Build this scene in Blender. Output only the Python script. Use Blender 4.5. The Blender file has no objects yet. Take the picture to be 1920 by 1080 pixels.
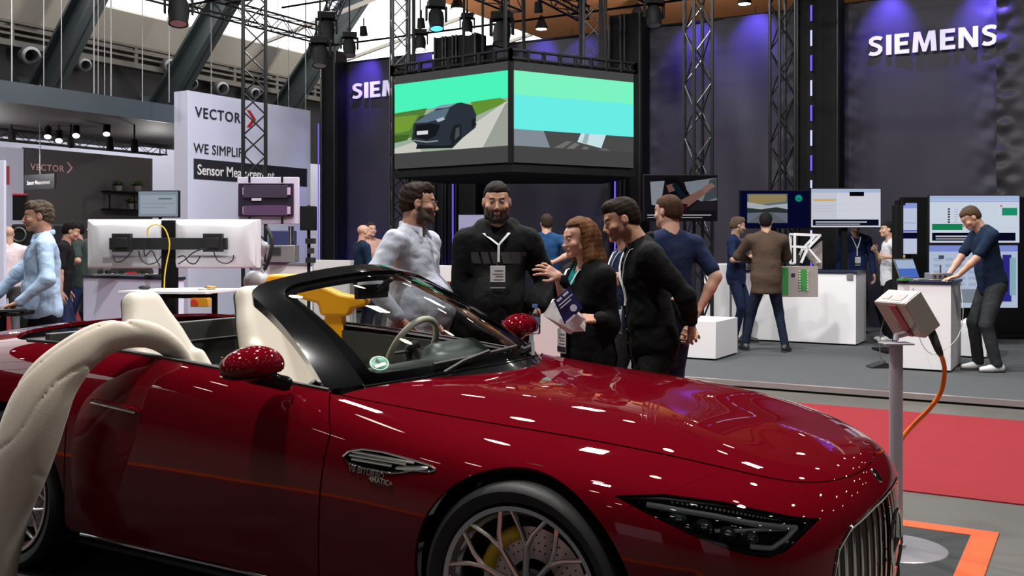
import bpy, bmesh, math, random
import numpy as np
from mathutils import Vector, Matrix, Euler
random.seed(7); rng = np.random.default_rng(7)
SC = bpy.context.scene; COL = SC.collection
# ---------------------------------------------------------------- camera, view
TH = math.radians(30.5); CT, ST = math.cos(TH), math.sin(TH)
FPX, HOR, CAMH = 1866.7, 454.0, 1.5
cd = bpy.data.cameras.new('camera'); cam = bpy.data.objects.new('camera', cd); COL.objects.link(cam)
cam.location = (0, 0, CAMH); cam.rotation_euler = (math.pi/2, 0, TH)
cd.sensor_width = 36; cd.lens = 36*FPX/1920; cd.shift_y = -(540-HOR)/1920; cd.clip_end = 200
SC.camera = cam
SC.view_settings.view_transform = 'Standard'; SC.view_settings.look = 'None'
SC.view_settings.gamma = 1; SC.view_settings.use_curve_mapping = False
SC.view_settings.exposure = -0.35
# ---------------------------------------------------------------- world: overcast daylight over the hall
wd = bpy.data.worlds.new('world'); SC.world = wd; wd.use_nodes = True
bg = wd.node_tree.nodes['Background']; bg.inputs[0].default_value = (0.93, 0.97, 1.0, 1); bg.inputs[1].default_value = 3.0

def W(x, d, z=0.0):            # plan position seen at column x of the photo, at distance d in front of the camera
    r = (x-960)*d/FPX
    return Vector((r*CT-d*ST, r*ST+d*CT, z))
def WY(x, Y, z=0.0):           # the same on the wall plane Y
    k = (x-960)/FPX; return W(x, Y/(k*ST+CT), z)
def WX(x, X, z=0.0):           # the same on the wall plane X
    k = (x-960)/FPX; return W(x, X/(k*CT-ST), z)
def dep(p): return -p[0]*ST+p[1]*CT
def ZZ(y, d): return CAMH-(y-HOR)*d/FPX    # height seen at row y at distance d

# ---------------------------------------------------------------- big lamps of the hall (high-bay lights under the roof, plus added fill points)
def area(name, loc, size, power, color=(1, 1, 1), rot=(0, 0, 0), sy=None, spread=None):
    l = bpy.data.lights.new(name, 'AREA'); l.energy = power; l.size = size; l.color = color
    if sy: l.shape = 'RECTANGLE'; l.size_y = sy
    if spread: l.spread = spread
    o = bpy.data.objects.new(name, l); COL.objects.link(o); o.location = loc; o.rotation_euler = rot
    return o
area('hall_lamp_and_fill', (-3, 2, 8.8), .5, 620, (1, .97, .93))
area('hall_lamp_and_fill', (-7, 5, 8.8), .5, 620, (1, .97, .93))
area('hall_lamp_and_fill', (2, 6, 8.8), .5, 560, (1, .97, .93))
area('hall_lamp_and_fill', (-4.5, 8.2, 8.6), .5, 850, (1, .98, .95))
def fill_point(name, loc, power, color=(1, .97, .94), r=.3):
    l = bpy.data.lights.new(name, 'POINT'); l.energy = power; l.color = color; l.shadow_soft_size = r
    o = bpy.data.objects.new(name, l); COL.objects.link(o); o.location = loc; return o
fill_point('hall_lamp_and_fill', (-13, 9, 7.6), 900); fill_point('hall_lamp_and_fill', (-22, 19, 6.6), 450); fill_point('hall_lamp_and_fill', (-21.5, 29, 7.2), 600); fill_point('hall_lamp_and_fill', (-12, 29, 8.0), 1500); fill_point('booth_fill', (-19.0, 11.5, 3.2), 110, (1, .96, .93), .15); fill_point('booth_fill', (-18.2, 15.2, 3.2), 80, (1, .96, .93), .15)  # unseen point lights added to brighten the roof, timber ceiling and canopy booth
area('stage_light', (-6, 12.5, 6.6), .5, 308, (.97, .98, 1))
area('stage_light', (-1, 11.0, 6.6), .5, 308, (.97, .98, 1))
area('stage_light', (-11.5, 13.5, 6.6), .5, 264, (.97, .98, 1))
def spot(name, loc, tgt, power, color, ang, blend=.4, r=.06):
    l = bpy.data.lights.new(name, 'SPOT'); l.energy = power; l.color = color; l.spot_size = math.radians(ang)
    l.spot_blend = blend; l.shadow_soft_size = r
    o = bpy.data.objects.new(name, l); COL.objects.link(o); o.location = loc
    o.rotation_euler = (Vector(tgt)-Vector(loc)).to_track_quat('-Z', 'Y').to_euler(); return o

# ---------------------------------------------------------------- materials
MATS = {}
def mat(name, rgb=(.5, .5, .5), rough=.5, metal=0, coat=0, emit=0, ecol=None, bump=0, bs=60, var=0, vs=8, spec=.5,
        trans=0, alpha=1, stretch=(1, 1, 1), vcol=None, sheen=0, ior=1.5, coords='Object'):
    if name in MATS: return MATS[name]
    m = bpy.data.materials.new(name); m.use_nodes = True; nt = m.node_tree; N = nt.nodes; L = nt.links
    b = N['Principled BSDF']
    rgb = tuple(rgb)+(1,)
    b.inputs['Base Color'].default_value = rgb; b.inputs['Roughness'].default_value = rough
    b.inputs['Metallic'].default_value = metal; b.inputs['Coat Weight'].default_value = coat
    b.inputs['Coat Roughness'].default_value = .02
    b.inputs['Specular IOR Level'].default_value = spec; b.inputs['IOR'].default_value = ior
    b.inputs['Transmission Weight'].default_value = trans; b.inputs['Alpha'].default_value = alpha
    if sheen: b.inputs['Sheen Weight'].default_value = sheen
    if emit:
        b.inputs['Emission Color'].default_value = tuple(ecol or rgb[:3])+(1,); b.inputs['Emission Strength'].default_value = emit
    if bump or var:
        tc = N.new('ShaderNodeTexCoord'); mp = N.new('ShaderNodeMapping'); mp.inputs['Scale'].default_value = stretch
        L.new(tc.outputs[coords], mp.inputs[0])
    if vcol:
        a = N.new('ShaderNodeVertexColor'); a.layer_name = vcol; L.new(a.outputs[0], b.inputs['Base Color'])
    if var:
        nz = N.new('ShaderNodeTexNoise'); nz.inputs['Scale'].default_value = vs; nz.inputs['Detail'].default_value = 5
        L.new(mp.outputs[0], nz.inputs[0])
        mr = N.new('ShaderNodeMapRange'); mr.inputs[1].default_value = .3; mr.inputs[2].default_value = .7
        mr.inputs[3].default_value = 1-var; mr.inputs[4].default_value = 1+var; L.new(nz.outputs[0], mr.inputs[0])
        mx = N.new('ShaderNodeVectorMath'); mx.operation = 'SCALE'; L.new(mr.outputs[0], mx.inputs['Scale'])
        if vcol: L.new(a.outputs[0], mx.inputs[0])
        else: mx.inputs[0].default_value = rgb[:3]
        L.new(mx.outputs[0], b.inputs['Base Color'])
    if bump:
        nz = N.new('ShaderNodeTexNoise'); nz.inputs['Scale'].default_value = bs; nz.inputs['Detail'].default_value = 4
        L.new(mp.outputs[0], nz.inputs[0])
        bp = N.new('ShaderNodeBump'); bp.inputs['Strength'].default_value = 1; bp.inputs['Distance'].default_value = bump
        L.new(nz.outputs[0], bp.inputs['Height']); L.new(bp.outputs[0], b.inputs['Normal'])
    MATS[name] = m; return m
def lit(name, rgb, s=1.0):     # a display or lamp surface that gives off light
    if name in MATS: return MATS[name]
    m = bpy.data.materials.new(name); m.use_nodes = True; nt = m.node_tree; nt.nodes.clear()
    e = nt.nodes.new('ShaderNodeEmission'); e.inputs[0].default_value = tuple(rgb)+(1,); e.inputs[1].default_value = s
    o = nt.nodes.new('ShaderNodeOutputMaterial'); nt.links.new(e.outputs[0], o.inputs[0]); MATS[name] = m; return m
def srgb(r, g, b):
    return tuple((c/255/12.92 if c/255 <= .04045 else ((c/255+.055)/1.055)**2.4) for c in (r, g, b))

# ---------------------------------------------------------------- scene graph
def thing(name, label, cat, loc=(0, 0, 0), rz=0, group=None):
    o = bpy.data.objects.new(name, None); COL.objects.link(o); o.empty_display_size = .1
    o.location = loc; o.rotation_euler = (0, 0, rz); o['label'] = label; o['category'] = cat
    if group: o['group'] = group
    return o
def tag(o, label, cat, group=None, kind=None):
    o['label'] = label; o['category'] = cat
    if group: o['group'] = group
    if kind: o['kind'] = kind
    return o
def struct(o): o['kind'] = 'structure'; return o
def world_inv(p):
    M = Matrix.Identity(4); ch = []
    while p is not None: ch.append(p); p = p.parent
    for q in reversed(ch): M = M @ (Matrix.Translation(q.location) @ q.rotation_euler.to_matrix().to_4x4())
    return M.inverted()
def mesh_obj(name, me, m=None, parent=None, smooth=35, bevel=0, world=False):
    mats = m if isinstance(m, (list, tuple)) else [m]
    for q in mats:
        if q is not None: me.materials.append(q)
    if smooth is not None and len(me.polygons):
        me.polygons.foreach_set('use_smooth', [True]*len(me.polygons))
        me.set_sharp_from_angle(angle=math.radians(smooth))
    o = bpy.data.objects.new(name, me); COL.objects.link(o)
    if parent is not None:
        o.parent = parent
        if world: me.transform(world_inv(parent))
    elif world: pass
    if bevel:
        b = o.modifiers.new('bevel', 'BEVEL'); b.width = bevel; b.segments = 2; b.limit_method = 'ANGLE'; b.angle_limit = math.radians(40)
    return o
def copy_tree(o, parent=None):
    c = o.copy(); COL.objects.link(c)
    if parent is not None: c.parent = parent
    for ch in list(o.children): copy_tree(ch, c)
    return c

class MB:
    def __init__(s): s.v = []; s.f = []; s.m = []
    def add(s, vs, fs, mi=0):
        n = len(s.v); s.v += [tuple(v) for v in vs]; s.f += [tuple(i+n for i in f) for f in fs]; s.m += [mi]*len(fs); return s
    def obox(s, o, ax, ay, az, mi=0):      # corner + three edge vectors
        o, ax, ay, az = map(Vector, (o, ax, ay, az))
        vs = [o, o+ax, o+ax+ay, o+ay, o+az, o+ax+az, o+ax+ay+az, o+ay+az]
        fs = [(0, 3, 2, 1), (4, 5, 6, 7), (0, 1, 5, 4), (1, 2, 6, 5), (2, 3, 7, 6), (3, 0, 4, 7)]
        if ax.cross(ay).dot(az) < 0: fs = [f[::-1] for f in fs]
        return s.add(vs, fs, mi)
    def box(s, c, sz, rz=0, mi=0, rot=None):
        R = (rot.to_matrix() if hasattr(rot, 'to_matrix') else rot) if rot is not None else Matrix.Rotation(rz, 3, 'Z')
        ax, ay, az = R @ Vector((sz[0], 0, 0)), R @ Vector((0, sz[1], 0)), R @ Vector((0, 0, sz[2]))
        return s.obox(Vector(c)-(ax+ay+az)/2, ax, ay, az, mi)
    def tube(s, pts, r, n=8, mi=0, closed=False, caps=True, flat=None):
        pts = [Vector(p) for p in pts]; K = len(pts); rs = r if isinstance(r, (list, tuple)) else [r]*K
        vs = []; up = None
        for i, p in enumerate(pts):
            a = pts[(i-1) % K] if closed else pts[max(i-1, 0)]; b = pts[(i+1) % K] if closed else pts[min(i+1, K-1)]
            t = (b-a).normalized()
            if up is None: up = Vector((0, 0, 1)) if abs(t.z) < .9 else Vector((1, 0, 0))
            x = t.cross(up); x.normalize(); y = x.cross(t); y.normalize(); up = y
            if flat: x = x*flat[0]; y = y*flat[1]
            for k in range(n):
                an = 2*math.pi*(k+.5)/n; vs.append(p+(x*math.cos(an)+y*math.sin(an))*rs[i])
        fs = []
        for i in range(K if closed else K-1):
            for k in range(n):
                a = i*n+k; b = i*n+(k+1) % n; c = ((i+1) % K)*n+(k+1) % n; d = ((i+1) % K)*n+k; fs.append((a, d, c, b))
        if caps and not closed: fs.append(tuple(range(n))); fs.append(tuple(range((K-1)*n, K*n))[::-1])
        return s.add(vs, fs, mi)
    def cyl(s, a, b, r, r2=None, n=20, mi=0): return s.tube([a, b], [r, r if r2 is None else r2], n, mi)
    def lathe(s, prof, c=(0, 0, 0), axis=(0, 0, 1), n=32, mi=0, a0=0, a1=2*math.pi):
        ax = Vector(axis).normalized(); q = ax.to_track_quat('Z', 'Y'); c = Vector(c); full = abs(a1-a0-2*math.pi) < 1e-6
        m = n if full else n+1; vs = []
        for (r, z) in prof:
            for k in range(m):
                an = a0+(a1-a0)*k/n; vs.append(c+q @ Vector((r*math.cos(an), r*math.sin(an), z)))
        fs = []
        for i in range(len(prof)-1):
            for k in range(n):
                k2 = (k+1) % m; fs.append((i*m+k, i*m+k2, (i+1)*m+k2, (i+1)*m+k))
        return s.add(vs, fs, mi)
    def sph(s, c, r, n=12, mi=0, rot=None):
        r = (r, r, r) if not hasattr(r, '__len__') else r; vs = []; fs = []; c = Vector(c); m = n//2+1
        for i in range(m+1):
            th = math.pi*i/m
            for k in range(n):
                ph = 2*math.pi*k/n; p = Vector((r[0]*math.sin(th)*math.cos(ph), r[1]*math.sin(th)*math.sin(ph), r[2]*math.cos(th)))
                vs.append(c+(rot @ p if rot is not None else p))
        for i in range(m):
            for k in range(n): fs.append((i*n+k, (i+1)*n+k, (i+1)*n+(k+1) % n, i*n+(k+1) % n))
        return s.add(vs, fs, mi)
    def prism(s, pts, o, ex, ey, ez, mi=0):  # 2D outline in frame (ex,ey), extruded by ez
        o, ex, ey, ez = map(Vector, (o, ex, ey, ez)); n = len(pts)
        a = [o+ex*p[0]+ey*p[1] for p in pts]; vs = a+[p+ez for p in a]
        area2 = sum(pts[i][0]*pts[(i+1) % n][1]-pts[(i+1) % n][0]*pts[i][1] for i in range(n))
        sgn = area2*ex.cross(ey).dot(ez)
        fs = [tuple(range(n))[::-1], tuple(range(n, 2*n))]+[(i, (i+1) % n, n+(i+1) % n, n+i) for i in range(n)]
        if sgn < 0: fs = [f[::-1] for f in fs]
        return s.add(vs, fs, mi)
    def mesh(s, name):
        me = bpy.data.meshes.new(name); me.from_pydata(s.v, [], s.f)
        if any(s.m): me.polygons.foreach_set('material_index', s.m)
        me.update(); return me
    def build(s, name, m, parent=None, smooth=35, bevel=0, world=False):
        return mesh_obj(name, s.mesh(name), m, parent, smooth, bevel, world)

def text_obj(name, txt, size, m, origin, ex, ey, parent=None, bold=0, depth=.01, align='LEFT', world=True, xs=1.0, spacing=1.0):
    cu = bpy.data.curves.new(name, 'FONT'); cu.body = txt; cu.size = size; cu.offset = bold; cu.extrude = depth/2; cu.align_x = align
    cu.resolution_u = 3; cu.space_character = spacing
    t = bpy.data.objects.new(name, cu); COL.objects.link(t); bpy.context.view_layer.update()
    me = bpy.data.meshes.new_from_object(t.evaluated_get(bpy.context.evaluated_depsgraph_get()))
    bpy.data.objects.remove(t); bpy.data.curves.remove(cu)
    ex = Vector(ex).normalized(); ey = Vector(ey).normalized(); ez = ex.cross(ey)
    M = Matrix.Translation(Vector(origin)) @ Matrix((ex, ey, ez)).transposed().to_4x4() @ Matrix.Diagonal((xs, 1, 1, 1))
    me.transform(M); me.materials.clear()
    return mesh_obj(name, me, m, parent, None, 0, world)

# ---------------------------------------------------------------- implicit surfaces -> smooth closed meshes
class Field:
    """smooth union of rounded cones and ellipsoids, read out as one closed surface"""
    def __init__(s, k=.02): s.p = []; s.k = k; s.post = []
    def cone(s, a, b, ra, rb=None, k=None, op=1, sc=None):
        s.p.append(('c', np.array(a, float), np.array(b, float), ra, ra if rb is None else rb, s.k if k is None else k, op, sc)); return s
    def ell(s, c, r, R=None, k=None, op=1):
        s.p.append(('e', np.array(c, float), np.array(r, float), None if R is None else np.array(R, float), None, s.k if k is None else k, op, None)); return s
    def box(s, c, h, R=None, rr=.01, k=None, op=1):
        s.p.append(('b', np.array(c, float), np.array(h, float), None if R is None else np.array(R, float), rr, s.k if k is None else k, op, None)); return s
    def bounds(s):
        lo = np.full(3, 1e9); hi = -lo
        for q in s.p:
            if q[6] < 0: continue
            if q[0] == 'c': r = max(q[3], q[4])*1.25; a = np.minimum(q[1], q[2])-r; b = np.maximum(q[1], q[2])+r
            else: r = np.linalg.norm(q[2]) if q[3] is not None or q[0] == 'b' else q[2]; a = q[1]-r; b = q[1]+r
            lo = np.minimum(lo, a); hi = np.maximum(hi, b)
        return lo, hi
    def dist(s, q, P):
        if q[0] == 'c':
            a, b, ra, rb = q[1:5]; ab = b-a; L = ab @ ab+1e-12
            t = np.clip(((P-a) @ ab)/L, 0, 1); v = P-(a+t[..., None]*ab)
            if q[7] is not None: v = v/np.array(q[7])
            return np.sqrt((v*v).sum(-1))-(ra+(rb-ra)*t)
        v = P-q[1]
        if q[3] is not None: v = v @ q[3]
        if q[0] == 'e':
            r = q[2]; k0 = np.sqrt(((v/r)**2).sum(-1)); k1 = np.sqrt(((v/(r*r))**2).sum(-1))+1e-9
            return k0*(k0-1)/k1
        d = np.abs(v)-(q[2]-q[4]); return np.sqrt((np.maximum(d, 0)**2).sum(-1))+np.minimum(d.max(-1), 0)-q[4]
    def comb(s, f, d, k, op):
        if op > 0:
            h = np.maximum(k-np.abs(f-d), 0)/k if k > 0 else 0; return np.minimum(f, d)-h*h*k*.25
        d = -d; h = np.maximum(k-np.abs(f-d), 0)/k if k > 0 else 0; return np.maximum(f, d)+h*h*k*.25
    def at(s, P):
        P = np.asarray(P, float); f = np.full(P.shape[:-1], 1.0)
        for q in s.p: f = s.comb(f, s.dist(q, P), q[5], q[6])
        for g in s.post: f = g(f, P)
        return f
    def grid(s, h, lo=None, hi=None):
        l, u = s.bounds(); l = l-3*h; u = u+3*h
        if lo is not None: l = np.maximum(l, lo)
        if hi is not None: u = np.minimum(u, hi)
        n = np.maximum(((u-l)/h).astype(int)+2, 3)
        ax = [l[i]+h*np.arange(n[i]) for i in range(3)]
        f = np.full(tuple(n), .5)
        for q in s.p:
            if q[0] == 'c': r = max(q[3], q[4])*1.3; a = np.minimum(q[1], q[2])-r; b = np.maximum(q[1], q[2])+r
            else: r = np.linalg.norm(q[2]) if q[3] is not None or q[0] == 'b' else q[2]; a = q[1]-r; b = q[1]+r
            m = q[5]+3*h; i0 = np.clip(((a-m-l)/h).astype(int), 0, n-1); i1 = np.clip(((b+m-l)/h).astype(int)+2, 1, n)
            if (i1 <= i0).any(): continue
            sl = tuple(slice(i0[i], i1[i]) for i in range(3))
            P = np.stack(np.meshgrid(*[ax[i][sl[i]] for i in range(3)], indexing='ij'), -1)
            f[sl] = s.comb(f[sl], s.dist(q, P), q[5], q[6])
        if s.post:
            P = np.stack(np.meshgrid(*ax, indexing='ij'), -1)
            for g in s.post: f = g(f, P)
        f[0] = f[-1] = .5; f[:, 0] = f[:, -1] = .5; f[:, :, 0] = f[:, :, -1] = .5
        return f, l, h
    def surface(s, h, lo=None, hi=None): return nets(*s.grid(h, lo, hi))

def nets(f, l, h):
    n = f.shape; ins = f < 0
    c = [(i, j, k) for i in (0, 1) for j in (0, 1) for k in (0, 1)]
    def cs(a, o): return a[o[0]:n[0]-1+o[0], o[1]:n[1]-1+o[1], o[2]:n[2]-1+o[2]]
    cnt = sum(cs(ins, o).astype(np.int8) for o in c); act = (cnt > 0) & (cnt < 8)
    idx = np.argwhere(act)
    if len(idx) == 0: return np.zeros((0, 3)), np.zeros((0, 4), int)
    vid = -np.ones(act.shape, np.int64); vid[act] = np.arange(len(idx))
    acc = np.zeros((len(idx), 3)); w = np.zeros(len(idx))
    vals = {o: cs(f, o)[act] for o in c}
    for o in c:
        for a in range(3):
            if o[a] == 1: continue
            o2 = list(o); o2[a] = 1; o2 = tuple(o2); v0, v1 = vals[o], vals[o2]; x = (v0 < 0) != (v1 < 0)
            t = np.where(x, v0/np.where(x, v0-v1, 1), 0); p = np.array(o, float)[None].repeat(len(idx), 0); p[:, a] = t
            acc += p*x[:, None]; w += x
    V = l+h*(idx+acc/np.maximum(w, 1)[:, None]); F = []
    for a in range(3):
        b, cc = (a+1) % 3, (a+2) % 3
        i0 = [slice(0, None)]*3; sa = [slice(1, n[i]-1) for i in range(3)]; sa[a] = slice(0, n[a]-1)
        sb = list(sa); sb[a] = slice(1, n[a])
        A = ins[tuple(sa)]; B = ins[tuple(sb)]; x = A != B; e = np.argwhere(x)
        if len(e) == 0: continue
        base = e.copy(); base[:, b] += 1; base[:, cc] += 1
        def at(db, dc):
            q = base.copy(); q[:, b] -= db; q[:, cc] -= dc; return vid[q[:, 0], q[:, 1], q[:, 2]]
        q = np.stack([at(1, 1), at(0, 1), at(0, 0), at(1, 0)], 1); s = A[x]
        q[~s] = q[~s][:, ::-1]; F.append(q)
    F = np.concatenate(F); F = F[(F >= 0).all(1)]; return V, F
def relax(V, F, it=1, lam=.5):
    n = len(V); e = np.concatenate([F[:, [0, 1]], F[:, [1, 2]], F[:, [2, 3]], F[:, [3, 0]]])
    for _ in range(it):
        acc = np.zeros_like(V); w = np.zeros(n)
        for i in range(3): acc[:, i] = np.bincount(e[:, 0], V[e[:, 1], i], n)+np.bincount(e[:, 1], V[e[:, 0], i], n)
        w = np.bincount(e[:, 0], minlength=n)+np.bincount(e[:, 1], minlength=n)
        V = V*(1-lam)+lam*acc/np.maximum(w, 1)[:, None]
    return V
def np_mesh(name, V, F):
    me = bpy.data.meshes.new(name); nf = len(F); me.vertices.add(len(V)); me.vertices.foreach_set('co', np.asarray(V, np.float32).ravel())
    me.loops.add(nf*4); me.loops.foreach_set('vertex_index', F.ravel().astype(np.int32)); me.polygons.add(nf)
    me.polygons.foreach_set('loop_start', np.arange(0, nf*4, 4, dtype=np.int32))
    me.update(calc_edges=True); me.validate(); return me
def field_obj(name, fld, h, m, parent=None, it=1, world=False, colfn=None, smooth=180, lo=None, hi=None):
    parts = fld if isinstance(fld, list) else [(fld, h, lo, hi)]; VV = []; FF = []; n = 0
    for (g, hh, a, b) in parts:
        V, F = g.surface(hh, a, b)
        if len(V) == 0: continue
        V = relax(V, F, it); VV.append(V); FF.append(F+n); n += len(V)
    V = np.concatenate(VV); F = np.concatenate(FF); me = np_mesh(name, V, F)
    if colfn is not None:
        C = np.concatenate([colfn(V), np.ones((len(V), 1))], 1).astype(np.float32)
        ca = me.color_attributes.new('tint', 'FLOAT_COLOR', 'POINT'); ca.data.foreach_set('color', C.ravel())
    return mesh_obj(name, me, m, parent, smooth, 0, world)
def wob(P, fr, seed=0, st=(1, 1, 1)):     # cheap smooth noise for folds
    r = np.random.default_rng(seed); out = 0
    for i in range(5):
        k = r.normal(size=3)*np.array(st); k = k/np.linalg.norm(k)*fr*(1+.5*i); out = out+np.sin(P @ k+r.uniform(0, 6.28))/(1+.5*i)
    return out/3
# ================================================================ HALL SHELL
CONC = mat('concrete_floor', srgb(86, 84, 78), .42, var=.10, vs=1.3, bump=.0006, bs=25)
DARKW = mat('dark_hall_wall', srgb(38, 36, 36), .8, var=.1, vs=.6)
BEIGE = mat('beige_roof_panel', srgb(176, 168, 156), .8, var=.05, vs=.8)
WOOD = mat('orange_timber_ceiling', srgb(176, 116, 72), .6, var=.18, vs=1.2, stretch=(1, 12, 1))
STEEL = mat('dark_painted_steel', srgb(50, 56, 58), .5, var=.08, vs=2)
BLACK = mat('stage_black', (.004, .004, .0045), .7, spec=.2)
TRUSS = mat('black_truss', (.009, .009, .010), .4, .2)
WHITE = mat('white_laminate', srgb(232, 230, 232), .45)
DTOP = mat('dark_blue_worktop', srgb(28, 34, 58), .3)
GREYM = mat('grey_metal', srgb(150, 148, 150), .4, .6)
CARPR = mat('red_carpet', srgb(136, 18, 30), .95, bump=.003, bs=400, var=.04, vs=6)
CARPG = mat('grey_carpet', srgb(72, 74, 77), .95, bump=.003, bs=350, var=.05, vs=5)
MATG = mat('dark_grey_mat', srgb(44, 46, 48), .9, bump=.002, bs=300)
ORANGE = mat('orange_tape', srgb(205, 76, 4), .6)
X0, X1, Y0, Y1, ZC = -28, 13, -13, 45, 10.2
struct(MB().obox((X0, Y0, -.1), (X1-X0, 0, 0), (0, Y1-Y0, 0), (0, 0, .1)).build('floor', CONC))
struct(MB().obox((X0-.2, Y0, 0), (.2, 0, 0), (0, Y1-Y0, 0), (0, 0, 8.0)).build('wall_left', DARKW))
struct(MB().obox((X1, Y0, 0), (.2, 0, 0), (0, Y1-Y0, 0), (0, 0, ZC)).build('wall_right', DARKW))
struct(MB().obox((X0, Y0-.2, 0), (X1-X0, 0, 0), (0, .2, 0), (0, 0, ZC)).build('wall_front', DARKW))
struct(MB().obox((X0, Y1, 0), (X1-X0, 0, 0), (0, .2, 0), (0, 0, ZC)).build('wall_back', DARKW))
struct(MB().obox((-20.5, 21, ZC), (X1+20.5, 0, 0), (0, Y1-21, 0), (0, 0, .2)).build('ceiling', WOOD))
struct(MB().obox((-20.5, Y0, ZC), (X1+20.5, 0, 0), (0, 21-Y0, 0), (0, 0, .2)).build('ceiling', mat('dark_ceiling', srgb(40, 36, 34), .8)))
mb = MB().prism([(X0, 8.0), (X0+.1, 7.9), (-27.0, 8.92), (-27.1, 9.0)], (0, Y0, 0), (1, 0, 0), (0, 0, 1), (0, Y1-Y0, 0)); struct(mb.build('ceiling_slope', BEIGE))
mb = MB()   # skylight glazing bars
for y in np.arange(Y0, Y1, 4.5): mb.obox((-27.05, y, 8.95), (6.5, 0, 1.25), (0, .12, 0), (0, 0, .12))
struct(mb.build('trim_1', BEIGE))
# gallery rail on the left wall
mb = MB()
for z, h in ((7.30, .18), (7.62, .07), (7.80, .07), (7.98, .07)): mb.obox((X0+.02, Y0, z), (.35, 0, 0), (0, Y1-Y0, 0), (0, 0, h))
for y in np.arange(Y0, Y1, 2.2): mb.obox((X0+.25, y, 7.3), (.1, 0, 0), (0, .12, 0), (0, 0, .75))
struct(mb.build('trim_2', mat('gallery_rail', srgb(96, 90, 82), .6)))
# roof girders
def girder(pa, pb, w=.5, h=.85, name='roof_girder', label=''):
    a, b = Vector(pa), Vector(pb); d = (b-a); x = Vector((0, 1, 0)); n = d.normalized().cross(x).normalized(); t = thing(name, label, 'girder', a)
    mb = MB().obox(a-x*w/2-n*h/2, x*w, n*.09, d).obox(a-x*w/2+n*(h/2-.09), x*w, n*.09, d).obox(a-x*.04-n*h/2, x*.08, n*h, d)
    mb.build('beam', STEEL, t, world=True)
    q = MB().obox(a-x*.5-n*.7, x*1.0, n*1.4, -d.normalized()*1.6); q.build('girder_foot', STEEL, t, world=True); return t
girder((-27.3, 18.6, 6.0), (-22.6, 18.6, 11.5), label='steel roof girder at the far left, nearest of the leaning roof girders')
girder((-27.3, 23.0, 6.0), (-22.4, 23.0, 11.5), label='leaning steel roof girder between the two others, left of the tall truss')
girder((-27.3, 28.3, 6.0), (-22.2, 28.3, 11.5), label='leaning steel roof girder right of the tall truss, farthest one')
# air nozzles on the left wall
for i, (px, py, r, lab) in enumerate(((50, 103, .27, 'large round grey air nozzle at the far left above the canopy'), (150, 120, .2, 'grey round air nozzle between the first and second roof girder, left one'), (310, 122, .24, 'grey round air nozzle beside the foot of the second roof girder'),
        (350, 155, .2, 'grey round air nozzle right above the corner of the white wall'), (406, 164, .24, 'grey round air nozzle above the white wall, left of the tall truss'), (467, 173, .2, 'grey round air nozzle seen through the tall left truss'))):
    p = WX(px, -27.8); z = ZZ(py, dep(p)); t = thing('air_nozzle', lab, 'nozzle', (p.x, p.y, z), 0, 'air nozzles on the left hall wall')
    ax = (1, -.35, -.2); MB().lathe([(r*.62, 0), (r, .05), (r, .55), (r*.7, .62), (r*.62, .3), (r*.5, .0)], (0, 0, 0), ax, 24).build('nozzle_body', GREYM, t)
    MB().lathe([(0, .2), (r*.5, .2)], (0, 0, 0), ax, 20).build('nozzle_throat', BLACK, t)
# high-bay lamps
hb = thing('ceiling_lamp', 'round high-bay lamp hanging under the timber ceiling', 'lamp', (0, 0, 9.3), 0, 'high-bay lamps under the roof')
MB().lathe([(.06, .5), (.1, .4), (.22, .12), (.24, 0), (.22, 0), (.2, .1), (0, .2)], n=16).build('lamp_housing', BLACK, hb)
MB().lathe([(0, 0.01), (.2, .01)], n=16).build('lamp_lens', lit('lamp_white', (1, .93, .82), 28), hb)
MB().cyl((0, 0, .45), (0, 0, .9), .012, n=6).build('lamp_rod', BLACK, hb)
k = 0
for yy in np.arange(-10, 44, 4.2):
    for xx in np.arange(-18.5, 12, 3.8):
        k += 1; x = xx+(.9 if int(yy/4.2) % 2 else 0); loc = (float(x), float(yy), 9.3)
        if k == 1: hb.location = loc
        else: c = copy_tree(hb); c.location = loc

# ================================================================ FLOOR COVERINGS
def slab(name, x0, x1, y0, y1, z0, z1, m, label=None, cat=None, par=None, bevel=0):
    o = MB().obox((x0, y0, z0), (x1-x0, 0, 0), (0, y1-y0, 0), (0, 0, z1-z0)).build(name, m, par, bevel=bevel)
    if label: tag(o, label, cat)
    return o
slab('carpet_runner', -11, 10, 6.36, 9.33, 0, .008, CARPR, 'long red carpet runner between the car and the grey stage', 'carpet')
slab('carpet_runner', -20.9, -11.5, 10.2, 13.6, 0, .008, CARPR, 'red carpet in front of the dark booth at the far left', 'carpet')
slab('parking_mat', -5.9, -.555, 1.3, 5.56, 0, .006, MATG, 'dark grey mat under the red roadster', 'mat')
mb = MB(); z = (0, 0, .008)
mb.obox((-6.0, 5.56, 0), (5.56, 0, 0), (0, .12, 0), z).obox((-.56, 1.2, 0), (.12, 0, 0), (0, 4.36, 0), z).obox((-6.0, 1.2, 0), (5.44, 0, 0), (0, .12, 0), z).obox((-6.0, 1.32, 0), (.12, 0, 0), (0, 4.24, 0), z)
tag(mb.build('floor_tape', ORANGE), 'orange tape frame around the mat under the roadster', 'tape')
# stage
st = thing('stage_platform', 'low stage with grey carpet and aluminium edge under the blue displays', 'platform', (-9.5, 10, 0))
slab('platform_deck', -10.0, 3.5, 10.06, 20.5, 0, .07, CARPG).parent = st; bpy.data.objects['platform_deck'].location = (9.5, -10, 0)
ed = MB().obox((-10.0, 10.0, .022), (13.5, 0, 0), (0, .06, 0), (0, 0, .052)).build('platform_edge', mat('aluminium_edge', srgb(190, 182, 184), .3, .7), st, world=True)
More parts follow.
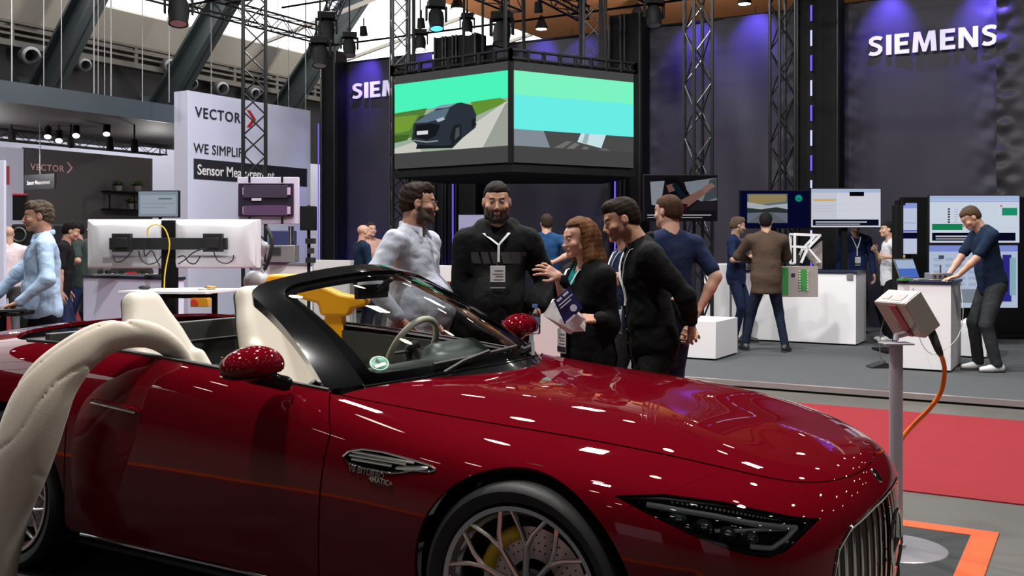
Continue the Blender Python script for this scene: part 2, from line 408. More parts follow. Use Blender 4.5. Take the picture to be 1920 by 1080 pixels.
# ================================================================ BUILDERS
def corner(cpx, d, lpx, rpx):      # plan box from its near-right corner and the columns of its left and far edges
    p = W(cpx, d); a = WY(lpx, p.y); b = WX(rpx, p.x); return a.x, p.x, p.y, b.y
def cab(name, cat, label, cpx, d, lpx, rpx, z0, z1, m=WHITE, top=None, plinth=True, group=None):
    xa, xb, ya, yb = corner(cpx, d, lpx, rpx); t = thing(name, label, cat, ((xa+xb)/2, (ya+yb)/2, z0), 0, group)
    zt = z1-(.035 if top else 0)
    MB().obox((xa, ya, z0+(.02 if plinth else 0)), (xb-xa, 0, 0), (0, yb-ya, 0), (0, 0, zt-z0-(.02 if plinth else 0))).build('body', m, t, bevel=.004, world=True)
    if plinth: MB().obox((xa+.02, ya+.02, z0), (xb-xa-.04, 0, 0), (0, yb-ya-.04, 0), (0, 0, .02)).build('plinth', BLACK, t, world=True)
    if top: MB().obox((xa-.015, ya-.015, zt), (xb-xa+.03, 0, 0), (0, yb-ya+.03, 0), (0, 0, .035)).build('worktop', top, t, bevel=.003, world=True)
    return t
def truss(name, label, a, b, w=.34, step=.34, group=None, r=.024, rz=0.0, feet=False):
    a, b = Vector(a), Vector(b); d = b-a; L = d.length; u = d/L; t = thing(name, label, 'truss', a, 0, group)
    x = Vector((math.cos(rz), math.sin(rz), 0)); x = (x-u*x.dot(u)).normalized(); y = u.cross(x)
    cs = [(x*sx+y*sy)*w/2 for sx, sy in ((-1, -1), (1, -1), (1, 1), (-1, 1))]
    for c in cs: MB().cyl(a+c, b+c, r, n=10).build('chord', TRUSS, t, world=True)
    n = max(2, int(L/step)); mb = MB()
    for f in range(4):
        c1, c2 = cs[f], cs[(f+1) % 4]
        for i in range(n):
            p = a+u*(L*i/n); q = a+u*(L*(i+1)/n); c, e = (c1, c2) if (i+f) % 2 else (c2, c1); mb.cyl(p+c, q+e, r*.45, n=6)
    mb.build('bracing', TRUSS, t, world=True)
    mb = MB()
    for p in (a+u*.03, b-u*.03):
        for f in range(4): mb.cyl(p+cs[f], p+cs[(f+1) % 4], r*.8, n=6)
    mb.build('end_frame', TRUSS, t, world=True)
    return t
def display(name, label, cpx, d, z0, z1, wpx, polys, bg_=(.5, .5, .6), yaw=0.0, thick=.05, s=1.0, bezel=.012, cat='screen', group=None, stand=None):
    """flat screen centred at column cpx, wpx wide in the photo, with a picture of flat coloured shapes in 0..1 coordinates"""
    c = W(cpx, d); w = wpx*d/FPX; h = z1-z0; t = thing(name, label, cat, (c.x, c.y, z0), TH+yaw, group)
    MB().obox((-w/2-bezel, 0, -bezel), (w+2*bezel, 0, 0), (0, thick, 0), (0, 0, h+2*bezel)).build('casing', BLACK, t, bevel=.004)
    picture('picture', polys, bg_, (-w/2, -.004, 0), (w, 0, 0), (0, 0, h), t, s)
    if stand: MB().cyl((0, thick/2+.03, .05), (0, thick/2+.03, stand-z0), .03, n=10).box((0, thick/2+.03, stand-z0+.01), (.35, .25, .02)).build('stand', BLACK, t)
    return t
def picture(name, polys, bg_, o, ex, ey, par, s=1.0):
    o, ex, ey = Vector(o), Vector(ex), Vector(ey); n = ex.cross(ey).normalized(); mats = []; mb = MB()
    def mi(c):
        k = 'display_%02x%02x%02x_%d' % (tuple(int(min(255, v*255)) for v in c)+(int(s*100),)); m = lit(k, srgb(*[v*255 for v in c]), s)
        if m not in mats: mats.append(m)
        return mats.index(m)
    mb.add([o, o+ex, o+ex+ey, o+ey], [(0, 1, 2, 3)], mi(bg_))
    for i, (c, pts) in enumerate(polys):
        off = n*(.0006*(i+1)); k = mi(c)
        if len(pts) == 4 and not hasattr(pts[0], '__len__'):
            a, b, c_, e = pts; pts = [(a, b), (c_, b), (c_, e), (a, e)]
        mb.add([o+ex*p[0]+ey*p[1]+off for p in pts], [tuple(range(len(pts)))], k)
    return mb.build(name, mats, par, smooth=None)
SI = (1, 1, 1)
# ================================================================ CURTAINS, LETTERS, BLACK TOWERS (stage back wall)
YB = 17.5
def curtain_mat(name, col):
    m = mat(name, col, .5, 0, 0, bump=.02, bs=1.6, spec=.22, stretch=(1, 1, .35)); return m
CURT = curtain_mat('dark_banner_cloth', srgb(54, 51, 61)); CURT2 = curtain_mat('wrinkled_dark_cloth', srgb(54, 52, 56))
def curtain(pa, pb, label, m=CURT, z1=5.55, amp=.03, seed=1, yb=YB, edge=.10):
    a = WY(pa, yb).x; b = WY(pb, yb).x; n = max(int((b-a)/.035), 8); mz = 110; X = np.linspace(a, b, n); Z = np.linspace(.072 if a > -9.9 else .002, z1, mz)
    XX, ZZ_ = np.meshgrid(X, Z, indexing='ij'); P = np.stack([XX, 0*XX, ZZ_], -1)
    e = np.minimum(XX-a, b-XX); edgew = np.exp(-(e/.30)**2)
    Y = yb+amp*wob(P, 2.2, seed, (1, 0, .15))+edge*.5*edgew*wob(P, 9.5, seed+3, (.7, 0, 1.1))
    V = np.stack([XX, Y, ZZ_], -1).reshape(-1, 3); i, j = np.meshgrid(np.arange(n-1), np.arange(mz-1), indexing='ij'); q = (i*mz+j).ravel()
    F = np.stack([q, q+mz, q+mz+1, q+1], 1); V2 = V+np.array([0, .012, 0]); me = np_mesh('banner', np.concatenate([V, V2]), np.concatenate([F, F[:, ::-1]+len(V)]))
    t = thing('fabric_banner', label, 'banner', ((a+b)/2, yb, 0)); mesh_obj('cloth', me, m, t, 180, 0, True)
    MB().cyl((a, yb+.02, z1), (b, yb+.02, z1), .03, n=8).build('top_rail', BLACK, t, world=True)
    return t, a, b
curtain(630, 812, 'dark stage banner at the left with the partly hidden white letters', seed=1)
curtain(880, 1150, 'dark stage banner seen behind and under the hanging screen cube', seed=2)
curtain(1203, 1492, 'plain dark stage banner between the hanging screen cube and the black light column', seed=3, amp=.05)
curtain(1575, 1872, 'large dark stage banner with the complete white lettering at the right', seed=4)
curtain(1868, 1990, 'crumpled dark cloth at the right edge beside the lettered banner', CURT2, seed=5, yb=17.3, amp=.12, edge=.3)
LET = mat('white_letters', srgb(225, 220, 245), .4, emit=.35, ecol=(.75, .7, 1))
def brand(px0, px1, ytop, ybot, label, bold=.0045):
    a, b = WY(px0, YB-.08), WY(px1, YB-.08); z = (ZZ(ybot, dep(a))); h = (ybot-ytop)*dep(a)/FPX
    t = thing('banner_lettering', label, 'lettering', (a.x, a.y, z)); G = dict(I=(.22, [(0, 0), (.22, 0), (.22, 1), (0, 1)]), E=(.60, [(0, 0), (.60, 0), (.60, .19), (.21, .19), (.21, .41), (.54, .41), (.54, .59), (.21, .59), (.21, .81), (.59, .81), (.59, 1), (0, 1)]),
        M=(.98, [(0, 0), (.06, 1), (.32, 1), (.49, .36), (.66, 1), (.92, 1), (.98, 0), (.76, 0), (.73, .66), (.56, 0), (.42, 0), (.25, .66), (.22, 0)]), N=(.76, [(0, 0), (0, 1), (.24, 1), (.56, .38), (.56, 1), (.76, 1), (.76, 0), (.53, 0), (.20, .62), (.20, 0)]))
    x = 0; tot = .62*2+.22+.60*2+.98+.76+6*.13; sx = (b.x-a.x)/tot
    for ch in 'SIEMENS':
        mb = MB()
        if ch == 'S':
            cl_ = [(.56, .83), (.47, .885), (.34, .91), (.21, .89), (.12, .81), (.11, .70), (.17, .61), (.30, .545), (.42, .475), (.50, .39), (.50, .26), (.43, .15), (.30, .095), (.17, .10), (.05, .155)]; wd = .09; L_, R_ = [], []
            for i, p in enumerate(cl_):
                q0, q1 = cl_[max(i-1, 0)], cl_[min(i+1, len(cl_)-1)]; tx, ty = q1[0]-q0[0], q1[1]-q0[1]; n = math.hypot(tx, ty); wx, wy = -ty/n*wd, tx/n*wd; L_.append((p[0]+wx, p[1]+wy)); R_.append((p[0]-wx, p[1]-wy))
            for i in range(len(cl_)-1): mb.prism([L_[i], L_[i+1], R_[i+1], R_[i]], (x*sx, 0, 0), (sx, 0, 0), (0, 0, h), (0, .03, 0))
            w = .62
        else: w, o_ = G[ch]; mb.prism(o_, (x*sx, 0, 0), (sx, 0, 0), (0, 0, h), (0, .03, 0))
        mb.build('letter', LET, t, smooth=None); x += w+.13
    return t
brand(1628, 1871, 69, 106, 'complete white company lettering on the right stage banner')
brand(660, 825, 157, 186, 'white company lettering on the left banner, partly behind the truss')
# dark back behind the banners
o = slab('stage_back_panel', WY(600, YB+.9).x, WY(2000, YB+.9).x, YB+.9, YB+1.0, 0.07, 5.5, mat('navy_back_panel', srgb(14, 14, 34), .7), 'dark navy panel behind the stage banners', 'panel')
def tower(pa, pb, label, y=YB-.5, z1=5.75, dpt=.35, strip=None, scol=(.35, .3, 1), dash=False, truss_in=True):
    a, b = WY(pa, y).x, WY(pb, y).x; zf = .07 if a > -9.9 else 0; t = thing('light_tower', label, 'tower', ((a+b)/2, y, zf))
    MB().obox((a, y+.04, zf), (b-a, 0, 0), (0, dpt, 0), (0, 0, z1-zf)).build('tower_cover', BLACK, t, bevel=.01, world=True)
    for x in (a+.03, b-.03): MB().cyl((x, y, .07), (x, y, z1), .026, n=10).build('tower_pole', TRUSS, t, world=True)
    if strip:
        x = WY(strip, y-.03).x
        if dash:
            for i, z in enumerate(np.arange(.6, z1-.6, .42)): MB().cyl((x, y-.03, z), (x, y-.03, z+.26), .016, n=8).build('light_tube', lit('tube_white' if i % 2 == 0 else 'tube_violet', (.55, .55, 1) if i % 2 == 0 else (.16, .1, .9), 1.6), t, world=True)
        else: MB().cyl((x, y-.03, .3), (x, y-.03, z1-1.6), .014, n=8).build('light_strip', lit('strip_violet', (.2, .15, 1), 1.2), t, world=True)
    return t
tower(601, 629, 'black light tower with violet strip at the left end of the stage', strip=597)
tower(813, 832, 'narrow black tower just right of the left stage banner, behind the screen cube')
tower(833, 851, 'slim navy light tower behind the man with glasses and the screen cube', strip=849)
tower(853, 893, 'wide black tower behind the bearded man, left of the middle banner')
tower(1140, 1166, 'black light tower under the right corner of the screen cube, with violet strip', strip=1153)
tower(1168, 1202, 'black tower left of the plain stage banner, right of the screen cube')
tower(1492, 1574, 'wide black light column with a dashed line of light tubes', strip=1521, dash=True, z1=6.2)
# violet wash lights on the banners
wl = 0
for px, pw, aim in ((682, 190, 683), (790, 100, 792), (1010, 120, 1010), (1092, 120, 1092), (1300, 150, 1300), (1412, 190, 1412), (1665, 190, 1665), (1852, 240, 1850)):
    a = WY(px, YB-.55, 5.95); c = WY(aim, YB+.02, 4.95); spot('wash_light', a, c, pw*4.5, (.16, .10, 1.0), 62, 1.0, .05)
    t = thing('wash_lamp', 'small black wash lamp above the stage banners throwing violet light', 'lamp', a, 0, 'wash lamps above the banners')
    MB().cyl((0, .0, .02), (0, -.02, .22), .09, .07, 16).cyl((0, 0, .2), (0, 0, .4), .015, n=6).build('lamp_body', BLACK, t)
for px in (672, 840, 1150):
    a = WY(px, YB-.9, .12); spot('floor_wash', a, WY(px, YB, 1.3), 160, (.10, .07, 1.0), 80, .9, .05); t = thing('floor_uplight', 'small black uplight on the stage floor throwing blue light', 'lamp', (a.x, a.y, .07 if a.x > -9.9 else 0), 0, 'blue uplights at the stage back wall'); MB().box((0, -.04, .03), (.16, .12, .05)).build('lamp_body', BLACK, t, bevel=.005)
# ================================================================ OVERHEAD TRUSSES AND COLUMNS
T = W(477, 14.2); truss('truss_column', 'tall black truss column at the left in front of the white wall', (T.x, T.y, 0), (T.x, T.y, 7.6), w=.31, rz=TH+.25, step=.30, r=.026)
T2 = W(750, 16.6); truss('truss_column', 'black truss column left of the hanging screen cube', (T2.x, T2.y, .07), (T2.x, T2.y, 6.4), w=.27, step=.28, rz=TH+.25)
T3 = W(1309, 13.4); truss('truss_column', 'black truss column standing behind the white pedestal and the car-interior screen', (T3.x, T3.y, .07), (T3.x, T3.y, 7.2), w=.27, rz=TH+.3, step=.34, r=.026)
T4 = W(1467, 15.9); truss('truss_column', 'black truss column between the plain banner and the light column', (T4.x, T4.y, .07), (T4.x, T4.y, 7.2), w=.28, rz=TH+.3, step=.36, r=.026)
T5 = W(1110, 16.9); truss('truss_column', 'slim black truss above the right face of the hanging screen cube', (T5.x, T5.y, 4.3), (T5.x, T5.y, 6.5), w=.30, step=.3, rz=TH)
xa, xb = WY(600, YB-.5).x, WY(1480, YB-.5).x
def hb_(a, b, lab, w=.30): truss('overhead_truss', lab, a, b, w=w, step=.32, r=.022, rz=0)
hb_((xa, 16.95, 5.85), (xb+4.5, 16.95, 5.85), 'long black overhead truss along the tops of the stage banners')
hb_((xa, 14.2, 6.25), (xb+1.5, 14.2, 6.25), 'overhead truss crossing above the screen cube near the top of the picture')
hb_((xa, 15.8, 6.5), (xb+1.5, 15.8, 6.5), 'second overhead truss parallel to the one above the stage banners')
hb_((xa+.1, 11.6, 6.1), (xa+.1, 17.2, 6.1), 'overhead truss end frame above the left light tower')
hb_((T2.x, 11.5, 6.25), (T2.x, 17.2, 6.25), 'overhead truss running back above the slim truss column beside the cube')
hb_((T2.x+3, 12.8, 6.05), (T2.x+3, 17.2, 6.05), 'overhead truss running back above the middle of the screen cube')
hb_((-4.6, 12.8, 6.05), (-4.6, 17.2, 6.05), 'overhead truss running back over the plain stage banner')
hb_((xa, 13.0, 5.95), (xb+1.5, 13.0, 5.95), 'front overhead truss of the rig just above the screen cube', .26)
hb_((T2.x+1.5, 12.9, 6.1), (T2.x+1.5, 17.2, 5.9), 'overhead truss running back left of the middle of the screen cube', .24)
hb_((xa, 17.0, 6.0), (T2.x+.5, 11.9, 6.35), 'diagonal black overhead truss at the left of the rig', .24)
# moving head lamps
mh = thing('moving_light', '', 'lamp', (0, 0, 0), 0, 'moving stage lamps on the rig')
MB().box((0, 0, .0), (.30, .22, .12)).cyl((0, 0, .06), (0, 0, .16), .03).build('lamp_base', BLACK, mh, bevel=.01)
MB().obox((-.19, -.05, -.30), (.03, 0, 0), (0, .1, 0), (0, 0, .26)).obox((.16, -.05, -.30), (.03, 0, 0), (0, .1, 0), (0, 0, .26)).obox((-.19, -.05, -.08), (.38, 0, 0), (0, .1, 0), (0, 0, .03)).build('yoke', BLACK, mh, bevel=.008)
hd = MB().lathe([(0, .20), (.09, .19), (.13, .12), (.14, 0), (.125, -.14), (.13, -.18), (.115, -.18)], (0, 0, -.27), (0, .25, 1), 24).build('lamp_head', BLACK, mh)
ln = MB().lathe([(0, -.172), (.112, -.172)], (0, 0, -.27), (0, .25, 1), 24).build('lens', mat('pale_lens', (.55, .6, .66), .15, .2, .5), hd)
first = True; heads = []
for (px, py, d, sc, cyan, lab) in ((335, -16, 12.6, .95, 0, 'large black moving lamp hanging at the top left between the first two girders'),
        (612, 30, 17.2, 1.0, 0, 'black moving lamp on the left end of the rig, upper one'), (600, 76, 16.2, .95, 0, 'moving lamp with pale lens above the left light tower'), (655, 66, 17.0, .8, 0, 'small moving lamp above the left lettered banner'),
        (818, 8, 16.6, .95, 1, 'moving lamp glowing cyan above the left face of the screen cube'), (941, 30, 17.6, 1.15, 0, 'black moving lamp above the corner of the screen cube'), (1226, 2, 16.6, .95, 0, 'black moving lamp above the left part of the plain banner'), (876, 30, 19.5, .8, 2, 'small bright lamp over the left face of the screen cube'), (788, 60, 19.5, .8, 2, 'small bright lamp just right of the slim truss beside the cube')):
    p = W(px, d); o = mh if first else copy_tree(mh); first = False
    o.location = (p.x, p.y, ZZ(py, d)); o.scale = (sc,)*3; o.rotation_euler = (0, 0, TH+.3*math.sin(px)); o['label'] = lab
    heads.append((o, max(.45, (6.3 if px != 335 else 10.1)-o.location.z)/sc))
    if cyan:
        for ch in o.children:
            if ch.name.startswith('lamp_head'):
                for g in ch.children: g.data = g.data.copy(); g.data.materials[0] = lit('lens_cyan', (.1, .65, 1), 2.2) if cyan == 1 else lit('lens_warm', (1, .95, .85), 6)
for o, L_h in heads: MB().cyl((0, 0, .05), (0, 0, L_h), .016, n=8).build('clamp', BLACK, o)
# ================================================================ HANGING SCREEN CUBE
def cam(r, d): return Vector((r*CT-d*ST, r*ST+d*CT, 0))
dn = 14.5; N_, L_, R_ = cam((958-960)*dn/FPX, dn), cam(-1.865, 15.88), cam(1.905, 15.66); BL, BR = cam(-1.17, 17.5), cam(1.57, 17.5)
zc0, zc1 = CAMH+150*dn/FPX, CAMH+340*dn/FPX
cube = thing('screen_cube', 'large hanging cube of video screens with green and car pictures', 'screen', (N_+BL+BR+L_+R_)/5+Vector((0, 0, zc0)))
pl = [N_, R_, BR, BL, L_]; cc = sum(pl, Vector())/5
mb = MB(); q = [cc+(p-cc)*.985 for p in pl]; mb.prism([(p.x, p.y) for p in q], (0, 0, zc0-.05), (1, 0, 0), (0, 1, 0), (0, 0, zc1-zc0+.10)); mb.build('screen_box', BLACK, cube, world=True)
mb = MB(); q = [cc+(p-cc)*1.02 for p in pl]; mb.prism([(p.x, p.y) for p in q], (0, 0, zc0-.14), (1, 0, 0), (0, 1, 0), (0, 0, .10)); mb.build('bottom_frame', BLACK, cube, world=True)
mb = MB()
for a, b in zip(q, q[1:]+q[:1]):
    for z in (zc1+.04, zc1+.16): mb.cyl(a+Vector((0, 0, z)), b+Vector((0, 0, z)), .022, n=6)
    for k in range(9): p = a.lerp(b, k/8); mb.box(p+Vector((0, 0, zc1+.09)), (.05, .05, .17))
mb.build('top_frame', BLACK, cube, world=True)
Up = Vector((0, 0, 1))
MB().cyl(N_+Up*(zc0-.02), N_+Up*(zc1+.02), .045, n=4).build('corner_post', BLACK, cube, world=True)
GD = (.28, .28, .28)
leftp = [((.30, .98, .75), [0, .60, 1, .91]), ((.62, .70, .62), [(0, .165), (1, .165), (1, .64), (0, .60)]),
 ((.34, .50, .22), [(0, .30), (.18, .33), (.30, .62), (0, .60)]), ((.46, .62, .22), [(.0, .38), (.14, .40), (.22, .56), (0, .56)]), ((.26, .40, .16), [(0, .28), (.12, .30), (.14, .36), (0, .36)]),
 ((.40, .58, .20), [(.70, .48), (.98, .60), (.92, .645), (.68, .635)]), ((.80, .80, .76), [(0, .165), (.25, .165), (.20, .28), (0, .22)]), ((.82, .82, .79), [(.52, .165), (.78, .165), (1, .60), (.96, .60), (.72, .42)]), ((.62, .64, .60), [(.78, .165), (1, .165), (1, .60), (.96, .58)]),
 ((.10, .11, .13), [(.20, .20), (.52, .18), (.73, .40), (.70, .46), (.40, .40), (.22, .28)]),
 ((.17, .20, .24), [(.16, .30), (.18, .47), (.24, .535), (.34, .57), (.42, .63), (.60, .64), (.69, .60), (.725, .50), (.72, .37), (.54, .215), (.45, .21), (.22, .24)]),
 ((.36, .44, .50), [(.18, .475), (.34, .58), (.50, .60), (.46, .50), (.30, .47)]), ((.52, .62, .70), [(.34, .60), (.42, .635), (.56, .635), (.50, .605)]), ((.09, .10, .12), [(.185, .33), (.20, .45), (.34, .455), (.42, .43), (.38, .32), (.30, .285)]),
 ((.55, .58, .60), [(.17, .29), (.30, .255), (.40, .26), (.40, .275), (.30, .27), (.18, .30)]), ((.86, .88, .88), [.21, .345, .31, .385]), ((.12, .13, .15), [(.52, .21), (.60, .27), (.60, .42), (.54, .42), (.50, .30)]), ((.30, .32, .34), [(.545, .26), (.585, .30), (.585, .39), (.555, .38)]), ((.12, .13, .15), [(.685, .36), (.72, .40), (.72, .47), (.69, .46)]), ((.70, .74, .78), [(.40, .46), (.46, .48), (.45, .51), (.38, .49)])]
rightp = [((.50, .98, .78), [0, .645, 1, .91]), ((.42, .95, .92), [(0, .33), (1, .33), (1, .68), (0, .67)]), ((.30, .30, .30), [0, .165, 1, .33]), ((.52, .56, .60), [(0, .165), (.30, .165), (.25, .33), (0, .33)]),
 ((.80, .90, .92), [(.52, .24), (.72, .19), (.76, .33), (.55, .33)]), ((.62, .70, .72), [(.56, .235), (.60, .225), (.62, .33), (.585, .33)]), ((.44, .44, .43), [(.33, .165), (.40, .165), (.48, .24), (.43, .24)]), ((.46, .46, .44), [(.43, .165), (.49, .165), (.54, .22), (.50, .23)]), ((.42, .42, .40), [(.55, .165), (.60, .165), (.62, .19), (.58, .20)]), ((.40, .40, .40), [(.70, .165), (.80, .165), (.76, .19), (.72, .19)])]
def face(a, b, polys):
    nn = (b-a).normalized().cross(Up); a, b = a+nn*.01, b+nn*.01
    picture('screen_face', polys, GD, a+Up*zc0, b-a, Up*(zc1-zc0), cube, 1.2).data.transform(world_inv(cube))
face(L_, N_, leftp); face(N_, R_, rightp)
for i, (r, d) in enumerate(((-1.6, 16.2), (-.1, 15.0), (1.5, 16), (.2, 17.0))):
    p = cam(r, d); MB().cyl(p+Up*(zc1+.05), p+Up*6.2, .03, n=8).build('hanger', BLACK, cube, world=True)
for i, px in enumerate((870, 905, 1088, 1125)):
    p = W(px, 16.4); MB().cyl(p+Up*(zc1+.1), p+Up*6.4, .022, n=8).build('hanger', BLACK, cube, world=True)
# ================================================================ LEFT: WHITE COMPANY WALL
XV = -15.5; ya, yb_ = 13.7, 17.25; zt = 4.5
wv = thing('booth_wall', 'tall white booth wall with black lettering at the left', 'wall', (XV-.2, (ya+yb_)/2, 0))
LAV = mat('white_booth_wall', srgb(212, 216, 238), .6)
MB().obox((XV-.4, ya, 0), (.4, 0, 0), (0, yb_-ya, 0), (0, 0, zt)).build('wall_body', LAV, wv, bevel=.004, world=True)
INK = mat('dark_lettering', srgb(40, 40, 48), .5); REDI = mat('red_mark', srgb(190, 40, 50), .5)
def xtext(px, py, capx, txt, m, par, name, X=XV+.012, bold=.0, xs=1, sp=1.0):
    p = WX(px, X); d = dep(p); return text_obj(name, txt, capx*d/FPX/.72, m, (X, p.y, ZZ(py, d)), (0, 1, 0), (0, 0, 1), par, bold=bold, depth=.01, world=True, xs=xs, spacing=sp)
xtext(366, 219, 20, 'VECTOR', INK, wv, 'wall_lettering', bold=.003, sp=1.14, xs=.98)
p = WX(462, XV); d = dep(p); zc_ = ZZ(222, d); s_ = d/FPX; mb = MB()
def chev(mb, X, y, z, w, h, t):   # chevron > in the Y-Z plane
    pts = [(0, h), (t, h), (w, 0), (t, -h), (0, -h), (w-t, 0)]; mb.prism([(a, b) for a, b in pts[:3]]+[(w-t, 0)], (X, y, z), (0, 1, 0), (0, 0, 1), (.012, 0, 0)); mb.prism([(0, -h), (w-t, 0), (w, 0), (t, -h)], (X, y, z), (0, 1, 0), (0, 0, 1), (.012, 0, 0))
chev(mb, XV, p.y, zc_, .27, .18, .10); mb.build('chevron_mark', REDI, wv, world=True)
xtext(363, 286, 19, 'WE SIMPLIFY', INK, wv, 'wall_lettering', bold=0, xs=.90, sp=1.04)
a, b = WX(363, XV), WX(575, XV); zb0, zb1 = ZZ(335, dep(a)), ZZ(297, dep(a))
MB().obox((XV, a.y, zb0), (.012, 0, 0), (0, b.y-a.y, 0), (0, 0, zb1-zb0)).build('lettering_band', INK, wv, world=True)
xtext(370, 327, 20, 'Sensor Measurement', mat('white_print', (.85, .85, .88), .5), wv, 'wall_lettering', X=XV+.022, bold=.003, xs=.85)
# canopy with spots
cn = thing('booth_canopy', 'dark slate ring canopy hanging at the upper left', 'canopy', (-18.5, 11, 3.87))
MB().obox((-15.96, 6.5, 3.87), (.06, 0, 0), (0, 7.2, 0), (0, 0, .36)).build('fascia', mat('slate_fascia', srgb(64, 74, 82), .5), cn, world=True)
MB().obox((-21.6, 6.5, 3.92), (5.6, 0, 0), (0, 10.5, 0), (0, 0, .2)).build('canopy_soffit', mat('dark_soffit', srgb(60, 58, 60), .7), cn, world=True)
truss('overhead_truss', 'black lighting truss under the slate canopy at the left', (-19.5, 7, 3.72), (-19.5, 16.5, 3.72), w=.22, step=.3, r=.018)
for px, py, on, lab in ((22, 253, 0, 'black spotlight under the canopy at the left edge'), (90, 248, 1, 'lit spotlight under the canopy, second from the left'), (111, 255, 1, 'lit spotlight under the canopy left of the brightest one'), (143, 246, 2, 'brightest spotlight under the slate canopy'), (133, 265, 0, 'small dark spotlight hanging under the brightest one'), (200, 243, 1, 'tilted lit spotlight right of the brightest one'), (206, 269, 0, 'small dark spotlight below the tilted lit one'), (252, 273, 0, 'rightmost dark spotlight under the canopy')):
    d = 20.5; q = W(px, d, ZZ(py, d)); t = thing('canopy_spotlight', lab, 'spotlight', q, 0, 'spotlights under the canopy'); a = Vector((.5, -.4, -.8)) if on else Vector((0.1, 0, -1))
    MB().lathe([(0, -.13), (.07, -.12), (.075, .12), (.06, .13)], (0, 0, 0), a, 16).cyl((0, 0, 0), (0, 0, max(.05, 3.93-q.z)), .018, n=6).build('lamp_body', BLACK, t)
    if on: MB().lathe([(0, .131), (.068, .131)], (0, 0, 0), a, 16).build('lamp_face', lit('spot_white%d' % on, (1, 1, 1), 4 if on == 1 else 14), t)
# hanging cables
for i, px in enumerate((22, 82, 115, 176, 184, 196, 208, 267, 317, 396, 521, 541, 573)):
    q = W(px, 19.2 if px < 330 else 24.5); MB().cyl((q.x, q.y, 4.2 if px < 330 else 4.2), (q.x, q.y, 10.1), .009 if i % 3 else .014, n=6).build('hanging_cable', GREYM)
    o = bpy.context.scene.objects[-1] if False else COL.objects[-1]; tag(o, 'thin grey suspension cable hanging from the roof at the left', 'cable', 'suspension cables')
# dark booth behind
dk = thing('booth_wall', 'dark grey booth wall with pale lettering at the far left', 'wall', (-21, 15.6, 0)); DG = mat('dark_grey_booth', srgb(78, 74, 76), .7)
MB().obox((-21.1, 13.85, 0), (.1, 0, 0), (0, 3.55, 0), (0, 0, 3.65)).build('wall_body', DG, dk, world=True)
PINK = mat('rose_lettering', srgb(214, 170, 170), .5)
xtext(57, 318, 12, 'VECTOR', PINK, dk, 'wall_lettering', X=-20.98, bold=.004, sp=1.15)
mb = MB(); q = WX(124, -21); chev(mb, -21, q.y, ZZ(314, dep(q)), .17, .13, .05); mb.build('chevron_mark', PINK, dk, world=True)
wl_ = thing('booth_wall', 'white booth wall at the left edge with a red square', 'wall', (-21, 12, 0))
MB().obox((-21.2, 10, 0), (.2, 0, 0), (0, 3.83, 0), (0, 0, 3.62)).build('wall_body', LAV, wl_, world=True)
a, b = WX(-12, -21), WX(17, -21); MB().obox((-21, a.y, ZZ(345, dep(a))), (.015, 0, 0), (0, b.y-a.y, 0), (0, 0, .42)).build('red_square', REDI, wl_, world=True)
bk_ = slab('booth_wall', -24.3, -24.2, 12, 30, 0, 4.3, LAV, 'pale booth wall behind the dark booth', 'wall')
sg = W(75, 20.0); t = thing('hanging_sign', 'small dark hanging sign with white words at the left', 'sign', (sg.x, sg.y, ZZ(355, 20)), TH-.55)
MB().box((0, 0, .15), (1.0, .04, .30)).build('board', mat('sign_navy', srgb(34, 38, 50), .5), t); text_obj('sign_lettering', 'Sensor Measurement', .115, mat('white_print'), (-.40, -.024, .10), (1, 0, 0), (0, 0, 1), t, bold=.002, depth=.004, world=False, xs=.78)
MB().cyl((0, 0, .3), (0, 0, 2.1), .01, n=6).build('sign_cable', GREYM, t)
# shelf with plants
q = WX(245, -20.7); t = thing('wall_shelf', 'black frame shelf on the dark booth wall', 'shelf', (-20.8, q.y, 0)); y0, y1 = WX(199, -20.8).y, WX(290, -20.8).y; d = dep(q)
mb = MB()
for z in (ZZ(361, d), ZZ(394, d)): mb.obox((-21, y0, z), (.35, 0, 0), (0, y1-y0, 0), (0, 0, .025))
for y in (y0, (y0+y1)/2, y1-.03): mb.obox((-20.7, y, ZZ(394, d)), (.025, 0, 0), (0, .025, 0), (0, 0, .47))
mb.build('shelf_frame', BLACK, t, world=True)
LEAF = mat('plant_leaf', srgb(70, 92, 40), .6, var=.3, vs=20)
for px, py, lab in ((222, 361, 'small potted plant on the left of the black shelf'), (258, 361, 'bushier potted plant on the right of the black shelf'), (247, 394, 'trailing potted plant on the lower board of the shelf')):
    q = WX(px, -20.8); z = ZZ(py, dep(q))+.025; t = thing('potted_plant', lab, 'plant', (q.x, q.y, z)); MB().lathe([(0, 0), (.07, 0), (.09, .14), (.08, .14), (0, .12)], n=16).build('pot', mat('grey_pot', srgb(120, 116, 112), .6), t)
    mb = MB(); r_ = random.Random(px)
    for k in range(70):
        a = r_.uniform(0, 6.28); e = r_.uniform(.1, 1.5); L = r_.uniform(.08, .20); v = Vector((math.cos(a)*math.cos(e), math.sin(a)*math.cos(e), math.sin(e)))*L; s2 = v.cross(Up); s2 = s2.normalized()*.028 if s2.length > 1e-4 else Vector((.03, 0, 0)); o = Vector((0, 0, .13)); md = o+v*.6+Up*.02
        mb.add([o, md+s2, o+v, md-s2], [(0, 1, 2, 3)])
    mb.build('leaves', LEAF, t)
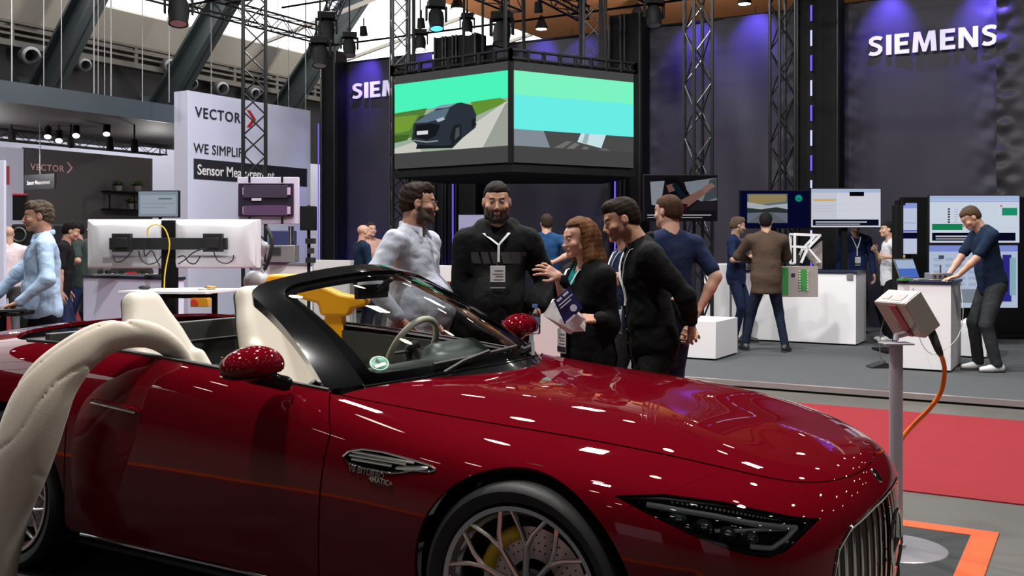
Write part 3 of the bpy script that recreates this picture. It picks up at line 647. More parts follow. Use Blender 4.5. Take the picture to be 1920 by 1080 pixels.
# ================================================================ RED ROADSTER : body surface
# control net of one flank: columns run tail -> nose, rows run sill -> centre line.  (x forward of front axle, y out, z up)
NET = [
 [(-3.70,.62,.22),(-3.74,.70,.32),(-3.78,.74,.46),(-3.78,.76,.62),(-3.74,.76,.80),(-3.66,.72,.93),(-3.62,.58,.98),(-3.62,.38,.99),(-3.62,.19,1.0),(-3.62,0,1.0)],
 [(-3.36,.74,.18),(-3.40,.84,.26),(-3.42,.89,.42),(-3.42,.91,.60),(-3.40,.90,.80),(-3.36,.85,.95),(-3.34,.70,1.02),(-3.34,.46,1.04),(-3.34,.23,1.05),(-3.34,0,1.05)],
 [(-3.00,.80,.16),(-3.00,.90,.22),(-3.00,.94,.40),(-3.00,.965,.60),(-3.00,.96,.80),(-3.00,.905,.96),(-3.00,.76,1.045),(-3.0,.5,1.07),(-3.0,.25,1.08),(-3.0,0,1.08)],
 [(-2.66,.82,.15),(-2.66,.91,.21),(-2.66,.95,.39),(-2.66,.975,.59),(-2.66,.965,.80),(-2.66,.915,.965),(-2.66,.79,1.06),(-2.66,.52,1.09),(-2.66,.26,1.10),(-2.66,0,1.10)],
 [(-2.26,.82,.15),(-2.26,.90,.21),(-2.26,.93,.38),(-2.26,.95,.58),(-2.26,.945,.79),(-2.26,.905,.955),(-2.26,.80,1.055),(-2.26,.54,1.10),(-2.26,.27,1.11),(-2.26,0,1.11)],
 [(-1.80,.82,.15),(-1.80,.885,.20),(-1.80,.91,.37),(-1.80,.93,.57),(-1.80,.925,.785),(-1.80,.885,.935),(-1.80,.80,1.03),(-1.80,.54,1.08),(-1.80,.27,1.10),(-1.80,0,1.10)],
 [(-1.25,.82,.15),(-1.25,.88,.20),(-1.25,.905,.37),(-1.25,.925,.56),(-1.25,.918,.76),(-1.25,.875,.895),(-1.25,.79,.985),(-1.30,.54,1.03),(-1.32,.27,1.05),(-1.34,0,1.05)],
 [(-.80,.82,.15),(-.80,.885,.20),(-.80,.91,.37),(-.80,.93,.555),(-.80,.925,.745),(-.80,.870,.865),(-.80,.74,.935),(-.90,.50,.975),(-.95,.25,.99),(-.97,0,.995)],
 [(-.40,.83,.15),(-.40,.90,.20),(-.40,.93,.37),(-.40,.955,.55),(-.40,.945,.725),(-.40,.872,.822),(-.40,.67,.885),(-.46,.48,.925),(-.52,.24,.938),(-.56,0,.945)],
 [(0,.84,.15),(0,.91,.20),(0,.945,.37),(0,.965,.55),(0,.955,.715),(0,.875,.797),(0,.63,.852),(-.07,.44,.895),(-.17,.21,.915),(-.24,0,.922)],
 [(.36,.82,.15),(.36,.89,.20),(.36,.925,.37),(.36,.945,.54),(.36,.935,.69),(.36,.85,.768),(.36,.61,.825),(.28,.42,.865),(.15,.20,.890),(.05,0,.903)],
 [(.62,.76,.15),(.62,.83,.20),(.62,.87,.37),(.62,.885,.52),(.63,.87,.655),(.63,.78,.730),(.60,.54,.795),(.48,.38,.835),(.33,.19,.868),(.22,0,.885)],
 [(.80,.64,.14),(.81,.71,.20),(.82,.75,.36),(.82,.755,.51),(.81,.725,.62),(.79,.65,.690),(.745,.45,.765),(.62,.31,.805),(.48,.16,.846),(.36,0,.868)],
 [(.91,.40,.13),(.93,.44,.20),(.94,.465,.35),(.935,.465,.50),(.925,.45,.60),(.90,.41,.668),(.84,.28,.745),(.72,.20,.785),(.59,.10,.826),(.47,0,.852)],
 [(.94,0,.12),(.97,0,.20),(.985,0,.35),(.985,0,.50),(.975,0,.59),(.95,0,.655),(.88,0,.735),(.77,0,.775),(.65,0,.815),(.53,0,.84)],
]
NET = np.array(NET, float)
NET[8:12, 6:, 2] += np.array([.012, .022, .022, .014])[:, None]
NET[12:, :, 0] += .012
NET[12:, 5:, 2] -= .012; NET[11, 6:, 2] -= .012
def pad_net(N):
    m = N[-2].copy(); m[:, 1] *= -1                       # mirror column beyond the nose
    N = np.concatenate([(2*N[0]-N[1])[None], N, m[None]], 0)
    m = N[:, -2].copy(); m[:, 1] *= -1                    # mirror row beyond the centre line
    return np.concatenate([(2*N[:, 0]-N[:, 1])[:, None], N, m[:, None]], 1)
PN = pad_net(NET); NS, NT = NET.shape[:2]
def bas(u, n):
    i = np.clip(np.floor(u).astype(int), 0, n-2); t = u-i
    B = np.stack([(1-t)**3, 3*t**3-6*t*t+4, -3*t**3+3*t*t+3*t+1, t**3], -1)/6
    D = np.stack([-(1-t)**2, 3*t*t-4*t, -3*t*t+2*t+1, t*t], -1)/2
    return i, B, D
def surf(u, v):
    u = np.asarray(u, float); v = np.asarray(v, float)
    i, Bu, Du = bas(u, NS); j, Bv, Dv = bas(v, NT)
    P = np.zeros(u.shape+(3,)); Pu = P.copy(); Pv = P.copy()
    for a in range(4):
        for b in range(4):
            q = PN[i+a, j+b]
            P += q*(Bu[..., a]*Bv[..., b])[..., None]; Pu += q*(Du[..., a]*Bv[..., b])[..., None]; Pv += q*(Bu[..., a]*Dv[..., b])[..., None]
    n = np.cross(Pv, Pu); n /= np.linalg.norm(n, axis=-1, keepdims=True)+1e-12
    return P, n

class Patch:                       # piece of the body skin that can be trimmed by smooth curves
    def __init__(s, u0, u1, v0, v1, du=.06, dv=.06):
        nu = max(int((u1-u0)/du), 2)+1; nv = max(int((v1-v0)/dv), 2)+1
        U, V = np.meshgrid(np.linspace(u0, u1, nu), np.linspace(v0, v1, nv), indexing='ij')
        s.A = np.stack([U.ravel(), V.ravel()], 1)
        i, j = np.meshgrid(np.arange(nu-1), np.arange(nv-1), indexing='ij'); a = (i*nv+j).ravel()
        s.F = [tuple(q) for q in np.stack([a, a+nv, a+nv+1, a+1], 1).tolist()]
    def keep(s, g):                # keep where g(P,u,v) < 0
        P, _ = surf(s.A[:, 0], s.A[:, 1]); val = g(P, s.A[:, 0], s.A[:, 1]); inside = val < 0
        A = list(s.A); out = []; cache = {}
        def cut(a, b):
            k = (a, b) if a < b else (b, a)
            if k not in cache:
                lo, hi = s.A[a], s.A[b]; fa, fb = val[a], val[b]; t = fa/(fa-fb)
                for _ in range(2):
                    q = lo+(hi-lo)*t; p, _n = surf(q[0:1], q[1:2]); fq = g(p, q[0:1], q[1:2])[0]
                    if abs(fq) < 1e-5: break
                    if (fq < 0) == (fa < 0): lo, fa, t0 = q, fq, t
                    else: hi, fb = q, fq
                    t = fa/(fa-fb) if fa != fb else .5
                A.append(lo+(hi-lo)*t); cache[k] = len(A)-1
            return cache[k]
        for f in s.F:
            ins = [inside[i] for i in f]
            if all(ins): out.append(f); continue
            if not any(ins): continue
            p = []
            for a, b in zip(f, f[1:]+f[:1]):
                if inside[a]: p.append(a)
                if inside[a] != inside[b]: p.append(cut(a, b))
            p = [x for i, x in enumerate(p) if x != p[i-1]]
            if len(p) >= 3: out.append(tuple(p))
        used = sorted({i for f in out for i in f}); mp = {o: n for n, o in enumerate(used)}
        s.A = np.array([A[i] for i in used]) if used else np.zeros((0, 2)); s.F = [tuple(mp[i] for i in f) for f in out]; return s
    def obj(s, name, m, parent, side=-1, off=0.0, flange=.016, fn=surf):
        P, N = fn(s.A[:, 0], s.A[:, 1]); P = P+N*off; S = np.array([1, side, 1]); n0 = len(P)
        F = [f if (side > 0) != (fn is surf) else f[::-1] for f in s.F]
        V = list(P*S); NN = list(N*S)
        if flange:
            cnt = {}
            for f in F:
                for a, b in zip(f, f[1:]+f[:1]): cnt[(a, b)] = 1
            bd = [e for e in cnt if (e[1], e[0]) not in cnt]; idx = {}
            cen = {}
            def vv(i, dp):
                k = (i, dp)
                if k not in idx:
                    V.append(P[i]*S-N[i]*S*dp); NN.append(None); idx[k] = len(V)-1
                return idx[k]
            for a, b in bd:
                q = (vv(b, 0), vv(a, 0), vv(a, flange), vv(b, flange)); F.append(q)
                e = (P[b]-P[a])*S; nn = np.cross(e, N[a]*S); L = np.linalg.norm(nn)
                if L > 1e-9:
                    for k in q: NN[k] = nn/L if NN[k] is None else NN[k]
        NN = [np.array([0, 0, 1.]) if x is None else x for x in NN]
        me = bpy.data.meshes.new(name); me.from_pydata([tuple(p) for p in V], [], [tuple(f) for f in F]); me.update()
        me.polygons.foreach_set('use_smooth', [True]*len(me.polygons))
        me.normals_split_custom_set_from_vertices([tuple(x) for x in NN])
        for q in (m if isinstance(m, (list, tuple)) else [m]): me.materials.append(q)
        o = bpy.data.objects.new(name, me); COL.objects.link(o); o.parent = parent; return o
def poly_sd(poly):                 # signed distance in (u,v), negative inside, rounded by r
    E_ = np.array(poly, float)
    def f(u, v, r=.0):
        p = np.stack([u, v], -1); d = np.full(len(p), 1e9); s = np.ones(len(p))
        for i in range(len(E_)):
            a = E_[i]; b = E_[i-1]; e = b-a; w = p-a; t = np.clip((w @ e)/(e @ e), 0, 1); q = w-t[:, None]*e
            d = np.minimum(d, (q*q).sum(1)); c1 = p[:, 1] >= a[1]; c2 = p[:, 1] < b[1]; c3 = e[0]*w[:, 1] > e[1]*w[:, 0]
            s = np.where((c1 & c2 & c3) | (~c1 & ~c2 & ~c3), -s, s)
        return s*np.sqrt(d)-r
    return f
# ---------------------------------------------------------------- car materials
def paint_mat():
    m = mat('red_metallic_paint', (.112, .0014, .0058), .42, .0, 1.0, spec=.0)
    nt = m.node_tree; b = nt.nodes['Principled BSDF']; b.inputs['Coat IOR'].default_value = 1.42; b.inputs['Coat Roughness'].default_value = .012
    b.inputs['Specular Tint'].default_value = (1, .3, .3, 1)
    return m
PAINT = paint_mat()
BLACKG = mat('gloss_black_trim', (.005, .005, .006), .12, 0, .6, spec=.3)
BLACKM = mat('matte_black_plastic', (.012, .012, .013), .55, 0, 0)
RUBBER = mat('tyre_rubber', (.012, .012, .013), .6, bump=.0006, bs=90)
CHROME = mat('chrome', (.85, .85, .87), .07, 1)
ALLOY = mat('turned_alloy', (.62, .58, .60), .22, 1)
LEATHER = mat('cream_leather', srgb(205, 196, 182), .5, bump=.0004, bs=220)
CABIN = mat('dark_cabin_trim', (.018, .019, .019), .55, bump=.0003, bs=260)
def glass_mat(name, tint=(.86, .9, .88), ior=1.5, rough=0.0):
    m = bpy.data.materials.new(name); m.use_nodes = True; nt = m.node_tree; nt.nodes.clear(); N = nt.nodes
    t = N.new('ShaderNodeBsdfTransparent'); t.inputs[0].default_value = tint+(1,)
    g = N.new('ShaderNodeBsdfGlossy'); g.inputs['Roughness'].default_value = rough
    f = N.new('ShaderNodeFresnel'); f.inputs[0].default_value = ior
    x = N.new('ShaderNodeMixShader'); o = N.new('ShaderNodeOutputMaterial')
    nt.links.new(f.outputs[0], x.inputs[0]); nt.links.new(t.outputs[0], x.inputs[1]); nt.links.new(g.outputs[0], x.inputs[2]); nt.links.new(x.outputs[0], o.inputs[0])
    return m
GLASS = glass_mat('windscreen_glass'); LENS = glass_mat('clear_lens', (.93, .95, .97))
# ---------------------------------------------------------------- panels
CARX, CARY = -1.60, 3.68
car = thing('roadster', 'dark red open-top roadster with cream seats parked on the grey mat', 'car', (CARX, CARY, .008))
ARF, ARR = .405, .41
HL = poly_sd([(9.95,4.36),(10.4,4.66),(11.1,4.78),(11.75,4.70),(12.45,4.52),(12.2,4.05),(11.95,3.6),(11.72,3.44),(11.4,3.5),(10.8,3.78),(10.3,4.08)])
GR = poly_sd([(14.6,4.38),(13.55,4.30),(12.98,3.92),(12.72,3.4),(12.6,2.6),(12.65,1.7),(13,1.15),(14.6,1.05)])
VR = [(7.20,3.98),(7.26,4.13),(7.40,4.25),(7.62,4.29),(7.95,4.25),(8.15,4.21),(8.21,4.14),(8.15,4.06),(7.98,4.02),(7.84,3.90),(7.74,3.85),(7.45,3.84),(7.27,3.88)]
VE = poly_sd(VR)
def doorf(v): return 6.78+.12*np.clip(5.7-v, 0, 1.2)*1.6-.05*np.clip(4.2-v, 0, 5)     # front shut line
def doorr(v): return 4.02-.10*np.clip(4.6-v, 0, 5)*np.clip(4.6-v, 0, 5)*.16+.0*v
def seamu(v): return 10.9-(5.6-v)*.55
G_ = .009
def arch(P, cx, R): return R-np.hypot(P[..., 0]-cx, P[..., 2]-.36)
VC = 5.68
def fender(side):
    p = Patch(6.4, 11.2, .0, 5.9, .05, .05)
    p.keep(lambda P, u, v: v-(VC-.020)).keep(lambda P, u, v: doorf(v)+G_-u).keep(lambda P, u, v: u-(seamu(v)-.002)).keep(lambda P, u, v: arch(P, 0, ARF))
    p.keep(lambda P, u, v: -HL(u, v, .02)).keep(lambda P, u, v: -VE(u, v))
    return p.obj('front_fender', PAINT, car, side)
def door(side):
    p = Patch(3.4, 7.4, .75, 5.85, .06, .05)
    p.keep(lambda P, u, v: v-5.8).keep(lambda P, u, v: u-(doorf(v)-G_)).keep(lambda P, u, v: doorr(v)+G_-u).keep(lambda P, u, v: 1.0-v)
    return p.obj('door', PAINT, car, side, flange=.05)
def rear(side):
    p = Patch(0, 4.4, 0, 9, .06, .06)
    p.keep(lambda P, u, v: u-(doorr(v)-G_)).keep(lambda P, u, v: arch(P, -2.7, ARR)).keep(lambda P, u, v: (lambda a, b, r: np.where((a > r) & (b > r), np.minimum(a, b), r-np.hypot(np.maximum(r-a, 0), np.maximum(r-b, 0))))((v-5.8)*.24, P[..., 0]+2.98, .20))
    return p.obj('rear_fender', PAINT, car, side)
def bumper(side):
    p = Patch(9.5, 14, 0, 6.0, .045, .045)
    p.keep(lambda P, u, v: v-(VC-.020)).keep(lambda P, u, v: seamu(v)+.002-u).keep(lambda P, u, v: arch(P, 0, ARF)).keep(lambda P, u, v: -HL(u, v, .02)).keep(lambda P, u, v: -GR(u, v, .02))
    return p.obj('front_bumper', PAINT, car, side)
FENDER, DOOR = {}, {}
for sd in (-1, 1):
    FENDER[sd] = fender(sd); DOOR[sd] = door(sd); rear(sd); bumper(sd)
    p = Patch(6.4, 14, 5.4, 9, .05, .05).keep(lambda P, u, v: (VC+.020)-v).keep(lambda P, u, v: -.575-.47*P[..., 1]**2-P[..., 0])
    p.obj('hood', PAINT, car, sd, flange=.012)
    # sill
    p = Patch(2.9, 8.4, -.0, 1.0, .1, .1).keep(lambda P, u, v: v-.98).keep(lambda P, u, v: arch(P, 0, ARF)).keep(lambda P, u, v: arch(P, -2.7, ARR))
    p.obj('sill', BLACKG, car, sd)
    u = np.linspace(4.05, 8.1, 30); P, N = surf(u, np.full(30, .93)); P = P+N*.004; P[:, 1] *= sd
    MB().tube(P, .007, 6).build('sill_chrome_strip', CHROME, car)
    # headlamp
    hp = Patch(9.6, 12.9, 3.1, 5.1, .05, .05).keep(lambda P, u, v: HL(u, v, .012))
    hp.obj('headlight_lens', LENS, car, sd, off=-.002, flange=0)
    hb = Patch(9.6, 12.9, 3.1, 5.1, .1, .1).keep(lambda P, u, v: HL(u, v, .03))
    hl = hb.obj('headlight', BLACKG, car, sd, off=-.055, flange=0)
    def sline(pts, off, n=24):
        pts = np.array(pts, float); t = np.linspace(0, len(pts)-1, n); uu = np.interp(t, range(len(pts)), pts[:, 0]); vv = np.interp(t, range(len(pts)), pts[:, 1])
        P, N = surf(uu, vv); P = P+N*off; P[:, 1] *= sd; return P
    rim = [(9.98,4.34),(10.3,4.10),(10.8,3.82),(11.4,3.54),(11.72,3.50),(11.92,3.64),(12.15,4.05),(12.38,4.48),(11.75,4.64),(11.1,4.72),(10.4,4.60)]
    MB().tube(sline(rim+[rim[0]], -.010, 60), .005, 6).build('headlight_rim', BLACKM, hl)
    DRL = mat('lamp_reflector', (.80, .83, .87), .42, .3)
    mb = MB(); mb.tube(sline([(10.25, 4.38), (11.0, 4.44), (11.8, 4.38), (12.15, 4.33)], -.02, 30), .009, 8).tube(sline([(12.15, 4.33), (12.0, 3.95), (11.8, 3.66), (11.5, 3.68)], -.02, 20), .008, 8)
    mb.tube(sline([(11.05, 4.0), (11.7, 4.28), (12.1, 4.34)], -.03, 16), .006, 8)
    mb.build('daytime_lamp', DRL, hl)
    mb = MB()
    for (a, b) in ((10.6, 4.2), (10.9, 4.1), (11.2, 4.0), (11.5, 3.95)):
        q = sline([(a, b), (a, b)], -.035, 2)[0]; mb.sph(q, (.03, .022, .022), 14)
    mb.build('lamp_projector', mat('projector_glass', (.25, .28, .3), .08, .8), hl)
    mb = MB()
    for k in range(26):
        q = sline([(10.5+k*.055, 4.6+.04*math.sin(k*.12))]*2, -.016, 2)[0]; mb.sph(q, .0045, 6)
    mb.build('lamp_beading', DRL, hl)
# rear deck cut: close the bit behind the cabin
mb = MB()
# grille
gb = thing('radiator_grille', '', ''); 
for k in ('label', 'category'): del gb[k]
gb.parent = car
for sd in (-1, 1):
    Patch(12.2, 14, .8, 4.7, .1, .1).keep(lambda P, u, v: GR(u, v, .04)).obj('grille_backing', BLACKM, gb, sd, off=-.07, flange=0)
    gp = [(14.0,4.36),(13.55,4.28),(12.99,3.91),(12.74,3.4),(12.62,2.6),(12.67,1.7),(13,1.17),(14,1.07)]
    pts = np.array(gp); t = np.linspace(0, 7, 60); P, N = surf(np.interp(t, range(8), pts[:, 0]), np.interp(t, range(8), pts[:, 1])); P = P-N*.004; P[:, 1] *= sd
    MB().tube(P, .009, 8).build('grille_frame', CHROME, gb)
    for k in range(8):
        u = 12.80+k*.155
        lo = 1.2 if u > 12.95 else 1.6; hi = np.interp(u, [12.7, 12.98, 13.55, 14], [3.3, 3.9, 4.28, 4.34])
        v = np.linspace(lo, hi, 16); P, N = surf(np.full(16, u), v); P = P-N*.016; P[:, 1] *= sd
        MB().tube(P, .0062, 8, flat=(1, 1.0)).build('grille_bar', CHROME, gb)
P, N = surf(np.array([14.]), np.array([2.75])); sx = float(P[0, 0]); sz = float(P[0, 2])
mb = MB().lathe([(.098, -.006), (.105, 0), (.098, .006), (.091, 0), (.098, -.006)], (sx+.012, 0, sz), (1, 0, 0), 40)
for k in range(3):
    a = math.pi/2+k*2*math.pi/3; d = Vector((0, math.cos(a), math.sin(a))); t = Vector((0, -math.sin(a), math.cos(a))); c = Vector((sx+.012, 0, sz))
    mb.add([c+t*.014, c-t*.014, c+d*.095, c+Vector((.012, 0, 0)), c-Vector((.008, 0, 0))], [(0, 3, 2), (3, 1, 2), (0, 2, 4), (1, 4, 2)])
mb.build('star_emblem', CHROME, gb, smooth=20)
P, N = surf(np.array([13.98]), np.array([5.25])); q = Vector(P[0]); nn = Vector(N[0]); q.y = 0; nn.y = 0
mb = MB().lathe([(0, .004), (.018, .004), (.026, .003), (.029, 0)], q, nn, 28); mb.build('hood_badge', CHROME, car)
# fender vent with chrome fins, lettering
for sd in (-1, 1):
    Patch(7.0, 8.4, 3.6, 4.5, .04, .04).keep(lambda P, u, v: VE(u, v, .02)).obj('fender_vent', BLACKG, car, sd, off=-.022, flange=0)
    vo = bpy.data.objects['fender_vent'] if sd < 0 else None
    for j, (a, b, va, vb) in enumerate(((7.3, 7.98, 4.14, 4.19), (7.27, 7.9, 4.05, 4.12), (7.3, 7.75, 3.97, 4.01))):
        u = np.linspace(a, b, 14); P, N = surf(u, np.linspace(va, vb, 14)); P = P+N*.0; P[:, 1] *= sd
        MB().tube(P, .0055, 6).build('vent_fin', CHROME, car)
    ring = np.array(VR+[VR[0]]); t = np.linspace(0, 13, 90); P, N = surf(np.interp(t, range(14), ring[:, 0]), np.interp(t, range(14), ring[:, 1])); P = P+N*.001; P[:, 1] *= sd
    MB().tube(P, .0042, 6).build('vent_surround', CHROME, car)
    u = np.linspace(7.8, 8.13, 8); P, N = surf(u, np.linspace(3.98, 4.13, 8)); P[:, 1] *= sd
    MB().tube(P, [.006, .008, .009, .009, .009, .009, .008, .006], 6).build('vent_blade', CHROME, car)
for (txt, u0, v0, sz) in (('V8 BITURBO', 7.28, 3.72, .030), ('4MATIC+', 7.52, 3.60, .026)):
    P, N = surf(np.array([u0, u0+.3]), np.array([v0, v0-.02])); P[:, 1] *= -1; N[:, 1] *= -1
    a = Vector(P[0])+Vector(N[0])*.004; ex = (Vector(P[1])-Vector(P[0])).normalized()
    text_obj('fender_lettering', txt, sz, CHROME, a, ex, Vector(N[0]).cross(ex), car, bold=.0006, depth=.003, world=False)
# door handle
for sd in (-1, 1):
    u = np.linspace(4.32, 4.98, 16); v = np.linspace(4.20, 4.10, 16); P, N = surf(u, v); P = P+N*.006; P[:, 1] *= sd
    r = [.004, .009, .010, .011, .011, .011, .011, .011, .011, .012, .013, .014, .014, .013, .010, .005]
    MB().tube(P, r, 10, flat=(.6, 1.2)).build('door_handle', PAINT, car)
    P2 = P+np.array([0, sd*.007, -.004]); MB().tube(P2[1:-1], .0065, 6).build('handle_chrome', CHROME, car)
# ---------------------------------------------------------------- wheels
def wheel(cx, side, name='wheel'):
    w = bpy.data.objects.new(name, None); COL.objects.link(w); w.parent = car; w.location = (cx, side*.80, .36); w.rotation_euler = (0, 0, 0 if side < 0 else math.pi)
    # local: outward face -Y
    prof = [(.285, .10), (.30, .13), (.335, .145), (.352, .135), (.360, .11), (.362, .0), (.360, -.11), (.335, -.14), (.285, -.12)]
    MB().lathe(prof, (0, 0, 0), (0, -1, 0), 72).build('tyre', RUBBER, w, smooth=50)
    MB().lathe([(.240, -.11), (.262, -.11), (.262, .11), (.270, .128), (.286, .132), (.288, .118), (.276, .108), (.250, .085), (.243, .02), (.24, -.11)], (0, 0, 0), (0, -1, 0), 72).build('rim', ALLOY, w)
    mb = MB(); yf = -.118
    for k in range(10):
        a0 = 2*math.pi*k/10+.18
        def pt(r, a, y): return Vector((r*math.cos(a), y, r*math.sin(a)))
        mb.tube([pt(.045, a0, yf+.035), pt(.10, a0, yf+.022), pt(.165, a0, yf+.008)], [.014, .0115, .010], 8, flat=(1, 1))
        for sg in (-1, 1):
            mb.tube([pt(.155, a0, yf+.010), pt(.205, a0+sg*.10, yf+.004), pt(.270, a0+sg*.235, yf)], [.010, .0085, .0085], 8)
    mb.build('spokes', ALLOY, w)
    MB().lathe([(0, .10), (.03, .10), (.034, .095), (.05, .085), (.065, .05), (.065, -.02)], (0, 0, 0), (0, -1, 0), 32).build('hub', ALLOY, w)
    db = MB().lathe([(.09, .02), (.195, .02), (.195, -.008), (.09, -.008), (.09, .02)], (0, 0, 0), (0, -1, 0), 60).build('brake_disc', mat('brake_steel', (.45, .40, .40), .35, 1), w)
    mb = MB()
    for k in range(36):
        for j, r in enumerate((.12, .145, .17)):
            a = 2*math.pi*(k+j*.33)/36; mb.cyl((r*math.cos(a), -.0205, r*math.sin(a)), (r*math.cos(a), -.0215, r*math.sin(a)), .0035, n=6)
    mb.build('disc_holes', BLACKM, db)
    f = Field(.012)
    for k in range(7):
        a = math.radians(112+k*9 if side < 0 else 68-k*9); f.ell((.178*math.cos(a), -.015, .178*math.sin(a)), (.026, .042, .026))
    field_obj('brake_caliper', f, .006, mat('yellow_caliper', (.72, .48, .0), .35, 0, .6), w)
    MB().lathe([(.0, -.12), (.25, -.12)], (0, 0, 0), (0, -1, 0), 32).build('inner_wheel', BLACKM, w)
    return w
wheel(0, -1); wheel(0, 1); wheel(-2.7, -1); wheel(-2.7, 1)
mb = MB()
for cx, R in ((0, ARF), (-2.7, ARR)):
    for sd in (-1, 1):
        mb = MB(); mb.lathe([(R+.012, -.16), (R+.012, .075)], (cx, sd*.80, .36), (0, sd, 0), 48)
        mb.lathe([(.0, -.16), (R+.012, -.16)], (cx, sd*.80, .36), (0, sd, 0), 32)
        mb.build('wheel_well', BLACKM, car)
MB().box((-1.35, 0, .16), (4.0, 1.28, .06)).box((-1.4, 0, .2), (2.0, 1.7, .08)).build('underbody', BLACKM, car)
# ---------------------------------------------------------------- windscreen
def wsf(s, t):
    s = np.asarray(s, float); t = np.asarray(t, float)
    B = np.stack([-.545-.335*s**2, .70*s, .985-.055*s**2], -1); Hh = np.stack([-1.325-.135*s**2, .585*s, 1.362-.075*s**2], -1)
    P = B+(Hh-B)*t[..., None]; b = .035*4*t*(1-t)
    return P+np.stack([b*.45, 0*b, b*.85], -1)
def wfn(s, t):
    P = wsf(s, t); e = 1e-3; a = (wsf(s+e, t)-wsf(s-e, t)); b = (wsf(s, t+e)-wsf(s, t-e)); n = np.cross(a, b); n /= np.linalg.norm(n, axis=-1, keepdims=True)
    return P, n
def ws_patch(du=.04, dv=.04):
    p = Patch.__new__(Patch); nu = int(2.3/du); nv = int(1.2/dv)
    U, V = np.meshgrid(np.linspace(-1.12, 1.12, nu), np.linspace(-.06, 1.07, nv), indexing='ij'); p.A = np.stack([U.ravel(), V.ravel()], 1)
    i, j = np.meshgrid(np.arange(nu-1), np.arange(nv-1), indexing='ij'); a = (i*nv+j).ravel()
    p.F = [tuple(q) for q in np.stack([a, a+nv, a+nv+1, a+1], 1).tolist()]; return p
def rrect(u, v, hu, v0, v1, r):
    hv = (v1-v0)/2; cv = (v0+v1)/2; su = .70; x = np.abs(u)*su-hu*su+r; y = np.abs(v-cv)-hv+r
    return np.hypot(np.maximum(x, 0), np.maximum(y, 0))+np.minimum(np.maximum(x, y), 0)-r
def wkeep(p, g):
    global surf
    o = surf; surf = wfn
    try: p.keep(g)
    finally: surf = o
    return p
p = ws_patch(); wkeep(p, lambda P, u, v: rrect(u, v, .945, -.5, .955, .13)); wkeep(p, lambda P, u, v: .015-v); p.obj('windscreen', GLASS, car, 1, 0, 0, wfn)
p = ws_patch(); wkeep(p, lambda P, u, v: -rrect(u, v, .94, -.5, .95, .13)); wkeep(p, lambda P, u, v: rrect(u, v, 1.09, -.6, 1.055, .14)); wkeep(p, lambda P, u, v: -v)
p.obj('windscreen_frame', BLACKG, car, 1, .012, .05, wfn)
FRIT = mat('windscreen_frit', (.010, .010, .011), .12, 0, .5)
p = ws_patch(); wkeep(p, lambda P, u, v: rrect(u, v, .94, -.5, .95, .13)); wkeep(p, lambda P, u, v: -np.minimum(np.minimum(rrect(u, v, .80, -.5, .87, .13), .06-v), 9) if False else -np.maximum(rrect(u, v, .875, -.5, .915, .12), .07-v))
p.obj('windscreen_black_border', FRIT, car, 1, -.004, 0, wfn)
# cowl, wipers
s_ = np.linspace(-1, 1, 41); A = np.stack([-.56-.43*s_**2, .74*s_, .972-.048*s_**2], 1); B = wsf(s_*.98, np.zeros(41)); mb = MB()
for i in range(40): mb.add([A[i], A[i+1], B[i+1], B[i]], [(0, 1, 2, 3)])
mb.build('cowl', BLACKM, car)
for (ya, yb, nm) in ((-.42, .08, 0), (.10, .56, 1)):
    a = np.linspace(ya, yb, 12)/.70; P = wsf(a, np.linspace(.03, .06, 12)); P[:, 2] += .022; mb = MB().tube(P, .007, 6, flat=(1, 1.4))
    q = Vector(wsf(np.array([ya/.7]), np.array([-.02]))[0]); mb.tube([q+Vector((.02, 0, .02)), (q+Vector(P[5]))/2+Vector((.01, 0, .02)), Vector(P[6])+Vector((0, 0, .01))], .008, 6)
    mb.build('wiper', BLACKM, car)
# sticker
c0 = wsf(np.array([-.815]), np.array([.135])); _, n0 = wfn(np.array([-.815]), np.array([.135]))
GRN = mat('green_sticker', srgb(30, 130, 95), .4)
ax = Vector(n0[0]); c0 = Vector(c0[0])+ax*.002
st = MB().lathe([(0, .0012), (.038, .0012), (.04, 0)], c0, ax, 30).build('emission_sticker', GRN, car)
ex = Vector((-.25, -.6, 0)); ex = Vector((.30, .95, 0)); ex = (ex-ax*ex.dot(ax)).normalized(); ey = ax.cross(ex)
MB().lathe([(.033, .0018), (.036, .0018)], c0, ax, 30).obox(c0+ax*.0016-ex*.024-ey*.018, ex*.048, ey*.016, ax*.0004).build('sticker_field', mat('sticker_white', (.75, .8, .75), .5), st)
text_obj('sticker_digit', '4', .036, mat('ink', (.01, .01, .01), .5), c0+ax*.002-ex*.012+ey*.002, ex, ey, st, bold=.0008, depth=.0004, world=False)
# inner mirror
mb = MB().tube([Vector(wsf(np.array([0.]), np.array([.86]))[0]), Vector((-1.30, 0, 1.27))], .012, 8); mb.box((-1.33, 0, 1.262), (.03, .22, .065)); mb.build('rear_view_mirror', BLACKM, car, bevel=.012)
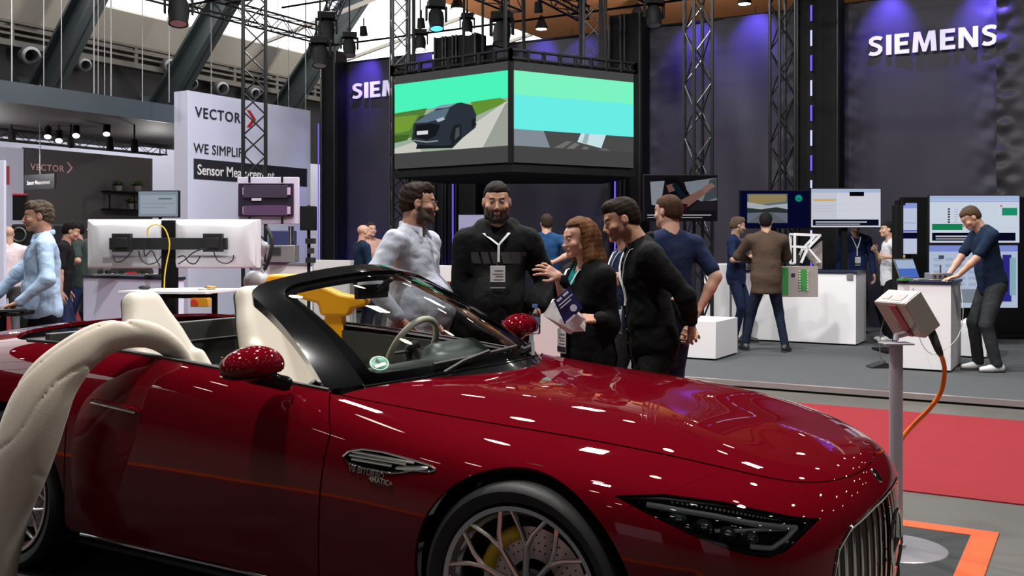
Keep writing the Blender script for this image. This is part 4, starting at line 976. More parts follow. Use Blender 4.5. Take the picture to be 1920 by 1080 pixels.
# ---------------------------------------------------------------- door mirrors
for sd in (-1, 1):
    f = Field(.03); f.ell((-1.10, sd*1.00, 1.035), (.085, .125, .070)); f.ell((-1.10, sd*.96, 1.03), (.078, .11, .066)); f.cone((-1.11, sd*.93, 1.01), (-1.11, sd*1.07, 1.02), .055, .045)
    f.post.append(lambda F, P: np.maximum(F, -(P[..., 0]+1.185))); f.post.append(lambda F, P: np.maximum(F, 1.005-P[..., 2]))
    mo = field_obj('door_mirror', f, .007, PAINT, car, it=3, smooth=60)
    f = Field(.02); f.ell((-1.12, sd*1.00, 1.01), (.085, .118, .030)); f.ell((-1.12, sd*.95, .995), (.05, .06, .03)); f.cone((-1.10, sd*.97, .99), (-1.06, sd*.86, .955), .028, .03)
    f.post.append(lambda F, P: np.maximum(F, P[..., 2]-1.004))
    field_obj('mirror_foot', f, .007, BLACKG, mo, it=2)
    MB().box((-1.178, sd*1.0, 1.035), (.006, .14, .07)).build('mirror_glass', mat('mirror_silver', (.8, .8, .8), .03, 1), mo, bevel=.002)
# ---------------------------------------------------------------- cabin
mb = MB()   # tub, bulkhead, inner doors
mb.box((-1.75, 0, .30), (1.75, 1.5, .04))
for sd in (-1, 1):
    pr = [(-.85, .30), (-.85, .90), (-1.3, .955), (-2.1, .99), (-2.6, 1.0), (-2.6, .30)]
    mb.prism(pr, (0, sd*.715, 0), (1, 0, 0), (0, 0, 1), (0, sd*.03, 0))
mb.build('cabin_tub', CABIN, car)
for sd in (-1, 1):
    mb = MB(); u = np.linspace(2.75, 6.75, 24); P, _ = surf(u, np.full(24, 5.74)); P[:, 1] *= sd; Q = P.copy(); Q[:, 1] = sd*.735; Q[:, 2] -= .002
    for i in range(23):
        q = [P[i], P[i+1], Q[i+1], Q[i]]; mb.add(q, [(0, 1, 2, 3) if sd < 0 else (3, 2, 1, 0)])
    mb.tube(P+np.array([0, sd*-.004, .004]), .007, 6)
    mb.build('door_top_seal', BLACKM, car)
mb = MB(); mb.obox((-2.70, -.74, .4), (.04, 0, 0), (0, 1.48, 0), (0, 0, .66)); mb.obox((-3.05, -.66, .985), (.38, 0, .0), (0, 1.32, 0), (0, 0, .03)); mb.obox((-2.66, -.70, .80), (.012, 0, 0), (0, 1.4, 0), (0, 0, .010)); mb.obox((-2.66, -.70, .95), (.012, 0, 0), (0, 1.4, 0), (0, 0, .010))
mb.build('rear_bulkhead', mat('dark_grey_bulkhead', (.05, .052, .052), .5), car, bevel=.004)
mb = MB()
for sd in (-1, 1):
    mb.obox((-2.1, sd*.70, .62), (1.1, 0, 0), (0, -sd*.035, 0), (0, 0, .012)); mb.obox((-2.3, sd*.705, .80), (1.35, 0, .0), (0, -sd*.02, 0), (0, 0, .012))
mb.build('door_card_trim', BLACKM, car)
f = Field(.04); f.cone((-1.02, -.62, .90), (-1.02, .62, .90), .10, .10, sc=(1.35, 1, .62)); f.cone((-1.12, .22, .94), (-1.12, .52, .94), .075, .075); f.post.append(lambda F, P: np.maximum(F, P[..., 0]+.86+.3*np.abs(P[..., 1])))
field_obj('dashboard', f, .018, mat('dashboard_leather', (.030, .036, .034), .45), car, it=2)
mb = MB().box((-.83, 0, .905), (.36, 1.25, .03)); mb.build('dashboard_top', CABIN, car, bevel=.01)
sw = Vector((-1.36, .36, .95)); sa = Vector((-.90, 0, .44)).normalized()
mb = MB(); q = sa.to_track_quat('Z', 'Y'); ring = [sw+q @ Vector((.178*math.cos(a), .178*math.sin(a), 0)) for a in np.linspace(0, 2*math.pi, 48, endpoint=False)]
mb.tube(ring, .0165, 12, closed=True)
st = mb.build('steering_wheel', LEATHER, car)
mb = MB().tube([ring[0], sw, ring[24]], .014, 8, flat=(1.3, .6)).tube([sw, ring[36]], .014, 8).sph(sw, (.055, .055, .03), 16, rot=q.to_matrix()).tube([sw, sw-sa*.28], .03, 10)
mb.build('steering_hub', CABIN, st)
def seat(sd):
    y = sd*.37; f = Field(.03); f.cone((-2.14, y-.14, .60), (-2.14, y+.14, .60), .085); f.ell((-1.88, y, .55), (.32, .24, .09), k=.06)
    def back(f, r0, dx, sc):
        for i in range(15):
            q = i/14; z = .66+.53*q; w = np.interp(q, [0, .4, .72, .88, 1], [.150, .145, .100, .062, .045])*sc; f.cone((-2.20-.27*q+dx, y-w, z), (-2.20-.27*q+dx, y+w, z), r0-.018*q, None, k=.02)
    back(f, .078, 0, 1.0)
    for s2 in (-1, 1): f.cone((-2.09, y+s2*.20, .64), (-2.26, y+s2*.175, .93), .055, .030, k=.04)
    o = field_obj('seat', f, .011, LEATHER, car, it=4)
    bk = Field(.03); back(bk, .055, -.055, .9); field_obj('seat_back_shell', bk, .015, CABIN, o, it=3); return o
seat(-1); seat(1)
# ================================================================ PEOPLE
def skin_mat(name, rgb): return mat(name, rgb, .5, vcol='tint', bump=.0004, bs=300, spec=.4)
SKIN = skin_mat('skin', (.5, .3, .22))
def fabric(name, rgb, rough=.85, bump=.014, bs=6.5, **k):
    m = mat(name, rgb, rough, bump=bump, bs=bs, spec=.12, **k)
    for n in m.node_tree.nodes:
        if n.type == 'TEX_NOISE': n.inputs['Distortion'].default_value = 1.4; n.inputs['Roughness'].default_value = .45
    return m
def rotm(yaw=0, pitch=0, roll=0): return Matrix.Rotation(yaw, 3, 'Z') @ Matrix.Rotation(pitch, 3, 'X') @ Matrix.Rotation(roll, 3, 'Y')
def hand_parts(f, wr, d, pn, side, curl=(25, 30, 20), spread=6, thumb=(35, 20), s=1.0, index_curl=None):
    """five fingers and a palm. wr wrist, d pointing direction, pn the way the palm faces, side +1 right / -1 left hand"""
    d = Vector(d).normalized(); pn = Vector(pn); pn = (pn-d*pn.dot(d)).normalized(); lat = d.cross(pn)*side   # towards the thumb
    wr = Vector(wr); kn = []
    for i, (o, L) in enumerate(((.030, .090), (.010, .094), (-.011, .090), (-.030, .082))):
        k = wr+d*L*s+lat*o*s; kn.append(k); f.cone(wr+lat*o*.55*s+d*.01*s, k, .0135*s, .0105*s, k=.012*s)
    f.ell(wr+d*.045*s+pn*.006*s+lat*.02*s, (.02*s, .02*s, .02*s), k=.015*s)
    lens = ((.040, .025, .020), (.045, .028, .022), (.041, .026, .021), (.032, .020, .018))
    for i in range(4):
        p = kn[i]; sp = math.radians(spread*(1.5-i)); dd = (d*math.cos(sp)+lat*math.sin(sp)).normalized(); ax = dd.cross(pn).normalized(); r = (.0095 if i < 3 else .0082)*s
        c0 = curl if (i or index_curl is None) else index_curl; ang = 0; q = dd; nn = pn
        for j in range(3):
            ang = math.radians(c0[j]*(1+.12*i)); q2 = q*math.cos(ang)+nn*math.sin(ang); nn = nn*math.cos(ang)-q*math.sin(ang); q = q2
            e = p+q*lens[i][j]*s; f.cone(p, e, r, r*.9, k=.004*s); p = e; r *= .92
    b = wr+d*.022*s+lat*.022*s; ta, tb = math.radians(thumb[0]), math.radians(thumb[1])
    t1 = (lat*math.cos(math.pi/2-ta)+d*math.sin(math.pi/2-ta)+pn*math.sin(tb)).normalized(); t2 = (d*.8+t1*.6+pn*math.sin(tb)*.7).normalized()
    p1 = b+t1*.040*s; p2 = p1+(t1*.6+t2*.4).normalized()*.032*s; p3 = p2+t2*.026*s
    f.cone(b, p1, .014*s, .0115*s, k=.012*s); f.cone(p1, p2, .0108*s, .0098*s, k=.004*s); f.cone(p2, p3, .0098*s, .0085*s, k=.004*s)
def ik(a, c, l1, l2, hint):
    a, c, hint = Vector(a), Vector(c), Vector(hint); d = c-a; L = min(d.length, (l1+l2)*.999); u = d.normalized(); c = a+u*L
    x = (l1*l1-l2*l2+L*L)/(2*L); h = math.sqrt(max(l1*l1-x*x, 0)); n = (hint-u*hint.dot(u)).normalized(); return a+u*x+n*h, c
HX, HZ = 1.04, .92      # width and height of the head
def head_field(P, R, s, fem=False, chub=0.0, mouth=True):
    f = Field(.018)
    def T(x, y, z): return tuple(P+R @ Vector((x*s*HX, y*s, z*s*HZ)))
    Rm = np.array(R)
    def E(c, r, k=.018, op=1): f.ell(T(*c), (r[0]*s*HX, r[1]*s, r[2]*s*HZ), Rm, k*s, op)
    def C(a, b, ra, rb=None, k=.012, op=1): f.cone(T(*a), T(*b), ra*s, (ra if rb is None else rb)*s, k*s, op)
    w = 1+chub
    E((0, -.018, .035), (.074, .096, .086)); E((0, .030, -.025), (.060*w, .060, .080)); E((0, .018, -.06), (.055*w, .060, .048))
    C((-.045*w, -.005, -.058), (-.012, .068, -.098), .022, .019, .02); C((.045*w, -.005, -.058), (.012, .068, -.098), .022, .019, .02)
    E((0, .074, -.100), (.020, .016, .015), .015)
    C((-.034, .077, .030), (-.008, .084, .026), .010, .009); C((.034, .077, .030), (.008, .084, .026), .010, .009); E((0, .050, .050), (.048, .034, .030))
    for q in (-1, 1):
        E((q*.031, .099, .006), (.017, .016, .012), .010, -1); E((q*.041, .060, -.030), (.024*w, .024, .024), .015)
        E((q*.030, .077, .006), (.0125, .0125, .0115), .003)
        C((q*.020, .086, .0145), (q*.042, .080, .0135), .0035, .003, .004)
        E((q*.076, -.012, -.005), (.009, .019, .030), .006); E((q*.083, -.006, -.003), (.005, .010, .018), .004, -1); E((q*.070, -.006, -.012), (.012, .014, .02), .01)
        E((q*.010, .101, -.037), (.0075, .010, .0065), .006)
    n = .9 if fem else 1.0
    C((0, .087, .012), (0, .108*n+.01*(1-n), -.028), .0075, .0095, .010); E((0, .109, -.033), (.0095, .010, .008), .007)
    C((-.019, .086, -.061), (0, .095, -.0585), .005, .0062, .006); C((.019, .086, -.061), (0, .095, -.0585), .005, .0062, .006)
    C((-.017, .085, -.070), (0, .0925, -.0715), .0055, .007, .006); C((.017, .085, -.070), (0, .0925, -.0715), .0055, .007, .006)
    C((-.022, .092, -.0655), (.022, .092, -.0655), .0018, .0018, .003, -1)
    return f
def person(spec):
    """builds one clothed figure. local frame: faces +Y, feet at z=0"""
    g = dict(h=1.78, w=1.0, belly=0., fem=False, lean=0., side=0., twist=0., head=(0, 0, 0), feet=((.11, 0, 0), (-.11, .02, 0)), fine=False, hands=None, skin=(.47, .27, .19),
             hair=(.03, .018, .01), hairstyle='short', beard=None, top='shirt', topc=(.3, .4, .6), toph=None, sleeve='long', pants=(.02, .02, .025), shoes=(.02, .02, .02), coll=None, legs=True, armr=1.0, shift=(0, 0), bald=False)
    g.update(spec); k = g['h']/1.80; t = thing('person', g['label'], 'person', g['loc'], g['rz'])
    w = g['w']; fem = g['fem']; hz = .94*k; lm = g.get('hip', (0, 0)); hip = Vector((lm[0], lm[1], hz+g.get('drop', 0)))
    Rt = Matrix.Rotation(g['twist'], 3, 'Z') @ Matrix.Rotation(-g['lean'], 3, 'X') @ Matrix.Rotation(g['side'], 3, 'Y')
    def B(x, y, z): return hip+Rt @ (Vector((x, y, z))*k)
    sh = .195*w if not fem else .165*w
    neck = B(0, -.01, .57); headc = B(*g.get('headpos', (0, .035, .725))); Rh = rotm(*g['head']); Rh = Rt @ Rh if g.get('headrel') else Rh
    S = {1: B(sh, -.01, .50), -1: B(-sh, -.01, .50)}; Rtn = np.array(Rt)
    def torso(f, o):
        kk = .06
        f.ell(B(0, .0, .36), ((.158*w+o)*k, (.108*w+.05*(w-1)+o)*k, (.20)*k), Rtn, kk); f.cone(S[1]*.80+S[-1]*.20+Rt @ Vector((0, .0, -.03)), S[1]*.20+S[-1]*.80+Rt @ Vector((0, 0, -.03)), (.070+o)*k, None, kk)
        f.ell(B(0, .0, .17), ((.140*w*(.92 if fem else 1)+o)*k, (.102*w+o)*k, .19*k), Rtn, kk); f.ell(B(0, -.012, .01), ((.158*(w if not fem else w*1.06)+o)*k, (.112*w+o)*k, .13*k), Rtn, kk)
        if g['belly']: f.ell(B(0, .06+g['belly']*.25, .13), ((.15*w+o)*k, (.09+g['belly']+o)*k, .19*k), Rtn, .08)
        if fem:
            for q in (-1, 1): f.ell(B(q*.07, .085, .34), ((.062+o)*k, (.055+o)*k, (.065+o)*k), Rtn, .04)
        for q in (-1, 1): f.cone(B(q*.05, -.02, .56), B(q*(sh-.02), -.015, .495), (.045+o)*k, (.055+o)*k, .05)
    hands = g['hands'] or {}; arms = {}
    for q in (1, -1):
        H = hands.get(q, {}); wr = H.get('at')
        wr = B(q*(sh+.07), .06, -.03) if wr is None else Vector(wr)*(k if not H.get('abs') else 1)
        el, wr = ik(S[q], wr, .285*k, .255*k, H.get('elbow', (q*.6, -.8, -.2))); d = Vector(H.get('dir', (wr-el).normalized()*.9+Vector((0, .1, -.1)))); arms[q] = (S[q], el, wr, d, Vector(H.get('palm', (-q, 0.1, 0))), H)
    legs = {}
    for q, ft in ((1, g['feet'][0]), (-1, g['feet'][1])):
        hj = hip+Vector((q*.085*k*(.95 if fem else 1), 0, -.03*k)); an = Vector((ft[0], ft[1], .085*k)); kn, an = ik(hj, an, .43*k, .425*k, (q*.12, 1, 0)); legs[q] = (hj, kn, an, ft[2])
    # ---- skin
    f = Field(.03); torso(f, -.014)
    for q in (1, -1):
        s0, el, wr, d, pn, H = arms[q]; a = g['armr']; f.cone(s0, el, .046*k*a, .038*k*a, .03); f.cone(el, el.lerp(wr, .35), .039*k*a, .038*k*a, .02); f.cone(el.lerp(wr, .35), wr, .038*k*a, .026*k, .02)
        if g['legs']:
            hj, kn, an, ya = legs[q]; f.cone(hj, kn, .070*k, .045*k, .03); f.cone(kn, an, .045*k, .035*k, .02); fd = Vector((math.sin(-ya), math.cos(ya), 0)); f.cone(an-Vector((0, 0, .03)), an+fd*.12*k-Vector((0, 0, .05)), .03, .025)
    base = f; hfine = .0048 if g['fine'] else .010
    hf = head_field(headc, Rh, k*g.get('headk', .96), fem, g.get('chub', 0.0)); nr = (.050 if fem else .060*w**.5)*k
    hf.cone(headc+Rh @ Vector((0, -.025, -.06))*k, neck-Rt @ Vector((0, .01, .07)), nr*.95, nr*1.1, .03)
    parts = [(base, .016 if not g['fine'] else .012, None, None), (hf, .0038 if g['fine'] else .0075, None, None)]
    for q in (1, -1):
        s0, el, wr, d, pn, H = arms[q]
        if H.get('hide'): continue
        f = Field(.01); f.cone(el.lerp(wr, .6), wr+Vector(d).normalized()*.01, .032*k, .024*k, .01); sc = k*(.92 if fem else 1.0)
        hand_parts(f, wr, d, pn, q, H.get('curl', (22, 28, 18)), H.get('spread', 5), H.get('thumb', (35, 15)), sc, H.get('index')); parts.append((f, .0036 if g['fine'] else .0065, None, None))
    sk = np.array(g['skin']); Ri = np.array(Rh).T; hc = np.array(headc); hk = k*g.get('headk', .96); hcol = np.array(g['hair']); bd = g['beard']; iris = np.array(g.get('iris', (.03, .025, .02)))
    def tint(V):
        C = np.tile(sk, (len(V), 1)); L = ((V-hc) @ Ri.T)/hk/np.array([HX, 1, HZ]); x, y, z = np.abs(L[:, 0]), L[:, 1], L[:, 2]; near = (np.linalg.norm(L, axis=1) < .15)
        def mixc(m, c, a=1.0):
            m = (m & near)[:, None]*a; nonlocal C; C = C*(1-m)+np.array(c)*m
        mixc((y > .03) & (z < .0) & (z > -.05) & (x > .02) & (x < .05), sk*np.array([1.06, .90, .88]), .4)
        mixc((y > .078) & (x < .024) & (z > -.078) & (z < -.055), sk*(np.array([.95, .58, .56]) if fem else np.array([.86, .66, .64])))
        if bd: mixc((z < -.048+.02*(x > .05)) & (y > -.01) & (z > -.14) & ~((y > .080) & (x < .02) & (z > -.076) & (z < -.056)), np.array(bd), .8 if g.get('beardmesh') else .55)
        mixc((y > .070) & (z > .0225) & (z < .034) & (x > .012) & (x < .052), hcol, .8)
        e = np.hypot(x-.0305, (z-.0058)*1.45); mixc((y > .074) & (e < .0135), (.50, .46, .43)); mixc((y > .080) & (e < .0072), iris); mixc((y > .074) & (np.abs(e-.0145) < .0022) & (z > .006), sk*.25, .9)
        return np.clip(C, 0, 1)
    field_obj('body', parts, None, SKIN, t, it=1, colfn=tint)
    # ---- hair
    HM = mat('hair_%02x%02x%02x' % tuple(int(255*min(1, c*3)) for c in g['hair']), g['hair'], .75, bump=.004, bs=260, stretch=(1, 1, .10), var=.4, vs=150, spec=.15)
    def T(x, y, z): return headc+Rh @ Vector((x*HX, y, z*HZ))*hk
    hs = g['hairstyle']; Rn = np.array(Rh); hh = .005 if g['fine'] else .009
    if not g['bald']:
        f = Field(.02*hk); vol = g.get('vol', .010)
        f.ell(T(0, -.020, .040), tuple(v*hk for v in (.077+vol, .099+vol, .088+vol)), Rn); f.ell(T(0, -.055, -.01), tuple(v*hk for v in (.066+vol*.8, .062+vol, .075)), Rn)
        if hs != 'long': f.ell(T(0, .026, .078), tuple(v*hk for v in (.052, .052+vol*.5, .036+vol*.4)), Rn, .02)
        if hs in ('quiff', 'curly'): f.ell(T(0, .045, .103), tuple(v*hk for v in (.050, .040, .022+vol)), Rn, .02); f.ell(T(.015, .02, .108), (.045*hk, .05*hk, .022*hk), Rn, .02)
        if hs == 'long':
            for q in (-1, 1): f.cone(T(q*.072, -.02, .02), T(q*.085, -.02, -.13), .028*hk, .036*hk, .03); f.cone(T(q*.085, -.02, -.13), T(q*.082, .01, -.27), .036*hk, .014*hk, .03)
            f.cone(T(0, -.06, 0), T(0, -.085, -.16), .075*hk, .075*hk, .04); f.cone(T(0, -.085, -.16), T(0, -.085, -.27), .075*hk, .045*hk, .04)
        if hs == 'bun': f.ell(T(0, -.13, .05), (.04*hk,)*3, Rn)
        yl = .052 if hs != 'long' else .045
        fl = .066 if hs in ('short', 'quiff', 'curly') else .094
        def trim(F, P):
            L = ((P-hc) @ Ri.T)/hk/np.array([HX, 1, HZ]); x, y, z = L[..., 0], L[..., 1], L[..., 2]; amp = .004 if hs != 'curly' else .011
            F = F+hk*amp*wob(L, 130 if hs != 'curly' else 95, 3, (1, .5, .6))+(hk*.007*wob(L, 42, 6, (1, 1, .8)) if hs == 'long' else 0)
            face = np.maximum(yl-y+.25*np.abs(x)*(1 if hs == 'long' else .0)-.35*np.maximum(z-fl, 0)*0, z-fl-.22*np.maximum(0, .06-np.abs(x)))
            F = np.maximum(F, -(np.minimum(y-(.012+.35*(z+.02)*(z > -.02) if hs != 'long' else .03+0*z), fl-z+.12*np.abs(x))))*hk if False else F
            cutf = np.minimum(y-((.006+.55*np.clip(z-.015, 0, .05)) if hs != 'long' else .018), fl-z)+.0035*wob(L, 170, 9)     # in front of the ears and under the hairline: no hair
            F = np.maximum(F, cutf*hk)
            if hs != 'long':
                low = -.055+.3*(y+.06)-z; F = np.maximum(F, (low)*hk)
                ear = .024-np.sqrt((y+.004)**2+((z+.002)*.75)**2); F = np.maximum(F, np.where(np.abs(x) > .06, ear, -1)*hk)
            return F
        f.post.append(trim); field_obj('hair', f, hh*hk, HM, t, it=2)
    if bd and g.get('beardmesh'):
        f = Field(.012); b_ = g['beardmesh']
        for q in (-1, 1): f.cone(T(q*.060, .005, -.035), T(q*.048, .035, -.085), .016*hk, (.020+b_)*hk, .015); f.cone(T(q*.048, .035, -.085), T(q*.012, .074, -.108), (.020+b_)*hk, (.018+b_)*hk, .015)
        f.cone(T(-.022, .086, -.050), T(.022, .086, -.050), .0068*hk, None, .006); 
        for q in (-1, 1): f.cone(T(q*.024, .084, -.052), T(q*.026, .080, -.085), .008*hk, .010*hk, .008)
        f.ell(T(0, .091, -.0655), (.019*hk, .02*hk, .0085*hk), Rn, .003, -1); f.post.append(lambda F, P: F+.0022*wob(P, 260, 5))
        field_obj('beard', f, .0045*hk, mat('beard_%02x' % int(bd[0]*900), bd, .8, bump=.004, bs=260, var=.3, vs=90), t, it=1)
    # ---- top
    def sleeves(f, o, cuff, which=(1, -1)):
        for q in which:
            s0, el, wr, d, pn, H = arms[q]; a = g['armr']; f.cone(s0, el, (.052*a+o)*k, (.043*a+o)*k, .03)
            if cuff > 0: f.cone(el, el.lerp(wr, cuff), (.043*a+o)*k, ((.043*(1-cuff)+.031*cuff)*max(a, 1)+o)*k, .03)
    up = np.array(Rt @ Vector((0, 0, 1))); hipn = np.array(hip); fwd = np.array(Rt @ Vector((0, 1, 0))); rt = np.array(Rt @ Vector((1, 0, 0)))
    TM = g['topm'] if 'topm' in g else fabric('cloth_'+g['top']+'_%02x%02x%02x' % tuple(int(255*min(1, c)**.5) for c in g['topc']), g['topc'])
    o = {'shirt': .010, 'tee': .010, 'hoodie': .026, 'jacket': .020, 'blazer': .020}[g['top']]; vox = .0095 if g['fine'] else .015
    hem = g.get('hem', {'shirt': -.10, 'tee': -.12, 'hoodie': -.16, 'jacket': -.16, 'blazer': -.20}[g['top']])*k
    f = Field(.03); torso(f, o); tee = g['sleeve'] == 'short'
    if tee:
        for q in (1, -1): s0, el = arms[q][:2]; f.cone(s0, s0.lerp(el, .78), .062*k, .060*k, .04)
    else: sleeves(f, o, g.get('cuff', .93))
    sk_r = (.112*w+.035*g['belly']*4+o)*k; f.cone(B(0, .01+g['belly']*.25, hem/k-.06), B(0, .01+g['belly']*.3, .16), sk_r, sk_r, .05, sc=(1.36 if not g['twist'] else 1.3, 1.0, 1.0))
    if g['top'] == 'hoodie': f.cone(B(-.07, -.06, .585), B(.07, -.06, .585), .058*k, None, .04); f.cone(B(-.088, -.03, .59), B(-.055, .070, .515), .040*k, .030*k, .02); f.cone(B(.088, -.03, .59), B(.055, .070, .515), .040*k, .030*k, .02)
    fa = g.get('fold', .0045 if g['fine'] else .004); seed = int(abs(g['loc'][0]*100)) % 97
    f.post.append(lambda F, P: F+fa*wob(P, 24, seed, (1, .6, .8))+fa*.5*wob(P, 55, seed+1, (.8, .8, 1))+fa*1.5*(np.abs(wob(P, 15, seed+2, (.7, .7, 1.1)))-.35)*-1+fa*.9*(1-np.abs(wob(P, 27, seed+7, (.5, .5, 1.3))))**5)
    f.post.append(lambda F, P: np.maximum(F, (hem-(P-hipn) @ up)))
    nk = np.array(neck); opn = g.get('opening')
    def neckhole(F, P):
        L = P-nk; z = L @ up; y = L @ fwd; x = L @ rt; r = (.062 if not fem else .066)*k; d = r-np.sqrt(x*x+(y-.012)**2); F = np.maximum(F, np.where(z > -.06*k, d, -1))
        if opn: v = (opn[0]*np.clip((.0-z)/(opn[1]), 0, 1)*0+opn[0]*np.clip(1-(-z)/opn[1], opn[2], 1)); F = np.maximum(F, np.where((y > 0), v-np.abs(x), -1))
        return F
    if g['top'] != 'hoodie': f.post.append(neckhole)
    topo = field_obj('top' if g['top'] == 'tee' else g['top'], f, vox, TM, t, it=2); topf = f
    if g.get('inner'):
        f2 = Field(.03); torso(f2, .004); f2.post.append(lambda F, P: np.maximum(F, (hem+.02-(P-hipn) @ up))); f2.post.append(lambda F, P: np.maximum(F, np.where((P-nk) @ up > -.07*k, .058*k-np.sqrt(((P-nk) @ rt)**2+((P-nk) @ fwd-.012)**2), -1)))
        field_obj('inner_top', f2, vox, fabric('inner_%02x' % int(g['inner'][1]*255), g['inner']), t, it=2)
    if g['coll']:
        f = Field(.010)
        Rr = .064*k if not fem else .056*k; c0 = neck+Rt @ Vector((0, .004, -.008))*k; pts = []
        for i in range(13):
            a = math.radians(-62-i*(236/12)); pts.append(c0+Rt @ Vector((Rr*math.cos(a+math.radians(-0)), Rr*1.05*math.sin(a)*1, .012*math.sin(-a)*k*0+.01*k-.018*k*math.cos(math.pi*(i-6)/6)*-1*0)))
        pts = [c0+Rt @ Vector((Rr*1.02*math.sin(a), Rr*1.08*math.cos(a), (.016-.020*math.cos(a))*k)) for a in np.linspace(math.radians(26), math.radians(334), 15)]
        up_ = Rt @ Vector((0, 0, .016*k))
        for a, b in zip(pts, pts[1:]): f.cone(a, b, .013*k, None, .008); f.cone(a+up_, b+up_, .010*k, None, .010)
        for q, e in ((1, pts[0]), (-1, pts[-1])): f.cone(e, e+Rt @ Vector((q*.040, .026, -.060))*k, .013*k, .006*k, .008); f.cone(e+up_, e+Rt @ Vector((q*.030, .022, -.030))*k, .012*k, .009*k, .012)
        field_obj('collar', f, .0055 if g['fine'] else .009, TM if g['coll'] is True else g['coll'], topo, it=1)
        if opn is None and g['top'] == 'shirt':
            surfpt = []
            for zz in np.linspace(.50, hem/k+.02, 26):
                ys = np.linspace(.35, 0, 120)*k; Pq = np.array([hip+Rt @ (Vector((0, y/k, zz))*k) for y in ys]); v = topf.at(Pq); i = int(np.argmax(v < 0)); surfpt.append(Vector(Pq[i])+Vector(fwd)*.001)
            MB().tube(surfpt, .011*k, 6, flat=(1, .22)).build('placket', TM, topo)
            if g['fine']:
                for p_ in surfpt[1::3]: MB().sph(p_+Vector(fwd)*.003, (.0055, .003, .0055), 8).build('button', mat('button', (.6, .6, .62), .3), topo)
    # ---- trousers, shoes
    if g['legs']:
        f = Field(.03); f.ell(B(0, -.012, .01), ((.158*(w if not fem else w*1.06)+.006)*k, (.112*w+.006)*k, .12*k), Rtn, .05); lr = g.get('legr', 1.0)
        for q in (1, -1):
            hj, kn, an, ya = legs[q]; f.cone(hj+Vector((0, 0, -.02)), kn, .092*k*lr*w**.5, .062*k*lr, .035); f.cone(kn, an+Vector((0, 0, -.02)), .060*k*lr, .052*k*lr, .03)
        ft = .055*k; f.post.append(lambda F, P: np.maximum(F+.004*wob(P, 28, seed+5, (1, 1, .5)), ft-P[..., 2])); f.post.append(lambda F, P: np.maximum(F, (P-hipn) @ up-.075*k))
        field_obj('trousers', f, .012 if g['fine'] else .016, fabric('trousers_%02x%02x%02x' % tuple(int(255*min(1, c)**.5) for c in g['pants']), g['pants']), t, it=2)
        SM = mat('shoe_%02x' % int(255*min(1, g['shoes'][0])**.5), g['shoes'], .5)
        for q in (1, -1):
            hj, kn, an, ya = legs[q]; fd = Vector((math.sin(-ya), math.cos(ya), 0)); c = Vector((an.x, an.y, 0)); f = Field(.02)
            f.cone(c-fd*.045+Vector((0, 0, .045)), c+fd*.07+Vector((0, 0, .042)), .040, .040); f.cone(c+fd*.07+Vector((0, 0, .04)), c+fd*.165+Vector((0, 0, .032)), .042, .030); f.cone(c-fd*.03+Vector((0, 0, .06)), c+Vector((0, 0, .10)), .042, .045)
            f.post.append(lambda F, P: np.maximum(F, .002-P[..., 2])); f.post.append(lambda F, P: np.maximum(F, P[..., 2]-.105)); field_obj('shoe', f, .010, SM, t, it=2)
            lo = Field(.02); lo.cone(c-fd*.05+Vector((0, 0, .012)), c+fd*.08+Vector((0, 0, .012)), .043, .045); lo.cone(c+fd*.08+Vector((0, 0, .012)), c+fd*.17+Vector((0, 0, .012)), .045, .034); lo.post.append(lambda F, P: np.maximum(np.maximum(F, -P[..., 2]), P[..., 2]-.018))
            field_obj('sole', lo, .009, mat('shoe_sole', (.5, .5, .5) if g['shoes'][0] > .3 else (.02, .02, .02), .7), COL.objects[-1] if False else t, it=1)
    # ---- extras
    chest = Field(.03); torso(chest, o); chest.cone(B(0, .01+g['belly']*.25, hem/k-.06), B(0, .01+g['belly']*.3, .16), sk_r, sk_r, .05, sc=(1.36 if not g['twist'] else 1.3, 1.0, 1.0))
    if g['top'] == 'hoodie': chest.cone(B(-.085, -.02, .55), B(-.045, .075, .49), .038*k, .030*k, .03); chest.cone(B(.085, -.02, .55), B(.045, .075, .49), .038*k, .030*k, .03)
    def front(x, z, off=.004, back=False, fld=None):   # point on the chest surface
        sg = -1 if back else 1; ys = np.linspace(.45, -.05, 200)*sg; Pq = np.array([B(x, y, z) for y in ys]); v = (fld or chest).at(Pq); i = int(np.argmax(v < 0)); return Vector(Pq[i])+Vector(fwd)*off*sg
    if g.get('lanyard'):
        ly = g['lanyard']; LM = mat('lanyard_white', (.72, .72, .76), .6); zb = ly.get('z', .20); xb = ly.get('x', 0.0); out = ly.get('off', .010)
        zj = ly.get('join', zb+.10)
        join = front(xb, zj, out)
        for q in (-1, 1):
            pts = [B(q*.072, -.03, .575)]+[front(q*.070*(1-u)+xb*u, .545-(.545-zj)*u, out) for u in np.linspace(.02, 1, 10)]+[front(xb, zj-(zj-zb)*u, out) for u in (.33, .66, 1)]
            if q == 1: end = pts[-1]
            MB().tube(pts, .010*k, 6, flat=(1, .15)).build('lanyard_strap', LM, t)
        fo = max((front(xb+dx, zb-dz, out)-end).dot(Vector(fwd)) for dz in (.03, .07, .11, .15) for dx in (-.03, .03)); fo = max(fo, 0)+.004
        e = end+Vector(fwd)*fo; ex = Vector(rt); yf_ = Vector(fwd)
        bx = MB().obox(e-ex*.043+yf_*.006-Vector((0, 0, .15)), ex*.086, yf_*.004, (0, 0, .13)); bo = bx.build('badge', mat('badge_white', (.62, .63, .65), .3), t, bevel=.001)
        b0 = e-Vector((0, 0, .15))+yf_*.0105; sq = MB().obox(b0-ex*.043+Vector((0, 0, .008)), ex*.086, yf_*.0006, (0, 0, .028)); sq.build('badge_stripe', INK, bo)
